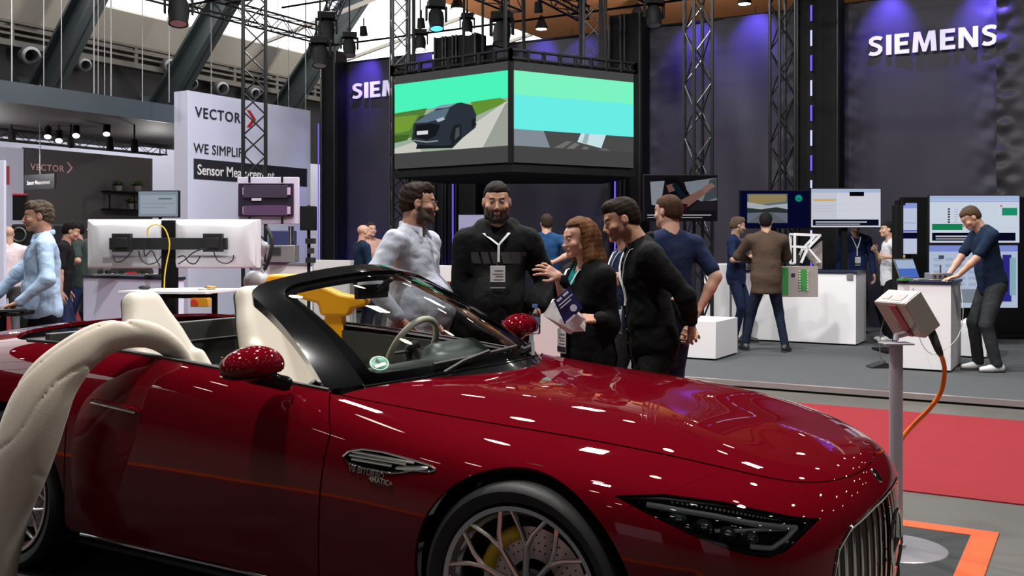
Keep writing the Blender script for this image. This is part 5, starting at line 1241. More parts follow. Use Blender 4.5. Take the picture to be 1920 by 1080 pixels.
        mb = MB(); mb.obox(b0-ex*.032+Vector((0, 0, .098)), ex*.05, yf_*.0006, (0, 0, .007)).obox(b0-ex*.032+Vector((0, 0, .080)), ex*.06, yf_*.0006, (0, 0, .005)).obox(b0-ex*.032+Vector((0, 0, .066)), ex*.045, yf_*.0006, (0, 0, .005)).obox(b0-ex*.032+Vector((0, 0, .048)), ex*.055, yf_*.0006, (0, 0, .005)); mb.build('badge_print', GREYM, bo)
        MB().cyl(e, e-Vector((0, 0, .022)), .006, n=8).build('badge_clip', CHROME, bo)
    if g.get('glasses'):
        GM = mat('glasses_frame', (.03, .025, .02), .3, .5); mb = MB()
        for q in (-1, 1):
            mb.tube([T(q*.031+.023*math.cos(a), .105, .003+.018*math.sin(a)) for a in np.linspace(0, 2*math.pi, 20, endpoint=False)], .0014, 6, closed=True); mb.tube([T(q*.054, .103, .008), T(q*.078, .05, .010), T(q*.081, -.01, .004)], .0016, 6)
        mb.tube([T(-.009, .107, .006), T(.009, .107, .006)], .0015, 6); mb.build('glasses', GM, t)
    return t, dict(B=B, T=T, arms=arms, front=front, hip=hip, Rt=Rt, k=k, top=topo, topf=topf, headc=headc)
def face_to(phi): return TH+math.radians(phi)       # 0 away from the camera, 180 towards it, -90 right, +90 left
def cl(rz, r, dd, z):               # offset seen from the camera (right, away, height) -> person's own frame
    v = Matrix.Rotation(-rz, 3, 'Z') @ Vector((r*CT-dd*ST, r*ST+dd*CT, 0)); return (v.x, v.y, z)
def cdir(rz, r, dd, z): return Matrix.Rotation(-rz, 3, 'Z') @ Vector((r*CT-dd*ST, r*ST+dd*CT, z))
NAVY = (.012, .020, .055)
# --- group by the car
rz = face_to(-112)
G1, g1 = person(dict(label='bearded man with glasses in a light grey shirt behind the windscreen', loc=W(776, 6.02), rz=rz, h=1.875, w=1.10, belly=.08, fine=True, skin=(.50, .27, .19), hair=(.022, .012, .008), vol=.004,
    hairstyle='curly', beard=(.055, .035, .025), beardmesh=.004, chub=.06, top='shirt', topc=srgb(176, 180, 194), coll=True, glasses=True, head=(math.radians(28), -.06, 0), pants=(.02, .02, .03), hem=-.10, legs=True, armr=1.18, fold=.007,
    hands={1: dict(at=cl(rz, -.06, -.30, 1.06), elbow=(.8, -.7, 0), abs=1, dir=cdir(rz, .3, .1, -.8), palm=cdir(rz, .1, .9, 0)), -1: dict(at=cl(rz, .12, -.10, 1.02), abs=1, elbow=(-.6, -.8, 0))}))
rz = face_to(178)
G2, g2 = person(dict(label='bearded man in a black hooded sweatshirt with white lanyard, holding a bottle', loc=W(932, 5.98), rz=rz, h=1.88, w=.90, belly=.05, fine=True, skin=(.52, .29, .20), hair=(.012, .008, .006), vol=.003,
    hairstyle='short', beard=(.014, .009, .007), beardmesh=.003, chub=.08, top='hoodie', topc=(.0075, .0075, .008), head=(math.radians(4), -.10, 0), pants=(.01, .01, .012), armr=1.08, fold=.006,
    hands={-1: dict(at=cl(rz, .235, -.16, 1.125), elbow=(-.35, -.8, 0), abs=1, dir=cdir(rz, .02, -.25, -1), palm=cdir(rz, -1, -.2, 0), curl=(48, 55, 30), thumb=(40, 40)), 1: dict(at=cl(rz, -.235, -.02, .88), abs=1, elbow=(.3, -.9, 0))}, lanyard=dict(z=.385, join=.48, x=-.015)))
STR = mat('grey_print', (.035, .035, .037), .6); c = g2; mb = MB()
for k in range(5):
    a = -.135+k*.055
    q = [g2['front'](a+dx+.0, zz, .004) for dx, zz in ((.0, .375), (.040, .375), (.058, .44), (.018, .44))]; mb.add(q, [(0, 1, 2, 3)])
    
for u in np.linspace(-.17, .145, 10)[:-1]:
    if -.09 < u < .09: continue
    q = [g2['front'](x, z, .003) for x, z in ((u, .375), (u+.035, .375), (u+.035, .44), (u, .44))]; mb.add(q, [(0, 1, 2, 3)])
o = mb.build('chest_print', STR, g2['top'])
rz = face_to(118)
G3, g3 = person(dict(label='woman with long auburn hair pointing and holding a brochure beside the car', loc=W(1104, 5.45), rz=rz, h=1.645, w=1.06, fem=True, fine=True, skin=(.58, .32, .23), hair=(.125, .050, .020), vol=.012, hairstyle='long',
    top='jacket', topc=(.0065, .0065, .0075), inner=(.0, .17, .17), opening=(.045, .62*.93, .55), head=(math.radians(-6), -.14, 0), pants=(.008, .008, .009), lean=.05, hem=-.13, iris=(.08, .1, .12),
    hands={1: dict(at=cl(rz, -.165, -.10, 1.315), abs=1, elbow=cdir(rz, .1, .1, -1), dir=cdir(rz, -.80, -.25, .42), palm=cdir(rz, -.35, .75, -.35), curl=(12, 26, 18), spread=14, thumb=(50, 0)),
           -1: dict(at=cl(rz, .03, -.33, 1.10), abs=1, elbow=cdir(rz, .25, .5, -1), dir=cdir(rz, -1, -.05, .1), palm=cdir(rz, 0, .6, -1), curl=(40, 35, 20), thumb=(30, 10))}, lanyard=dict(z=.22, join=.32, x=0.0, off=.012)))
rz = face_to(88)
G4, g4 = person(dict(label='dark-haired man in a black shirt leaning to listen, hands behind his back', loc=W(1227, 5.55), rz=rz, h=1.79, w=1.08, fine=True, skin=(.50, .27, .18), hair=(.016, .010, .007), vol=.005, hairstyle='quiff', beard=(.14, .08, .06),
    top='shirt', topc=(.006, .006, .0065), coll=True, head=(math.radians(6), -.34, 0), headpos=(0, .085, .715), lean=.15, twist=.10, pants=(.020, .020, .021), hem=-.14, armr=1.1, fold=.006,
    hands={-1: dict(at=cl(rz, .19, -.08, 1.06), abs=1, elbow=cdir(rz, .3, -1, 0), dir=cdir(rz, .25, .5, -.7), palm=cdir(rz, -.7, .3, 0), curl=(40, 40, 20)), 1: dict(at=cl(rz, .21, .10, 1.03), abs=1, elbow=cdir(rz, .3, 1, 0), dir=cdir(rz, .1, -.5, -.6))}, lanyard=dict(z=.24, join=.34, x=-.05, off=.012)))
rz = face_to(22)
person(dict(label='tall man in a navy T-shirt seen from behind, next to the black-shirted man', loc=W(1256, 7.25), rz=rz, h=1.86, w=1.04, fine=False, skin=(.50, .28, .20), hair=(.05, .022, .012), vol=.006, top='tee', sleeve='short', topc=NAVY, pants=(.012, .02, .05), head=(math.radians(24), -.05, 0), armr=1.1,
    hands={1: dict(at=cl(rz, .20, -.08, 1.02), abs=1, elbow=(.9, -.7, 0)), -1: dict(at=cl(rz, -.1, .3, 1.1), abs=1)}))
rz = face_to(100)
person(dict(label='person in a navy polo half hidden behind the auburn-haired woman', loc=W(1172, 7.4), rz=rz, h=1.73, w=1.05, skin=(.46, .26, .18), hair=(.012, .008, .006), top='tee', sleeve='short', topc=NAVY, pants=(.01, .01, .012),
    hands={-1: dict(at=cl(rz, -.02, -.28, 1.24), abs=1, elbow=(-1, -1, 0)), 1: dict(at=cl(rz, -.15, .0, 1.2), abs=1)}, lanyard=dict(z=.2, x=-.02)))
# --- left
rz = face_to(118)
person(dict(label='grey-haired man in a light blue shirt working at a laptop on the left', loc=W(80, 7.8), rz=rz, h=1.84, w=1.06, belly=.0, fine=True, skin=(.50, .26, .18), hair=(.085, .062, .046), vol=.006, hairstyle='curly', top='shirt', topc=srgb(168, 192, 222), coll=True, head=(math.radians(0), -.10, 0), pants=(.006, .007, .012), hem=-.05, fold=.0055, cuff=.95,
    hands={-1: dict(at=cl(rz, -.02, -.34, 1.045), abs=1, elbow=cdir(rz, 1, -.3, -.4), dir=cdir(rz, -1, -.15, -.32), palm=(0, 0, -1), curl=(20, 25, 12), spread=9), 1: dict(at=cl(rz, -.40, .0, 1.05), abs=1, elbow=cdir(rz, .3, .6, -.8), dir=cdir(rz, -1, -.1, -.3), palm=(0, 0, -1), curl=(18, 24, 12))}))
person(dict(label='balding man in a pale pink shirt at the left edge, seen from behind', loc=W(16, 13.6), rz=face_to(40), h=1.74, w=1.05, bald=True, hair=(.3, .25, .2), skin=(.58, .34, .26), top='shirt', topc=srgb(232, 214, 218), pants=(.12, .12, .13), hem=-.03))
rz = face_to(-75)
person(dict(label='black-haired man in black bending forward behind the blue-shirted man', loc=W(112, 12.4), rz=rz, h=1.78, w=1.0, hair=(.006, .005, .005), vol=.012, skin=(.42, .24, .17), top='tee', sleeve='short', topc=(.01, .01, .012), pants=(.02, .03, .07), lean=.15, head=(0, -.3, 0)))
rz = face_to(105)
person(dict(label='man in dark green top with folded hands left of the dual monitors', loc=W(146, 13.4), rz=rz, h=1.80, w=1.0, hair=(.01, .008, .008), skin=(.48, .28, .2), top='tee', sleeve='short', topc=(.03, .045, .04), pants=(.012, .02, .06), hands={-1: dict(at=cl(rz, -.05, -.25, 1.2), abs=1, elbow=(-1, -.8, 0)), 1: dict(at=cl(rz, -.1, -.1, 1.15), abs=1)}))
person(dict(label='man in grey whose head shows above the dual monitors', loc=W(180, 14.2), rz=face_to(150), h=1.84, hair=(.012, .01, .01), skin=(.5, .3, .22), top='hoodie', topc=(.10, .10, .11), pants=(.02, .02, .03)))
# --- stage, centre
rz = face_to(-8)
person(dict(label='man in a blue T-shirt from behind, between sweatshirt man and woman', loc=W(1024, 13.3, .07), rz=rz, h=1.82, w=1.1, hair=(.03, .018, .012), skin=(.5, .3, .22), top='tee', sleeve='short', topc=(.012, .05, .13), pants=(.012, .02, .06), head=(math.radians(20), 0, 0),
    hands={1: dict(at=cl(rz, .08, -.22, 1.16), abs=1, elbow=(1, -.4, 0), dir=cdir(rz, -1, -.1, 0)), -1: dict(at=cl(rz, -.08, -.22, 1.13), abs=1, elbow=(-1, -.4, 0), dir=cdir(rz, 1, -.1, 0))}))
person(dict(label='bald man in dark navy left of the man with glasses', loc=W(679, 14.2, .07), rz=face_to(-60), h=1.70, bald=True, hair=(.2, .15, .12), skin=(.5, .28, .2), top='tee', sleeve='long', topc=(.008, .02, .045), pants=(.01, .01, .02)))
person(dict(label='small distant woman with tied dark hair above the bald man', loc=W(695, 15.9, .07), rz=face_to(-150), h=1.76, fem=True, hair=(.03, .015, .01), hairstyle='bun', skin=(.55, .33, .25), top='tee', sleeve='short', topc=(.5, .3, .25), pants=(.05, .05, .06)))
# --- stage, right
rz = face_to(-118)
person(dict(label='curly-haired man in navy polo and trousers facing the man in the blazer', loc=W(1380, 14.2, .07), rz=rz, h=1.80, w=1.02, hair=(.09, .062, .040), vol=.012, hairstyle='curly', beard=(.12, .08, .05), skin=(.50, .30, .22), top='tee', sleeve='short', topc=NAVY, pants=(.016, .024, .06), head=(math.radians(30), -.2, 0), feet=((.12, 0, 0), (-.13, .1, 0)),
    hands={1: dict(at=cl(rz, .13, -.2, 1.20), abs=1, elbow=(1, -1, 0)), -1: dict(at=cl(rz, .18, -.05, 1.22), abs=1, elbow=(-1, -1, 0))}, lanyard=dict(z=.25)))
rz = face_to(-6)
person(dict(label='man in a brown blazer and dark jeans seen from behind', loc=W(1437, 13.0, .07), rz=rz, h=1.83, w=1.08, hair=(.008, .006, .006), skin=(.45, .27, .19), top='blazer', topc=(.075, .050, .036), pants=(.012, .017, .035), feet=((.24, .0, -.5), (-.26, .12, .3)), head=(math.radians(-14), 0, 0),
    hands={1: dict(at=cl(rz, .16, .32, 1.14), abs=1, elbow=(1, -.6, 0)), -1: dict(at=cl(rz, -.14, .32, 1.18), abs=1, elbow=(-1, -.6, 0))}))
rz = face_to(176)
person(dict(label='person in navy with lanyard behind the counter, head hidden by the white screen', loc=W(1603, 15.7, .07), rz=rz, h=1.84, skin=(.40, .24, .17), hair=(.01, .01, .01), top='tee', sleeve='long', topc=(.012, .02, .07), pants=(.01, .01, .02), lanyard=dict(z=.25)))
rz = face_to(85)
person(dict(label='young man in a white T-shirt and white trainers beside the tall black screen rack', loc=W(1668, 14.3, .07), rz=rz, h=1.74, w=.95, hair=(.008, .007, .007), skin=(.50, .30, .21), top='tee', sleeve='short', topc=(.62, .62, .66), pants=(.008, .008, .01), shoes=(.7, .7, .7),
    hands={-1: dict(at=cl(rz, -.12, -.2, 1.22), abs=1, elbow=(-1, -1, 0)), 1: dict(at=cl(rz, -.2, 0, 1.3), abs=1, elbow=(1, -1, 0))}))
rz = face_to(88)
person(dict(label='man in navy T-shirt leaning with both hands on the white podium', loc=W(1850, 11.05, .07), rz=rz, h=1.90, w=1.06, hair=(.07, .042, .026), vol=.006, skin=(.52, .30, .21), top='tee', sleeve='short', topc=(.010, .020, .045), pants=(.035, .038, .042), shoes=(.72, .72, .72), lean=.20, head=(0, -.62, 0), headpos=(0, .09, .70), feet=((.14, .03, 0), (-.12, -.06, 0)), legr=1.12, hip=(0, -.06),
    hands={-1: dict(at=cl(rz, -.37, -.12, 1.06), abs=1, elbow=cdir(rz, .3, -.6, -1), dir=cdir(rz, -1, .1, -.25), palm=(0, 0, -1), curl=(10, 15, 10)), 1: dict(at=cl(rz, -.36, .16, 1.05), abs=1, elbow=cdir(rz, .3, .6, -1), dir=cdir(rz, -1, 0, -.25), palm=(0, 0, -1), curl=(10, 15, 10))}))
# ================================================================ BEIGE CLOTH OVER THE DOOR
def carw(x, y, z): return Vector((CARX+x, CARY+y, z))
# path outside the door up, over the sill, down into the seat (car frame)
path = [(-2.42, -1.17, .02, .12), (-2.40, -1.17, .14, .11), (-2.37, -1.16, .298, .115), (-2.333, -1.16, .415, .125), (-2.275, -1.15, .554, .145), (-2.225, -1.14, .689, .155), (-2.18, -1.12, .815, .145), (-2.131, -1.09, .925, .120), (-2.062, -1.04, 1.020, .096), (-2.006, -.98, 1.082, .080),
        (-1.932, -.92, 1.113, .066), (-1.868, -.85, 1.113, .060), (-1.836, -.78, 1.08, .058), (-1.816, -.72, 1.02, .055), (-1.802, -.68, .94, .05), (-1.80, -.66, .86, .045)]
_p = smoothpath0 = []
for i in range(len(path)-1):
    a, b, c_, d_ = [np.array(path[j]) for j in (max(i-1, 0), i, i+1, min(i+2, len(path)-1))]
    for k in range(5):
        t = k/5; _p.append(tuple(.5*((2*b)+(c_-a)*t+(2*a-5*b+4*c_-d_)*t*t+(3*b-a-3*c_+d_)*t**3)))
path = _p+[path[-1]]
f = Field(.04)
for (a, b) in zip(path, path[1:]): f.cone((a[0], a[1], a[2]), (b[0], b[1], b[2]), a[3]*.97, b[3]*.97, k=.012, sc=(1.0, .62, 1.0))
pts = np.array([p[:3] for p in path])
def folds(F, P):
    d = np.linalg.norm(P[..., None, :]-pts, axis=-1) if P.size < 3e6 else None
    s = P[..., 2]*1.0-P[..., 0]*.8; q = P[..., 0]*.8+P[..., 2]*.6
    cr = 1-np.abs(np.sin(q*9+1.6*np.sin(s*5)+P[..., 1]*7)); cr2 = 1-np.abs(np.sin(s*11+2.5*wob(P, 7, 4)+1))
    return F+.030*cr**14*np.clip(wob(P, 7, 2)*2.2, 0, 1)+.014*cr2**12*np.clip(wob(P, 7, 6)*2.2, 0, 1)+.007*wob(P, 6, 3)
f.post.append(folds); f.post.append(lambda F, P: np.maximum(F, .012-P[..., 2]))
cb = thing('fabric_cover', 'beige fabric draped over the roadster door down to the floor', 'cloth', (CARX-2.42, CARY-1.16, 0))
CL = mat('beige_cloth', srgb(206, 194, 178), .85, bump=.0012, bs=260, sheen=.2)
V, F_ = f.surface(.0085); V = relax(V, F_, 2); V = V+np.array([CARX, CARY, 0]); me = np_mesh('cloth', V, F_); mesh_obj('cloth', me, CL, cb, 180, 0, True)
# black strap bag at its foot
q = carw(-2.36, -1.20, .0)
# ================================================================ CHARGING UNIT ON A POST
pb = W(1680, 4.87); post = thing('post_stand', 'silver post with round foot holding the grey metal unit', 'stand', pb)
MB().lathe([(0, .016), (.10, .016), (.235, .008), (.245, 0)], n=64).build('foot_plate', mat('brushed_steel', srgb(190, 188, 186), .3, .9), post)
MB().cyl((0, 0, .012), (0, 0, 1.0), .032, n=36).lathe([(.045, .012), (.045, .03), (.034, .034)], n=32).build('pole', mat('satin_aluminium', srgb(176, 170, 180), .4, .35), post)
MB().box((0, 0, 1.005), (.14, .11, .008), TH).build('top_plate', mat('satin_aluminium'), post, bevel=.002)
def camw(r, d, u): return Vector((r*CT-d*ST, r*ST+d*CT, CAMH+u))
def camv(r, d, u): return Vector((r*CT-d*ST, r*ST+d*CT, u))
C0 = camw(1.897, 4.80, -.299); A_ = camv(-.2941, .9558, -.0053); B_ = camv(.7872, .2454, .5658); D_ = camv(.5421, .1623, -.8245); la, lb, lc = .238, .108, .204
unit = thing('metal_unit', 'tilted grey perforated metal box with a red strip on the silver post', 'box', (pb.x, pb.y, 1.0))
def perf_mat(name, rgb, scale, dark=.12):
    m = mat(name, rgb, .35, .6); nt = m.node_tree; N = nt.nodes; b = N['Principled BSDF']; tc = N.new('ShaderNodeTexCoord'); mp = N.new('ShaderNodeMapping'); mp.inputs['Scale'].default_value = (scale,)*3
    vo = N.new('ShaderNodeTexVoronoi'); vo.inputs['Randomness'].default_value = 0; cr = N.new('ShaderNodeValToRGB'); cr.color_ramp.elements[0].position = .30; cr.color_ramp.elements[1].position = .36
    cr.color_ramp.elements[0].color = tuple(c*dark for c in rgb)+(1,); cr.color_ramp.elements[1].color = tuple(rgb)+(1,)
    for a, c in ((tc.outputs['Object'], mp.inputs[0]), (mp.outputs[0], vo.inputs['Vector']), (vo.outputs['Distance'], cr.inputs[0]), (cr.outputs[0], b.inputs['Base Color'])): nt.links.new(a, c)
    return m
CASE = mat('case_metal', srgb(186, 176, 172), .35, .5); PERF = perf_mat('perforated_metal', srgb(172, 162, 158), 95)
MB().obox(C0, A_*la, B_*lb, D_*lc).build('case', CASE, unit, bevel=.004, world=True)
mb = MB(); mb.obox(C0-B_*.002+A_*.008+D_*.010, A_*(la-.016), B_*.0025, D_*(lc-.02)); mb.obox(C0-D_*.002+A_*.008+B_*.006, A_*(la-.016), B_*(lb-.012), D_*.0025); mb.build('perforated_panel', PERF, unit, world=True, smooth=None)
mb = MB().obox(C0-B_*.008+A_*.075+D_*.012, A_*.050, B_*.008, D_*(lc-.018)); mb.build('red_strip', mat('red_strip', srgb(150, 36, 52), .35), unit, bevel=.002, world=True)
mb = MB()
for k in range(3): mb.obox(C0-B_*.006+A_*(.145+k*.016)+D_*(lc*.62), A_*.007, B_*.006, D_*.05)
mb.build('slot_labels', mat('cream_label', (.5, .46, .42), .5), unit, world=True)
mb = MB().obox(C0-D_*.004+A_*.05+B_*.02, A_*.08, B_*.05, D_*.004).obox(C0-D_*.004+A_*.15+B_*.025, A_*.05, B_*.03, D_*.004); mb.build('top_cover', mat('dull_cover', srgb(140, 132, 128), .5, .3), unit, world=True)
jb = Vector((pb.x, pb.y, 1.02)); jc = C0+A_*la*.5+D_*lc+B_*.04
MB().tube([jb, jb+Vector((0, 0, .02)), jc], .014, 10).build('mount', mat('satin_aluminium'), unit, world=True)
e0 = C0+B_*lb*.75+D_*(lc)+A_*.05; cable = thing('power_cable', 'orange power cable hanging from the metal unit behind the silver post', 'cable', (e0.x, e0.y, 0))
cp = [e0, W(1758, 4.86, ZZ(652, 4.86)), W(1768, 4.88, ZZ(676, 4.88)), W(1771, 4.9, ZZ(700, 4.9)), W(1764, 4.92, ZZ(735, 4.92)), W(1744, 4.95, ZZ(765, 4.95)), W(1716, 4.98, ZZ(793, 4.98)), W(1694, 5.0, ZZ(818, 5.0)), W(1676, 5.0, ZZ(850, 5.0)), W(1660, 4.98, ZZ(900, 4.98)), W(1650, 4.9, .3), W(1640, 4.8, .02), W(1600, 4.6, .015)]
def smoothpath(p, n=8):
    p = [Vector(q) for q in p]; out = []
    for i in range(len(p)-1):
        a, b, c, d = p[max(i-1, 0)], p[i], p[i+1], p[min(i+2, len(p)-1)]
        for k in range(n):
            t = k/n; out.append(.5*((2*b)+(c-a)*t+(2*a-5*b+4*c-d)*t*t+(3*b-a-3*c+d)*t**3))
    return out+[p[-1]]
sp_ = smoothpath(cp); MB().tube(sp_[10:], .0115, 10).build('orange_cable', mat('orange_cable', srgb(240, 112, 28), .4), cable, world=True)
MB().tube(sp_[:13], [.019, .02, .02, .021, .021, .02, .02, .019, .019, .018, .017, .016, .014], 12).build('connector_boot', BLACKM, cable, world=True)
# ================================================================ RIGHT SIDE OF THE STAGE
ped = cab('display_pedestal', 'pedestal', 'low white cube pedestal in front of the dark truss column', 1342, 12.0, 1262, 1383, .07, .54)
ctr = cab('demo_counter', 'counter', 'long white counter with dark top behind the man in the blazer', 1605, 13.7, 1372, 1624, .07, 1.10, top=DTOP)
cab('demo_counter', 'counter', 'white counter left of the curly-haired man in navy', 1368, 14.6, 1318, 1400, .07, 1.17)
pod = cab('podium', 'podium', 'white podium with dark top the man in navy leans on', 1783, 10.9, 1683, 1802, .07, 1.07, top=DTOP)
cab('low_cabinet', 'cabinet', 'low white cabinet behind the podium and the leaning man', 1850, 12.2, 1795, 1862, .07, .50)
def vthing(name, label, cat, px, d, z=0.0, yaw=0.0, group=None):
    p = W(px, d, z); return thing(name, label, cat, p, TH+yaw, group)
def lx(px, d, px0): return (px-px0)*d/FPX
# screens
IMG1 = [((.10, .09, .11), [0, 0, 1, 1]), ((.62, .64, .68), [(.10, .35), (.22, .30), (.28, .88), (.08, .86)]), ((.55, .58, .62), [(.55, .85), (1, .95), (1, .45), (.80, .40), (.60, .60)]), ((.30, .34, .36), [(.80, .40), (1, .50), (1, .95), (.90, .9)]), ((.07, .06, .08), [(.26, .95), (.45, .95), (.62, .60), (.50, .48), (.36, .60)]), ((.52, .36, .32), [(.30, .78), (.40, .82), (.42, .66), (.34, .62)]), ((.07, .13, .16), [(.42, .86), (.60, .50), (.52, .44), (.38, .78)]),
   ((.55, .40, .36), [(.45, .40), (.84, .74), (.90, .66), (.60, .30)]), ((.60, .46, .42), [(.82, .60), (.98, .76), (.92, .84), (.80, .74)]), ((.22, .08, .10), [(.30, .22), (.56, .20), (.60, .36), (.40, .40)]), ((.16, .14, .17), [(.60, .22), (1, .22), (1, .44), (.72, .42)]), ((.85, .85, .88), [.04, .105, .92, .125]), ((.70, .70, .74), [.04, .05, .80, .07])]
s1 = display('wall_screen', 'screen showing a driver in a car interior, left on the stage', 1276, 12.95, ZZ(413, 12.95), ZZ(329, 12.95), 136, IMG1, (.05, .05, .10), s=.75)
IMG2 = [((.04, .05, .20), [0, 0, 1, 1]), ((.46, .50, .56), [.10, .13, .68, .92]), ((.66, .60, .42), [(.12, .60), (.66, .72), (.66, .90), (.12, .90)]), ((.78, .80, .84), [(.10, .46), (.68, .46), (.68, .66), (.40, .60), (.10, .70)]), ((.20, .24, .22), [(.10, .40), (.40, .42), (.68, .40), (.68, .50), (.52, .56), (.30, .50), (.10, .54)]), ((.42, .44, .47), [(.10, .13), (.68, .13), (.45, .42), (.33, .42)]), ((.7, .72, .72), [(.36, .13), (.38, .13), (.39, .40), (.385, .40)])]
s2 = display('wall_screen', 'navy screen with a street picture and a green round logo', 1453, 15.25, ZZ(427, 15.25), ZZ(358, 15.25), 130, IMG2+[((.05, .50, .45), [(.84+.055*math.cos(a), .80+.10*math.sin(a)) for a in np.linspace(0, 6.28, 16, endpoint=False)]), ((.10, .72, .60), [(.84+.04*math.cos(a), .80+.073*math.sin(a)) for a in np.linspace(0, 6.28, 16, endpoint=False)]), ((.03, .22, .24), [.815, .77, .865, .80])], (.04, .05, .2), s=.8)
rows = [((.74, .80, .92), [0, .90, 1, 1]), ((.86, .87, .92), [0, .22, .35, .90]), ((.90, .74, .35), [.03, .68, .35, .73]), ((.80, .82, .86), [.03, .55, .33, .57]), ((.80, .82, .86), [.03, .48, .30, .50]), ((.80, .82, .86), [.03, .40, .33, .42]), ((.02, .02, .04), [.55, .81, .76, .92]), ((.70, .78, .90), [.35, .22, .356, .9]), ((.84, .86, .9), [.38, .60, .96, .61]), ((.84, .86, .9), [.38, .45, .96, .46]), ((.04, .05, .16), [.02, .04, .97, .20]), ((.85, .86, .9), [.06, .12, .80, .15]), ((.75, .76, .82), [.06, .07, .70, .09])]
s3 = display('wall_screen', 'bright white screen with a software window beside the navy screen', 1586, 15.2, ZZ(426, 15.2), ZZ(354, 15.2), 130, rows, (.90, .91, .96), s=.95)
ui = [((.72, .80, .94), [0, .90, 1, 1]), ((.66, .70, .95), [0, .87, 1, .89])]+[((.20, .22, .28), [.20+.16*c, .42+.055*r, .225+.16*c, .455+.055*r]) for c in range(2) for r in range(6)]+[((.60, .66, .74), [.27+.16*c, .43+.055*r, .31+.16*c, .44+.055*r]) for c in range(2) for r in range(6)]+[((.12, .62, .45), [.80, .58, .97, .74]), ((.10, .56, .36), [.02, .27, .36, .40]), ((.86, .4, .4), [.78, .76, .80, .80]), ((.04, .05, .16), [.02, .04, .95, .21]), ((.85, .86, .9), [.06, .12, .70, .15]), ((.75, .76, .82), [.06, .07, .62, .09]), ((.75, .80, .90), [0, .50, .18, .505]), ((.75, .80, .90), [.4, .3, 1, .305])]
s4 = display('wall_screen', 'upper of two stacked bright software screens behind the leaning man', 1827, 13.6, ZZ(455, 13.6), ZZ(367, 13.6), 168, ui, (.88, .92, .98), s=.95)
ui2 = [((.55, .62, .92), [0, .90, 1, 1])]+[((.70, .76, .86), [.05+.13*c, .35+.10*r, .14+.13*c, .40+.10*r]) for c in range(6) for r in range(5)]+[((.30, .34, .40), [.10, .78, .16, .84]), ((.55, .58, .64), [.30, .08, .55, .30]), ((.20, .18, .60), [.82, .1, .92, .85]), ((.60, .75, .80), [.90, .2, .97, .8])]
s5 = display('wall_screen', 'lower of two stacked bright software screens behind the leaning man', 1825, 13.6, ZZ(577, 13.6), ZZ(460, 13.6), 166, ui2, (.78, .84, .95), s=.9)
s6 = display('wall_screen', 'narrow screen seen at an angle beside the black screen rack', 1706, 13.2, ZZ(476, 13.2), ZZ(381, 13.2), 26, [((.62, .68, .98), [0, .9, 1, 1]), ((.05, .05, .2), [0, .30, 1, .42]), ((.4, .4, .8), [0, .44, 1, .47]), ((.7, .76, .9), [.1, .6, .9, .62])], (.84, .88, .98), s=.9)
t = vthing('screen_rack', 'tall black rack column left of the angled screen', 'rack', 1683, 13.0, .07); h = ZZ(385, 13)-.07
MB().box((0, 0, h/2), (.10, .14, h)).box((0, 0, .02), (.5, .5, .03)).build('column', BLACK, t, bevel=.006); mb = MB()
for k in range(5): mb.box((-.02+.02*k, -.02, h+.03+.01*(k % 2)), (.03, .06, .06), k*.5)
mb.build('cable_bundle', BLACK, t)
t = vthing('perforated_partition', 'black perforated partition behind the stacked screens at the right', 'partition', 1815, 14.9, .07); w_ = 255*14.4/FPX
MB().box((0, 0, 1.06), (w_, .05, 2.08)).build('panel', perf_mat('black_perforated', (.02, .02, .022), 22, .1), t); MB().box((-w_/2, 0, 1.05), (.06, .08, 2.1)).box((w_/2, 0, 1.05), (.06, .08, 2.1)).box((0, 0, .02), (w_, .5, .04)).build('partition_frame', BLACK, t)
MB().box((.05, .2, .3), (.10, .32, .06)).build('wall_bracket', BLACK, s1)
for dspl, zb in ((s2, .07), (s3, .07), (s4, .07)):
    z = dspl.location.z; MB().box((0, .075, (zb-z)/2+.2), (.09, .04, z-zb+.3)).box((0, .08, zb-z+.015), (.45, .3, .03)).build('screen_stand', BLACK, dspl)
MB().box((0, .07, (.07-s6.location.z)/2+.2), (.05, .04, s6.location.z-.07+.3)).build('screen_stand', BLACK, s6)
MB().box((0, .075, .2), (.5, .04, .1)).box((0, .075, .45), (.09, .04, 1.3)).build('screen_stand', BLACK, s5)
# board on the counter front
d = 13.35; t = vthing('circuit_exhibit', 'grey metal panel with a green circuit board on the white counter front', 'panel', 1498, d, ZZ(557, d)); px = lambda a: lx(a, d, 1498); pz = lambda a: ZZ(a, d)-ZZ(557, d)
MB().obox((px(1465), 0, 0), (px(1534)-px(1465), 0, 0), (0, .06, 0), (0, 0, pz(499))).build('panel_body', CASE, t, bevel=.004)
mb = MB().obox((px(1499), -.012, pz(545)), (px(1514)-px(1499), 0, 0), (0, .012, 0), (0, 0, pz(505)-pz(545))); brd = mb.build('circuit_board', mat('pcb_green', srgb(60, 140, 70), .4), t)
for k in range(8):
    for q_ in (px(1500)-.008, px(1513)+.004): MB().box((q_, -.018, pz(543)+k*.036), (.02, .012, .02)).build('connector', mat('pcb_pale', (.6, .62, .4), .5), brd)
MB().obox((px(1466), -.008, pz(553)), (px(1478)-px(1466), 0, 0), (0, .008, 0), (0, 0, pz(502)-pz(553))).build('circuit_board', mat('pcb_green'), t); MB().box((px(1487), -.004, pz(516)), (.05, .006, .05)).build('small_display', INK, t)
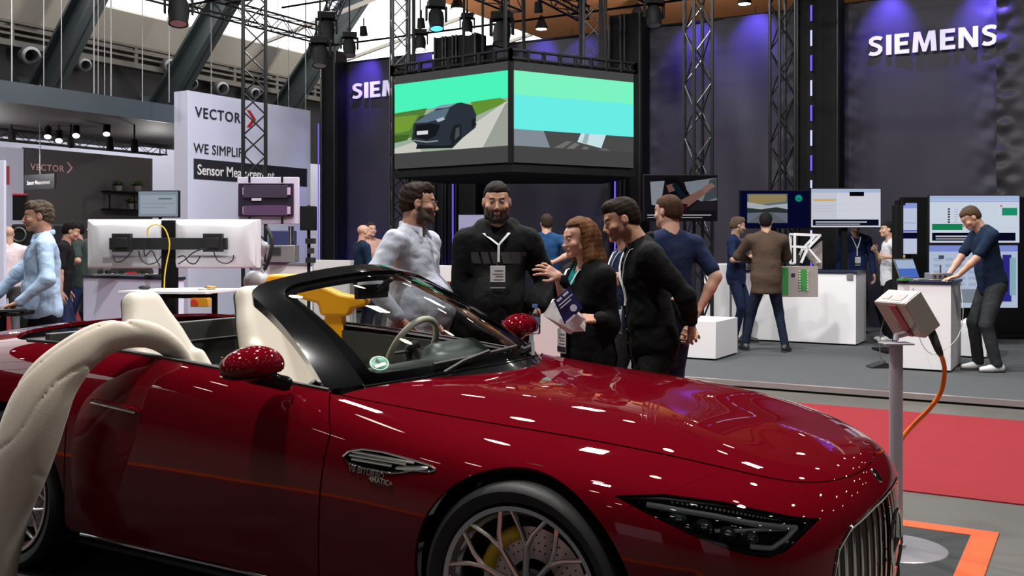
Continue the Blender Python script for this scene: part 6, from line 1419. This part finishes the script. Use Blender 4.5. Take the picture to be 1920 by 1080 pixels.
# A-frame exhibit on the counter
d = 14.0; zt_ = 1.10; t = vthing('frame_exhibit', 'white angular metal frame exhibit standing on the long counter', 'exhibit', 1518, d, zt_); P2 = lambda a, b, y=0: Vector((lx(a, d, 1518), y, max(ZZ(b, d)-zt_, .012)))
mb = MB()
for y in (0, .22):
    for a, b in (((1490, 439), (1538, 441)), ((1538, 441), (1514, 466)), ((1491, 462), (1514, 464)), ((1514, 464), (1538, 492)), ((1490, 439), (1490, 494)), ((1514, 464), (1502, 493))): mb.tube([P2(*a, y), P2(*b, y)], .022, 4)
for a in ((1490, 439), (1538, 441), (1538, 492), (1490, 494)): mb.tube([P2(*a, 0), P2(*a, .22)], .02, 4)
mb.build('tube_frame', WHITE, t); MB().prism([(lx(1514, d, 1518), .22), (lx(1546, d, 1518), .42), (lx(1546, d, 1518), .02), (lx(1536, d, 1518), .02)], (0, .10, 0), (1, 0, 0), (0, 0, 1), (0, .03, 0)).build('side_plate', CASE, t)
MB().box((lx(1497, d, 1518), .1, .12), (.08, .08, .2)).box((lx(1497, d, 1518), .1, .25), (.04, .04, .08)).build('actuator', BLACKM, t)
_q = WY(1594, W(1605, 13.7).y); t = thing('counter_label', 'small framed label at the right end of the long counter', 'label', (_q.x, _q.y-.008, ZZ(524, dep(_q)))); MB().box((0, 0, .04), (.085, .016, .085)).build('label_card', GREYM, t)
# podium: laptop, instrument
zp = 1.07; t = vthing('laptop', 'open laptop with a bright screen on the white podium', 'laptop', 1722, 11.25, zp, .55)
MB().box((0, 0, .009), (.34, .24, .018)).build('keyboard_base', GREYM, t, bevel=.003)
b = MB().obox((-.17, .11, .018), (.34, 0, 0), (0, .010, 0), (0, .09, .22)).build('lid', GREYM, t); picture('display', [((.75, .85, .98), [0, .5, 1, 1])], (.35, .5, .9), (-.16, .1085, .03), (.32, 0, 0), (0, .08, .195), b, .8)
t = vthing('test_instrument', 'grey measuring instrument with knobs on the podium beside the laptop', 'instrument', 1760, 11.2, zp, .1); MB().box((0, 0, .05), (.26, .16, .07)).box((0, 0, .008), (.28, .18, .016)).build('instrument_case', GREYM, t, bevel=.01); mb = MB()
for k in range(4): mb.cyl((-.09+.06*k, -.08, .05), (-.09+.06*k, -.095, .05), .012, n=10)
mb.cyl((.02, 0, .085), (.02, 0, .17), .008, n=8); mb.build('knobs', BLACKM, t)
t = vthing('circuit_card', 'small circuit board with green edges lying at the left of the podium', 'circuit board', 1698, 11.15, zp, .2); MB().box((0, 0, .01), (.15, .1, .02)).build('board', mat('pcb_green'), t); MB().box((.0, 0, .03), (.08, .05, .025)).build('chip', GREYM, t)
t = vthing('foot_pedal', 'black foot pedal on the stage floor left of the podium', 'pedal', 1652, 11.35, .07); MB().prism([(-.14, 0), (.14, 0), (.14, .02), (.02, .07), (-.1, .03), (-.14, .015)], (0, -.08, 0), (1, 0, 0), (0, 0, 1), (0, .18, 0)).build('pedal_body', BLACKM, t, bevel=.004)
sp2 = smoothpath([W(1660, 11.4, .13), W(1650, 11.6, .20), W(1656, 11.8, .55), W(1690, 11.5, .9)]); MB().tube(sp2, .006, 6).build('pedal_cable', BLACKM, t, world=True)
t = vthing('thin_cable', 'thin grey cable looping down the right side of the podium', 'cable', 1760, 10.85, 1.05); MB().tube(smoothpath([W(1800, 10.95, 1.05), W(1806, 10.8, .75), W(1798, 10.75, .5), W(1775, 10.7, .36), W(1745, 10.72, .30), W(1722, 10.8, .5), W(1712, 10.85, 1.0)]), .004, 6).build('cable_loop', GREYM, t, world=True)
# ================================================================ BROCHURE, PAPER, BOTTLE
d = 5.05; t = vthing('brochure', 'navy and white folded brochure in the hand of the auburn-haired woman', 'brochure', 1068, d, ZZ(585, d)); Q = lambda a, b, y=0: Vector((lx(a, d, 1068), y, ZZ(b, d)-ZZ(585, d)))
def sheet(pts, y0, m, name, par, bend=.02):
    v = [Q(a, b, y0+bend*(i % 2)) for i, (a, b) in enumerate(pts)]; n = len(v); o = Vector((0, .0015, 0)); return MB().add(v+[q+o for q in v], [tuple(range(n))[::-1], tuple(range(n, 2*n))]+[(i, (i+1) % n, n+(i+1) % n, n+i) for i in range(n)]).build(name, m, par, smooth=None)
PAPER = mat('paper_white', (.78, .77, .76), .5)
w1 = sheet([(1018, 591), (1040, 560), (1078, 622), (1068, 628)], .01, PAPER, 'white_page', t); w2 = sheet([(1044, 566), (1060, 556), (1100, 600), (1072, 627)], .02, PAPER, 'white_page', t)
cvr = sheet([(1038, 563), (1068, 537), (1093, 577), (1059, 608)], -.012, mat('navy_print', srgb(34, 34, 92), .4), 'cover', t, .006)
ex_, ey_ = (Q(1068, 537)-Q(1038, 563)).normalized(), Vector((0, 0, 1)); nrm = Vector((0, 1, 0)); ey_ = Vector((0, -1, 0)).cross(ex_)
mb = MB()
def bar(a, b, w, h, y=-.016): c = Q(a, b, y); mb.obox(c, ex_*w, Vector((0, .001, 0)), Vector((-ex_.z, 0, ex_.x))*-h)
bar(1043, 563, .030, .012); bar(1054, 553, .034, .012); bar(1047, 572, .09, .006); bar(1050, 577, .07, .006); bar(1060, 603, .06, .01)
mb.cyl(Q(1075, 577, -.014), Q(1075, 577, -.017), .018, n=16); mb.build('cover_print', mat('print_white', (.7, .72, .85), .5), cvr)
d2 = 5.05; sheet([(1074, 598), (1100, 600), (1098, 622), (1072, 624)], .03, PAPER, 'white_page', t)
t = vthing('paper_sheet', 'white paper held behind the back of the man in black', 'paper', 1304, 5.75, 0); d = 5.75; Q2 = lambda a, b, y: Vector((lx(a, d, 1304), y, ZZ(b, d))); v = [Q2(1298, 563, 0), Q2(1317, 594, .05), Q2(1306, 601, .05), Q2(1294, 598, 0)]; MB().add(v+[q+Vector((0, .002, 0)) for q in v], [(0, 1, 2, 3), (7, 6, 5, 4), (0, 4, 5, 1), (1, 5, 6, 2), (2, 6, 7, 3), (3, 7, 4, 0)]).build('sheet', mat('pale_paper', (.5, .5, .56), .5), t, smooth=None)
BOT = glass_mat('bottle_plastic', (.80, .86, .92), 1.45, .03); d = 5.72; t = vthing('water_bottle', 'clear plastic water bottle held by the man in the black sweatshirt', 'bottle', 1003, d, ZZ(626, d)); z1 = ZZ(572, d)-ZZ(626, d)
pr = [(0, 0), (.028, .0), (.032, .008), (.032, .05), (.029, .055), (.032, .06), (.032, .10), (.024, .125), (.013, .145), (.013, .155)]; MB().lathe(pr, n=24).build('bottle_body', BOT, t, smooth=60); MB().cyl((0, 0, .15), (0, 0, .17), .0155, n=16).build('cap', mat('blue_cap', srgb(90, 130, 200), .4), t); MB().lathe([(.0325, .055), (.0325, .10)], n=24).build('bottle_label', mat('bottle_label', srgb(150, 180, 220), .4), t)
# ================================================================ YELLOW ARM BEHIND THE CAR
YEL = mat('yellow_enamel', srgb(246, 168, 8), .4); q0 = W(628, 5.72); d = 5.72; t = thing('yellow_machine_arm', 'yellow machine arm seen through the windscreen', 'machine', (q0.x, q0.y, .335), TH); X = lambda a: lx(a, 5.72, 628); Z5 = lambda b: ZZ(b, 5.72)-.335
mb = MB().prism([(X(609), 0), (X(650), 0), (X(646), Z5(585)), (X(611), Z5(585))], (0, -.05, 0), (1, 0, 0), (0, 0, 1), (0, .12, 0)); mb.build('column', YEL, t, bevel=.012)
mb = MB().prism([(X(500), Z5(528)), (X(508), Z5(514)), (X(560), Z5(514)), (X(600), Z5(532)), (X(640), Z5(550)), (X(692), Z5(560)), (X(690), Z5(572)), (X(664), Z5(578)), (X(655), Z5(592)), (X(604), Z5(590)), (X(600), Z5(568)), (X(556), Z5(556))], (0, -.07, 0), (1, 0, 0), (0, 0, 1), (0, .16, 0)); mb.build('arm', YEL, t, bevel=.016)
MB().prism([(X(623), Z5(635)), (X(633), Z5(635)), (X(628), Z5(615))], (0, -.054, 0), (1, 0, 0), (0, 0, 1), (0, .004, 0)).build('blue_mark', mat('blue_mark', srgb(70, 100, 150), .5), t)
# ================================================================ LEFT WORKPLACE
d = 9.6; PX0 = 318; t = vthing('monitor_stand', 'black pole with cross arm carrying the two white monitors', 'stand', PX0, d, 0); X = lambda a, dd=9.6: lx(a, dd, PX0); Z = lambda b, dd=9.6: ZZ(b, dd)
MB().obox((X(305), -.04, 0), (X(331)-X(305), 0, 0), (0, .10, 0), (0, 0, Z(413))).build('pole', BLACK, t, bevel=.004); MB().box((0, 0, .02), (.6, .24, .04)).build('foot', BLACK, t, bevel=.006)
MB().obox((X(213), -.11, Z(468)), (X(431)-X(213), 0, 0), (0, .05, 0), (0, 0, Z(446)-Z(468))).build('cross_arm', BLACKM, t, bevel=.004)
for a, b, lab in ((221, 256, 0), (389, 425, 1)):
    m_ = MB().obox((X(a), -.15, Z(472)), (X(b)-X(a), 0, 0), (0, .06, 0), (0, 0, Z(438)-Z(472))).obox((X(a)+.03, -.17, Z(464)), (X(b)-X(a)-.06, 0, 0), (0, .03, 0), (0, 0, Z(446)-Z(464))).build('mount_bracket', BLACKM, t, bevel=.004)
MW = mat('monitor_white', srgb(226, 226, 234), .4)
for (x0, x1, lab, sg) in ((163, 314, 'white monitor seen from behind, left one of the pair', -1), (322, 482, 'white monitor seen from behind, right one of the pair', 1)):
    t2 = vthing('monitor', lab, 'monitor', (x0+x1)/2, d, 0, 0, 'monitors on the black pole'); c0 = (x0+x1)/2; XX = lambda a: lx(a, 9.6, c0); w2_ = XX(x1); zb, zt2 = Z(503), Z(411)
    # shell: outer frame faces away from us, back bulge towards us
    n = 16; mb = MB(); vs = []; 
    ys = [(.16, 1.0, zb, zt2), (.03, 1.0, zb, zt2), (-.005, .98, zb+.01, zt2-.008), (-.045, .80, zb+.115, zt2-.055), (-.055, .60, zb+.135, zt2-.085)]
    for (y, k, a, b) in ys:
        for (sx, z) in ((-1, a), (1, a), (1, b), (-1, b)):
            yy = y-(.0); vs.append((sx*w2_*k, yy, z))
    vs2 = []
    mb.add(vs, [(4*i+j, 4*i+(j+1) % 4, 4*i+4+(j+1) % 4, 4*i+4+j) for i in range(4) for j in range(4)]+[(16, 17, 18, 19), (3, 2, 1, 0)])
    mb.build('shell', MW, t2, bevel=.006, smooth=30)
    MB().obox((-w2_*.55, -.062, zb+.10), (w2_*1.1, 0, 0), (0, .012, 0), (0, 0, .012)).build('cable_slot', mat('slot_grey', srgb(150, 150, 160), .5), t2)
    MB().add([(-w2_*.98, .162, zb+.01), (w2_*.98, .162, zb+.01), (w2_*.98, .162, zt2-.01), (-w2_*.98, .162, zt2-.01)], [(3, 2, 1, 0)]).build('panel_face', lit('monitor_glow', (.5, .6, .8), .5), t2)
def cabl(name, lab, pts, r, m, dd=9.4): return tag(MB().tube(smoothpath([W(a, dd+(c if len(q) > 2 else 0), ZZ(b, dd)) for q in pts for a, b, c in [(q+(0,))[:3]]]), r, 6).build(name, m), lab, 'cable')
cabl('yellow_cable', 'yellow cable curling over the black monitor pole', [(277, 443), (278, 428), (292, 421), (308, 428), (317, 450), (317, 470), (313, 490), (309, 515), (308, 540)], .0065, mat('yellow_cable', srgb(230, 190, 40), .4))
for i, (lab, p) in enumerate((('black cable under the left monitor bracket', [(212, 478), (216, 490), (228, 490), (240, 480), (246, 471)]), ('black cable loop left of the monitor pole', [(260, 470), (264, 485), (276, 495), (292, 492), (303, 480)]), ('second black cable loop left of the monitor pole', [(270, 460), (272, 480), (284, 470), (292, 484), (300, 500)]), ('black cable right of the monitor pole', [(334, 495), (348, 486), (362, 474), (376, 468), (388, 466)]),
        ('black cable loop right of the monitor pole', [(333, 482), (345, 480), (354, 492), (366, 494), (376, 480)]), ('black cable under the right monitor bracket', [(400, 470), (408, 488), (424, 494), (436, 488), (438, 478)]))): cabl('monitor_cable', lab, p, .006, BLACKM)
sm = display('small_monitor', 'small grey monitor standing above the two white monitors', 297, 11.6, ZZ(406, 11.6), ZZ(359, 11.6), 74, [((.62, .67, .74), [0, 0, 1, 1]), ((.72, .77, .83), [.05, .1, .95, .85]), ((.40, .52, .50), [.5, .68, .85, .74]), ((.55, .6, .66), [.1, .5, .9, .52]), ((.55, .6, .66), [.1, .35, .7, .37])], (.5, .56, .62), s=.75)
z = sm.location.z; MB().cyl((0, .06, -(z-1.12)), (0, .06, 0), .02, n=10).box((0, .06, -(z-1.105)), (.3, .2, .02)).build('stand', BLACK, sm)
cab('storage_cabinet', 'cabinet', 'pale cabinet with dark top behind the two white monitors', 325, 11.4, 156, 345, 0, 1.10, LAV, top=DTOP)
t = vthing('tool_tray', 'thin shelf of tools on the dark cabinet top under the monitors', 'tray', 238, 12.0, 1.10); MB().box((0, 0, .01), (.7, .3, .02)).build('tray', GREYM, t); mb = MB()
for k in range(8): mb.box((-.3+.085*k, -.05+.02*(k % 3), .04), (.05, .05, .05), k)
mb.build('tools', BLACKM, t); MB().box((.1, -.12, .03), (.12, .02, .03)).build('red_tool', REDI, t)
# white desk
d = 8.9; t = vthing('desk', 'white standing desk with black legs beside the monitor pole', 'desk', 330, d, 0); X = lambda a: lx(a, 8.9, 330); zt3 = ZZ(545, d)
MB().prism([(X(225), -.05), (X(393), -.12), (X(430), .50), (X(262), .52)], (0, 0, zt3-.025), (1, 0, 0), (0, 1, 0), (0, 0, .025)).build('table_top', mat('desk_white', srgb(236, 238, 244), .3), t, bevel=.003)
mb = MB()
for a in (262, 390): mb.tube([(X(a), .2, 0), (X(a), .2, zt3-.03)], .03, 4)
mb.box((X(262), .2, .02), (.08, .6, .04)).box((X(390), .2, .02), (.08, .6, .04)); mb.tube([(X(262), .2, .75), (X(305), .2, zt3-.03)], .018, 6).tube([(X(262), .2, zt3-.06), (X(390), .2, zt3-.06)], .025, 4); mb.build('desk_frame', BLACK, t)
MB().cyl((X(372), -.10, zt3-.10), (X(372), -.13, zt3-.10), .03, n=16).build('stop_button', mat('stop_red', srgb(210, 60, 40), .4), t); MB().box((X(380), -.06, zt3-.10), (.16, .08, .08)).build('control_box', mat('control_yellow', srgb(220, 160, 40), .5), t, bevel=.006)
for px, lab, nm in ((271, 'dark computer mouse on the left part of the white desk', 'computer_mouse'), (395, 'small brass part on the right end of the white desk', 'metal_part')):
    f = Field(.01); f.ell((0, 0, .018), (.055, .035, .022)); f.post.append(lambda F, P: np.maximum(F, -P[..., 2])); q = W(px, 9.1, zt3); t4 = thing(nm, lab, 'mouse' if nm[0] == 'c' else 'part', q, TH); field_obj('shell', f, .006, BLACKM if nm[0] == 'c' else mat('brass', (.5, .3, .1), .35, .8), t4); MB().cyl((0, -.02, .036), (0, .02, .038), .005, n=8).build('wheel', GREYM, t4)
t = vthing('paper_stack', 'papers lying on the white desk right of the pole', 'paper', 350, 9.1, zt3, .2); MB().box((0, 0, .003), (.21, .297, .006)).build('sheet', PAPER, t); MB().box((.05, .03, .009), (.21, .28, .004), .3).build('sheet', PAPER, t)
# rack panel on a stand
d = 10.6; t = vthing('electronics_panel', 'lilac-edged panel with a black electronics tray above the right monitor', 'panel', 503, d, 0); X = lambda a: lx(a, 10.6, 503); Z = lambda b: ZZ(b, 10.6)
LIL = mat('lilac_panel', srgb(204, 196, 220), .5)
MB().obox((X(445), 0, Z(420)), (X(560)-X(445), 0, 0), (0, .05, 0), (0, 0, Z(332)-Z(420))).build('back_plate', LIL, t, bevel=.004)
tr = MB().obox((X(448), -.03, Z(406)), (X(551)-X(448), 0, 0), (0, .03, 0), (0, 0, Z(344)-Z(406))).build('tray', mat('tray_violet_black', (.022, .012, .03), .4), t, bevel=.004)
for i, (a, b, c, e, cc) in enumerate(((458, 541, 371, 348, (.05, .035, .065)), (458, 541, 404, 386, (.10, .05, .12)), (474, 492, 377, 372, (.6, .5, .6)), (457, 463, 366, 352, (.55, .4, .6)), (540, 546, 366, 352, (.55, .4, .6)), (457, 463, 402, 388, (.55, .4, .6)), (540, 546, 402, 388, (.55, .4, .6)))):
    MB().obox((X(a), -.05, Z(c)), (X(b)-X(a), 0, 0), (0, .02, 0), (0, 0, Z(e)-Z(c))).build('module', mat('module_%d' % int(cc[0]*100), cc, .4), tr, bevel=.002)
mb = MB()
for a in (468, 529): mb.obox((X(a), -.055, Z(420)), (.02, 0, 0), (0, .02, 0), (0, 0, .09)); mb.obox((X(a), -.055, Z(343)), (.02, 0, 0), (0, .02, 0), (0, 0, .07))
mb.build('clips', BLACK, tr)
mb = MB().tube([(X(480), .08, 0), (X(480), .08, Z(400))], .035, 10); mb.box((X(480), .08, .02), (.6, .5, .04)); mb.build('stand_pole', GREYM, t)
RG = mat('robot_grey', srgb(176, 176, 180), .4, .2); t = vthing('robot_arm', 'small grey robot arm below the electronics panel', 'robot arm', 482, 9.9, 0); X = lambda a: lx(a, 9.9, 482); Z = lambda b: ZZ(b, 9.9)
f = Field(.015)
for p, q, r in (((482, 432), (476, 455), .042), ((476, 455), (494, 462), .05), ((494, 462), (486, 488), .036), ((486, 488), (480, 505), .045), ((462, 425), (484, 430), .024)): f.cone((X(p[0]), 0, Z(p[1])), (X(q[0]), .02, Z(q[1])), r)
field_obj('upper_links', f, .012, RG, t, it=1); f = Field(.02); f.ell((X(482), 0, Z(528)), (.135, .12, .12)); f.cone((X(482), 0, Z(540)), (X(482), 0, .9), .10, .11); field_obj('base_link', f, .014, RG, t, it=1)
MB().tube(smoothpath([(X(500), -.03, Z(425)), (X(512), -.05, Z(450)), (X(508), -.05, Z(480)), (X(498), -.04, Z(505))]), .02, 8).build('hose', BLACKM, t); MB().box((X(482), 0, .45), (.34, .34, .9)).build('pedestal', BLACK, t, bevel=.01)
# black speaker stand
t = vthing('speaker_stand', 'thin black stand with a black box beside the white booth wall', 'stand', 579, 13.0, .07); X = lambda a: lx(a, 13, 579); Z = lambda b: ZZ(b, 13)-.07
MB().cyl((0, 0, .0), (0, 0, Z(385)), .022, n=10).build('pole', BLACK, t); mb = MB()
for k in range(3): a = k*2.09+.4; mb.tube([(0, 0, .5), (.45*math.cos(a), .45*math.sin(a), .01)], .014, 8)
mb.build('tripod_legs', BLACK, t); MB().obox((X(565), -.1, Z(432)), (X(593)-X(565), 0, 0), (0, .16, 0), (0, 0, Z(387)-Z(432))).build('box', BLACK, t, bevel=.008); mb = MB()
for b in (452, 470, 488): mb.box((.03, -.03, Z(b)), (.11, .08, .07), b)
mb.build('clamps', BLACKM, t)
# counters behind
cab('demo_counter', 'counter', 'white counter with grey top behind the small robot arm', 578, 13.6, 497, 586, .07, 1.22, top=mat('grey_top', srgb(120, 124, 140), .4))
cab('demo_counter', 'counter', 'white counter under the left lettered banner', 656, 16.3, 588, 668, 0, 1.20)
cab('demo_counter', 'counter', 'long white counter seen between the man with glasses and the sweatshirt man', 868, 14.6, 800, 880, .07, 1.15)
t = vthing('lab_device', 'compact dark and white laboratory device on the counter behind the robot arm', 'device', 530, 13.9, 1.22); MB().box((0, 0, .12), (.4, .3, .24)).build('device_body', GREYM, t, bevel=.01); MB().box((0, 0, .34), (.34, .26, .2)).build('device_head', mat('device_navy', (.03, .04, .12), .4), t, bevel=.01); MB().box((-.05, -.16, .16), (.12, .02, .1)).build('device_screen', INK, t); MB().cyl((.14, -.1, .24), (.14, -.1, .5), .04, n=12).build('device_column', CHROME, t)
cab('side_box', 'box', 'brown box beside the sweatshirt man', 850, 9.6, 834, 858, 0, 1.12, mat('brown_board', srgb(120, 64, 44), .6), plinth=False)
cab('white_plinth', 'plinth', 'white plinth between the sweatshirt man and the auburn-haired woman', 1060, 8.6, 1000, 1110, 0, .98, WHITE)
s7 = display('wall_screen', 'pale screen between the man with glasses and the sweatshirt man', 885, 15.2, ZZ(451, 15.2), ZZ(403, 15.2), 50, [((.74, .72, .86), [0, .5, 1, 1])], (.66, .68, .82), s=.85, stand=None); z = s7.location.z; MB().box((0, .08, (.07-z)/2+.2), (.09, .04, z-.07+.3)).build('screen_stand', BLACK, s7)

# left edge: laptop table
d = 7.5; t = vthing('laptop_table', 'black laptop table at the left edge in front of the blue-shirted man', 'table', 10, d, 0); X = lambda a: lx(a, 7.5, 10); zt5 = ZZ(583, d)
MB().obox((X(-80), -.15, zt5-.03), (X(50)-X(-80), 0, 0), (0, .42, 0), (0, 0, .03)).build('table_top', BLACK, t, bevel=.006); mb = MB().tube([(X(-10), .1, 0), (X(-10), .1, zt5-.03)], .035, 8); mb.box((X(-10), .1, .015), (.5, .4, .03)); mb.build('table_leg', BLACK, t)
q = W(8, 7.5, zt5); t = thing('laptop', 'grey laptop with a red edge under the hands of the blue-shirted man', 'laptop', q, TH+2.2); MB().box((0, 0, .012), (.36, .25, .02)).build('keyboard_base', mat('laptop_dark', (.03, .03, .03), .4), t, bevel=.003)
b = MB().obox((-.18, .12, .02), (.36, 0, 0), (0, .010, 0), (0, .08, .23)).build('lid', GREYM, t); MB().obox((-.18, .132, .02), (.10, 0, 0), (0, .004, 0), (0, .08, .23)).build('red_edge', REDI, b)
t = vthing('exhibit_frame', 'white frame post with a black display at the left edge', 'frame', 4, 12.0, 0); X = lambda a: lx(a, 12, 4); Z = lambda b: ZZ(b, 12)
MB().obox((X(-20), 0, 0), (X(7)-X(-20), 0, 0), (0, .06, 0), (0, 0, Z(300))).build('frame_post', LAV, t); MB().obox((X(0), .3, Z(412)), (X(26)-X(0), 0, 0), (0, .05, 0), (0, 0, Z(362)-Z(412))).build('frame_board', BLACK, t); MB().obox((X(0), .29, Z(364)), (X(26)-X(0), 0, 0), (0, .05, 0), (0, 0, .02)).build('frame_red_edge', REDI, t)
t = vthing('car_cockpit_exhibit', 'black dashboard exhibit behind the blue-shirted man', 'exhibit', 52, 14.6, 0); X = lambda a: lx(a, 14.6, 52); Z = lambda b: ZZ(b, 14.6)
MB().obox((X(20), 0, .0), (X(100)-X(20), 0, 0), (0, .5, 0), (0, 0, Z(420))).build('exhibit_body', BLACKM, t, bevel=.03); MB().tube([(X(38)+.10*math.cos(a), -.04, Z(440)+.10*math.sin(a)) for a in np.linspace(0, 6.28, 20, endpoint=False)], .012, 6, closed=True).build('steering_ring', GREYM, t)
cab('low_bench', 'bench', 'low pale bench on the red carpet at the far left', 108, 11.4, 0, 150, 0, .16, LAV, plinth=False)
# unseen booth walls added on our side of the aisle, mirrored in the paint
for i, (x, y, w, h, lab) in enumerate(((-6.5, -7.5, 3.6, 2.6, 'unseen white wall added to reflect in the car, left one'), (-1.2, -8.5, 3.0, 2.4, 'unseen white wall added to reflect in the car, middle one'), (4.8, -6.0, 3.4, 2.6, 'unseen white wall added to reflect in the car, right one'))):
    t = thing('booth_wall', lab, 'wall', (x, y, 0)); MB().box((0, 0, h/2), (w, .12, h)).build('wall_body', LAV, t)
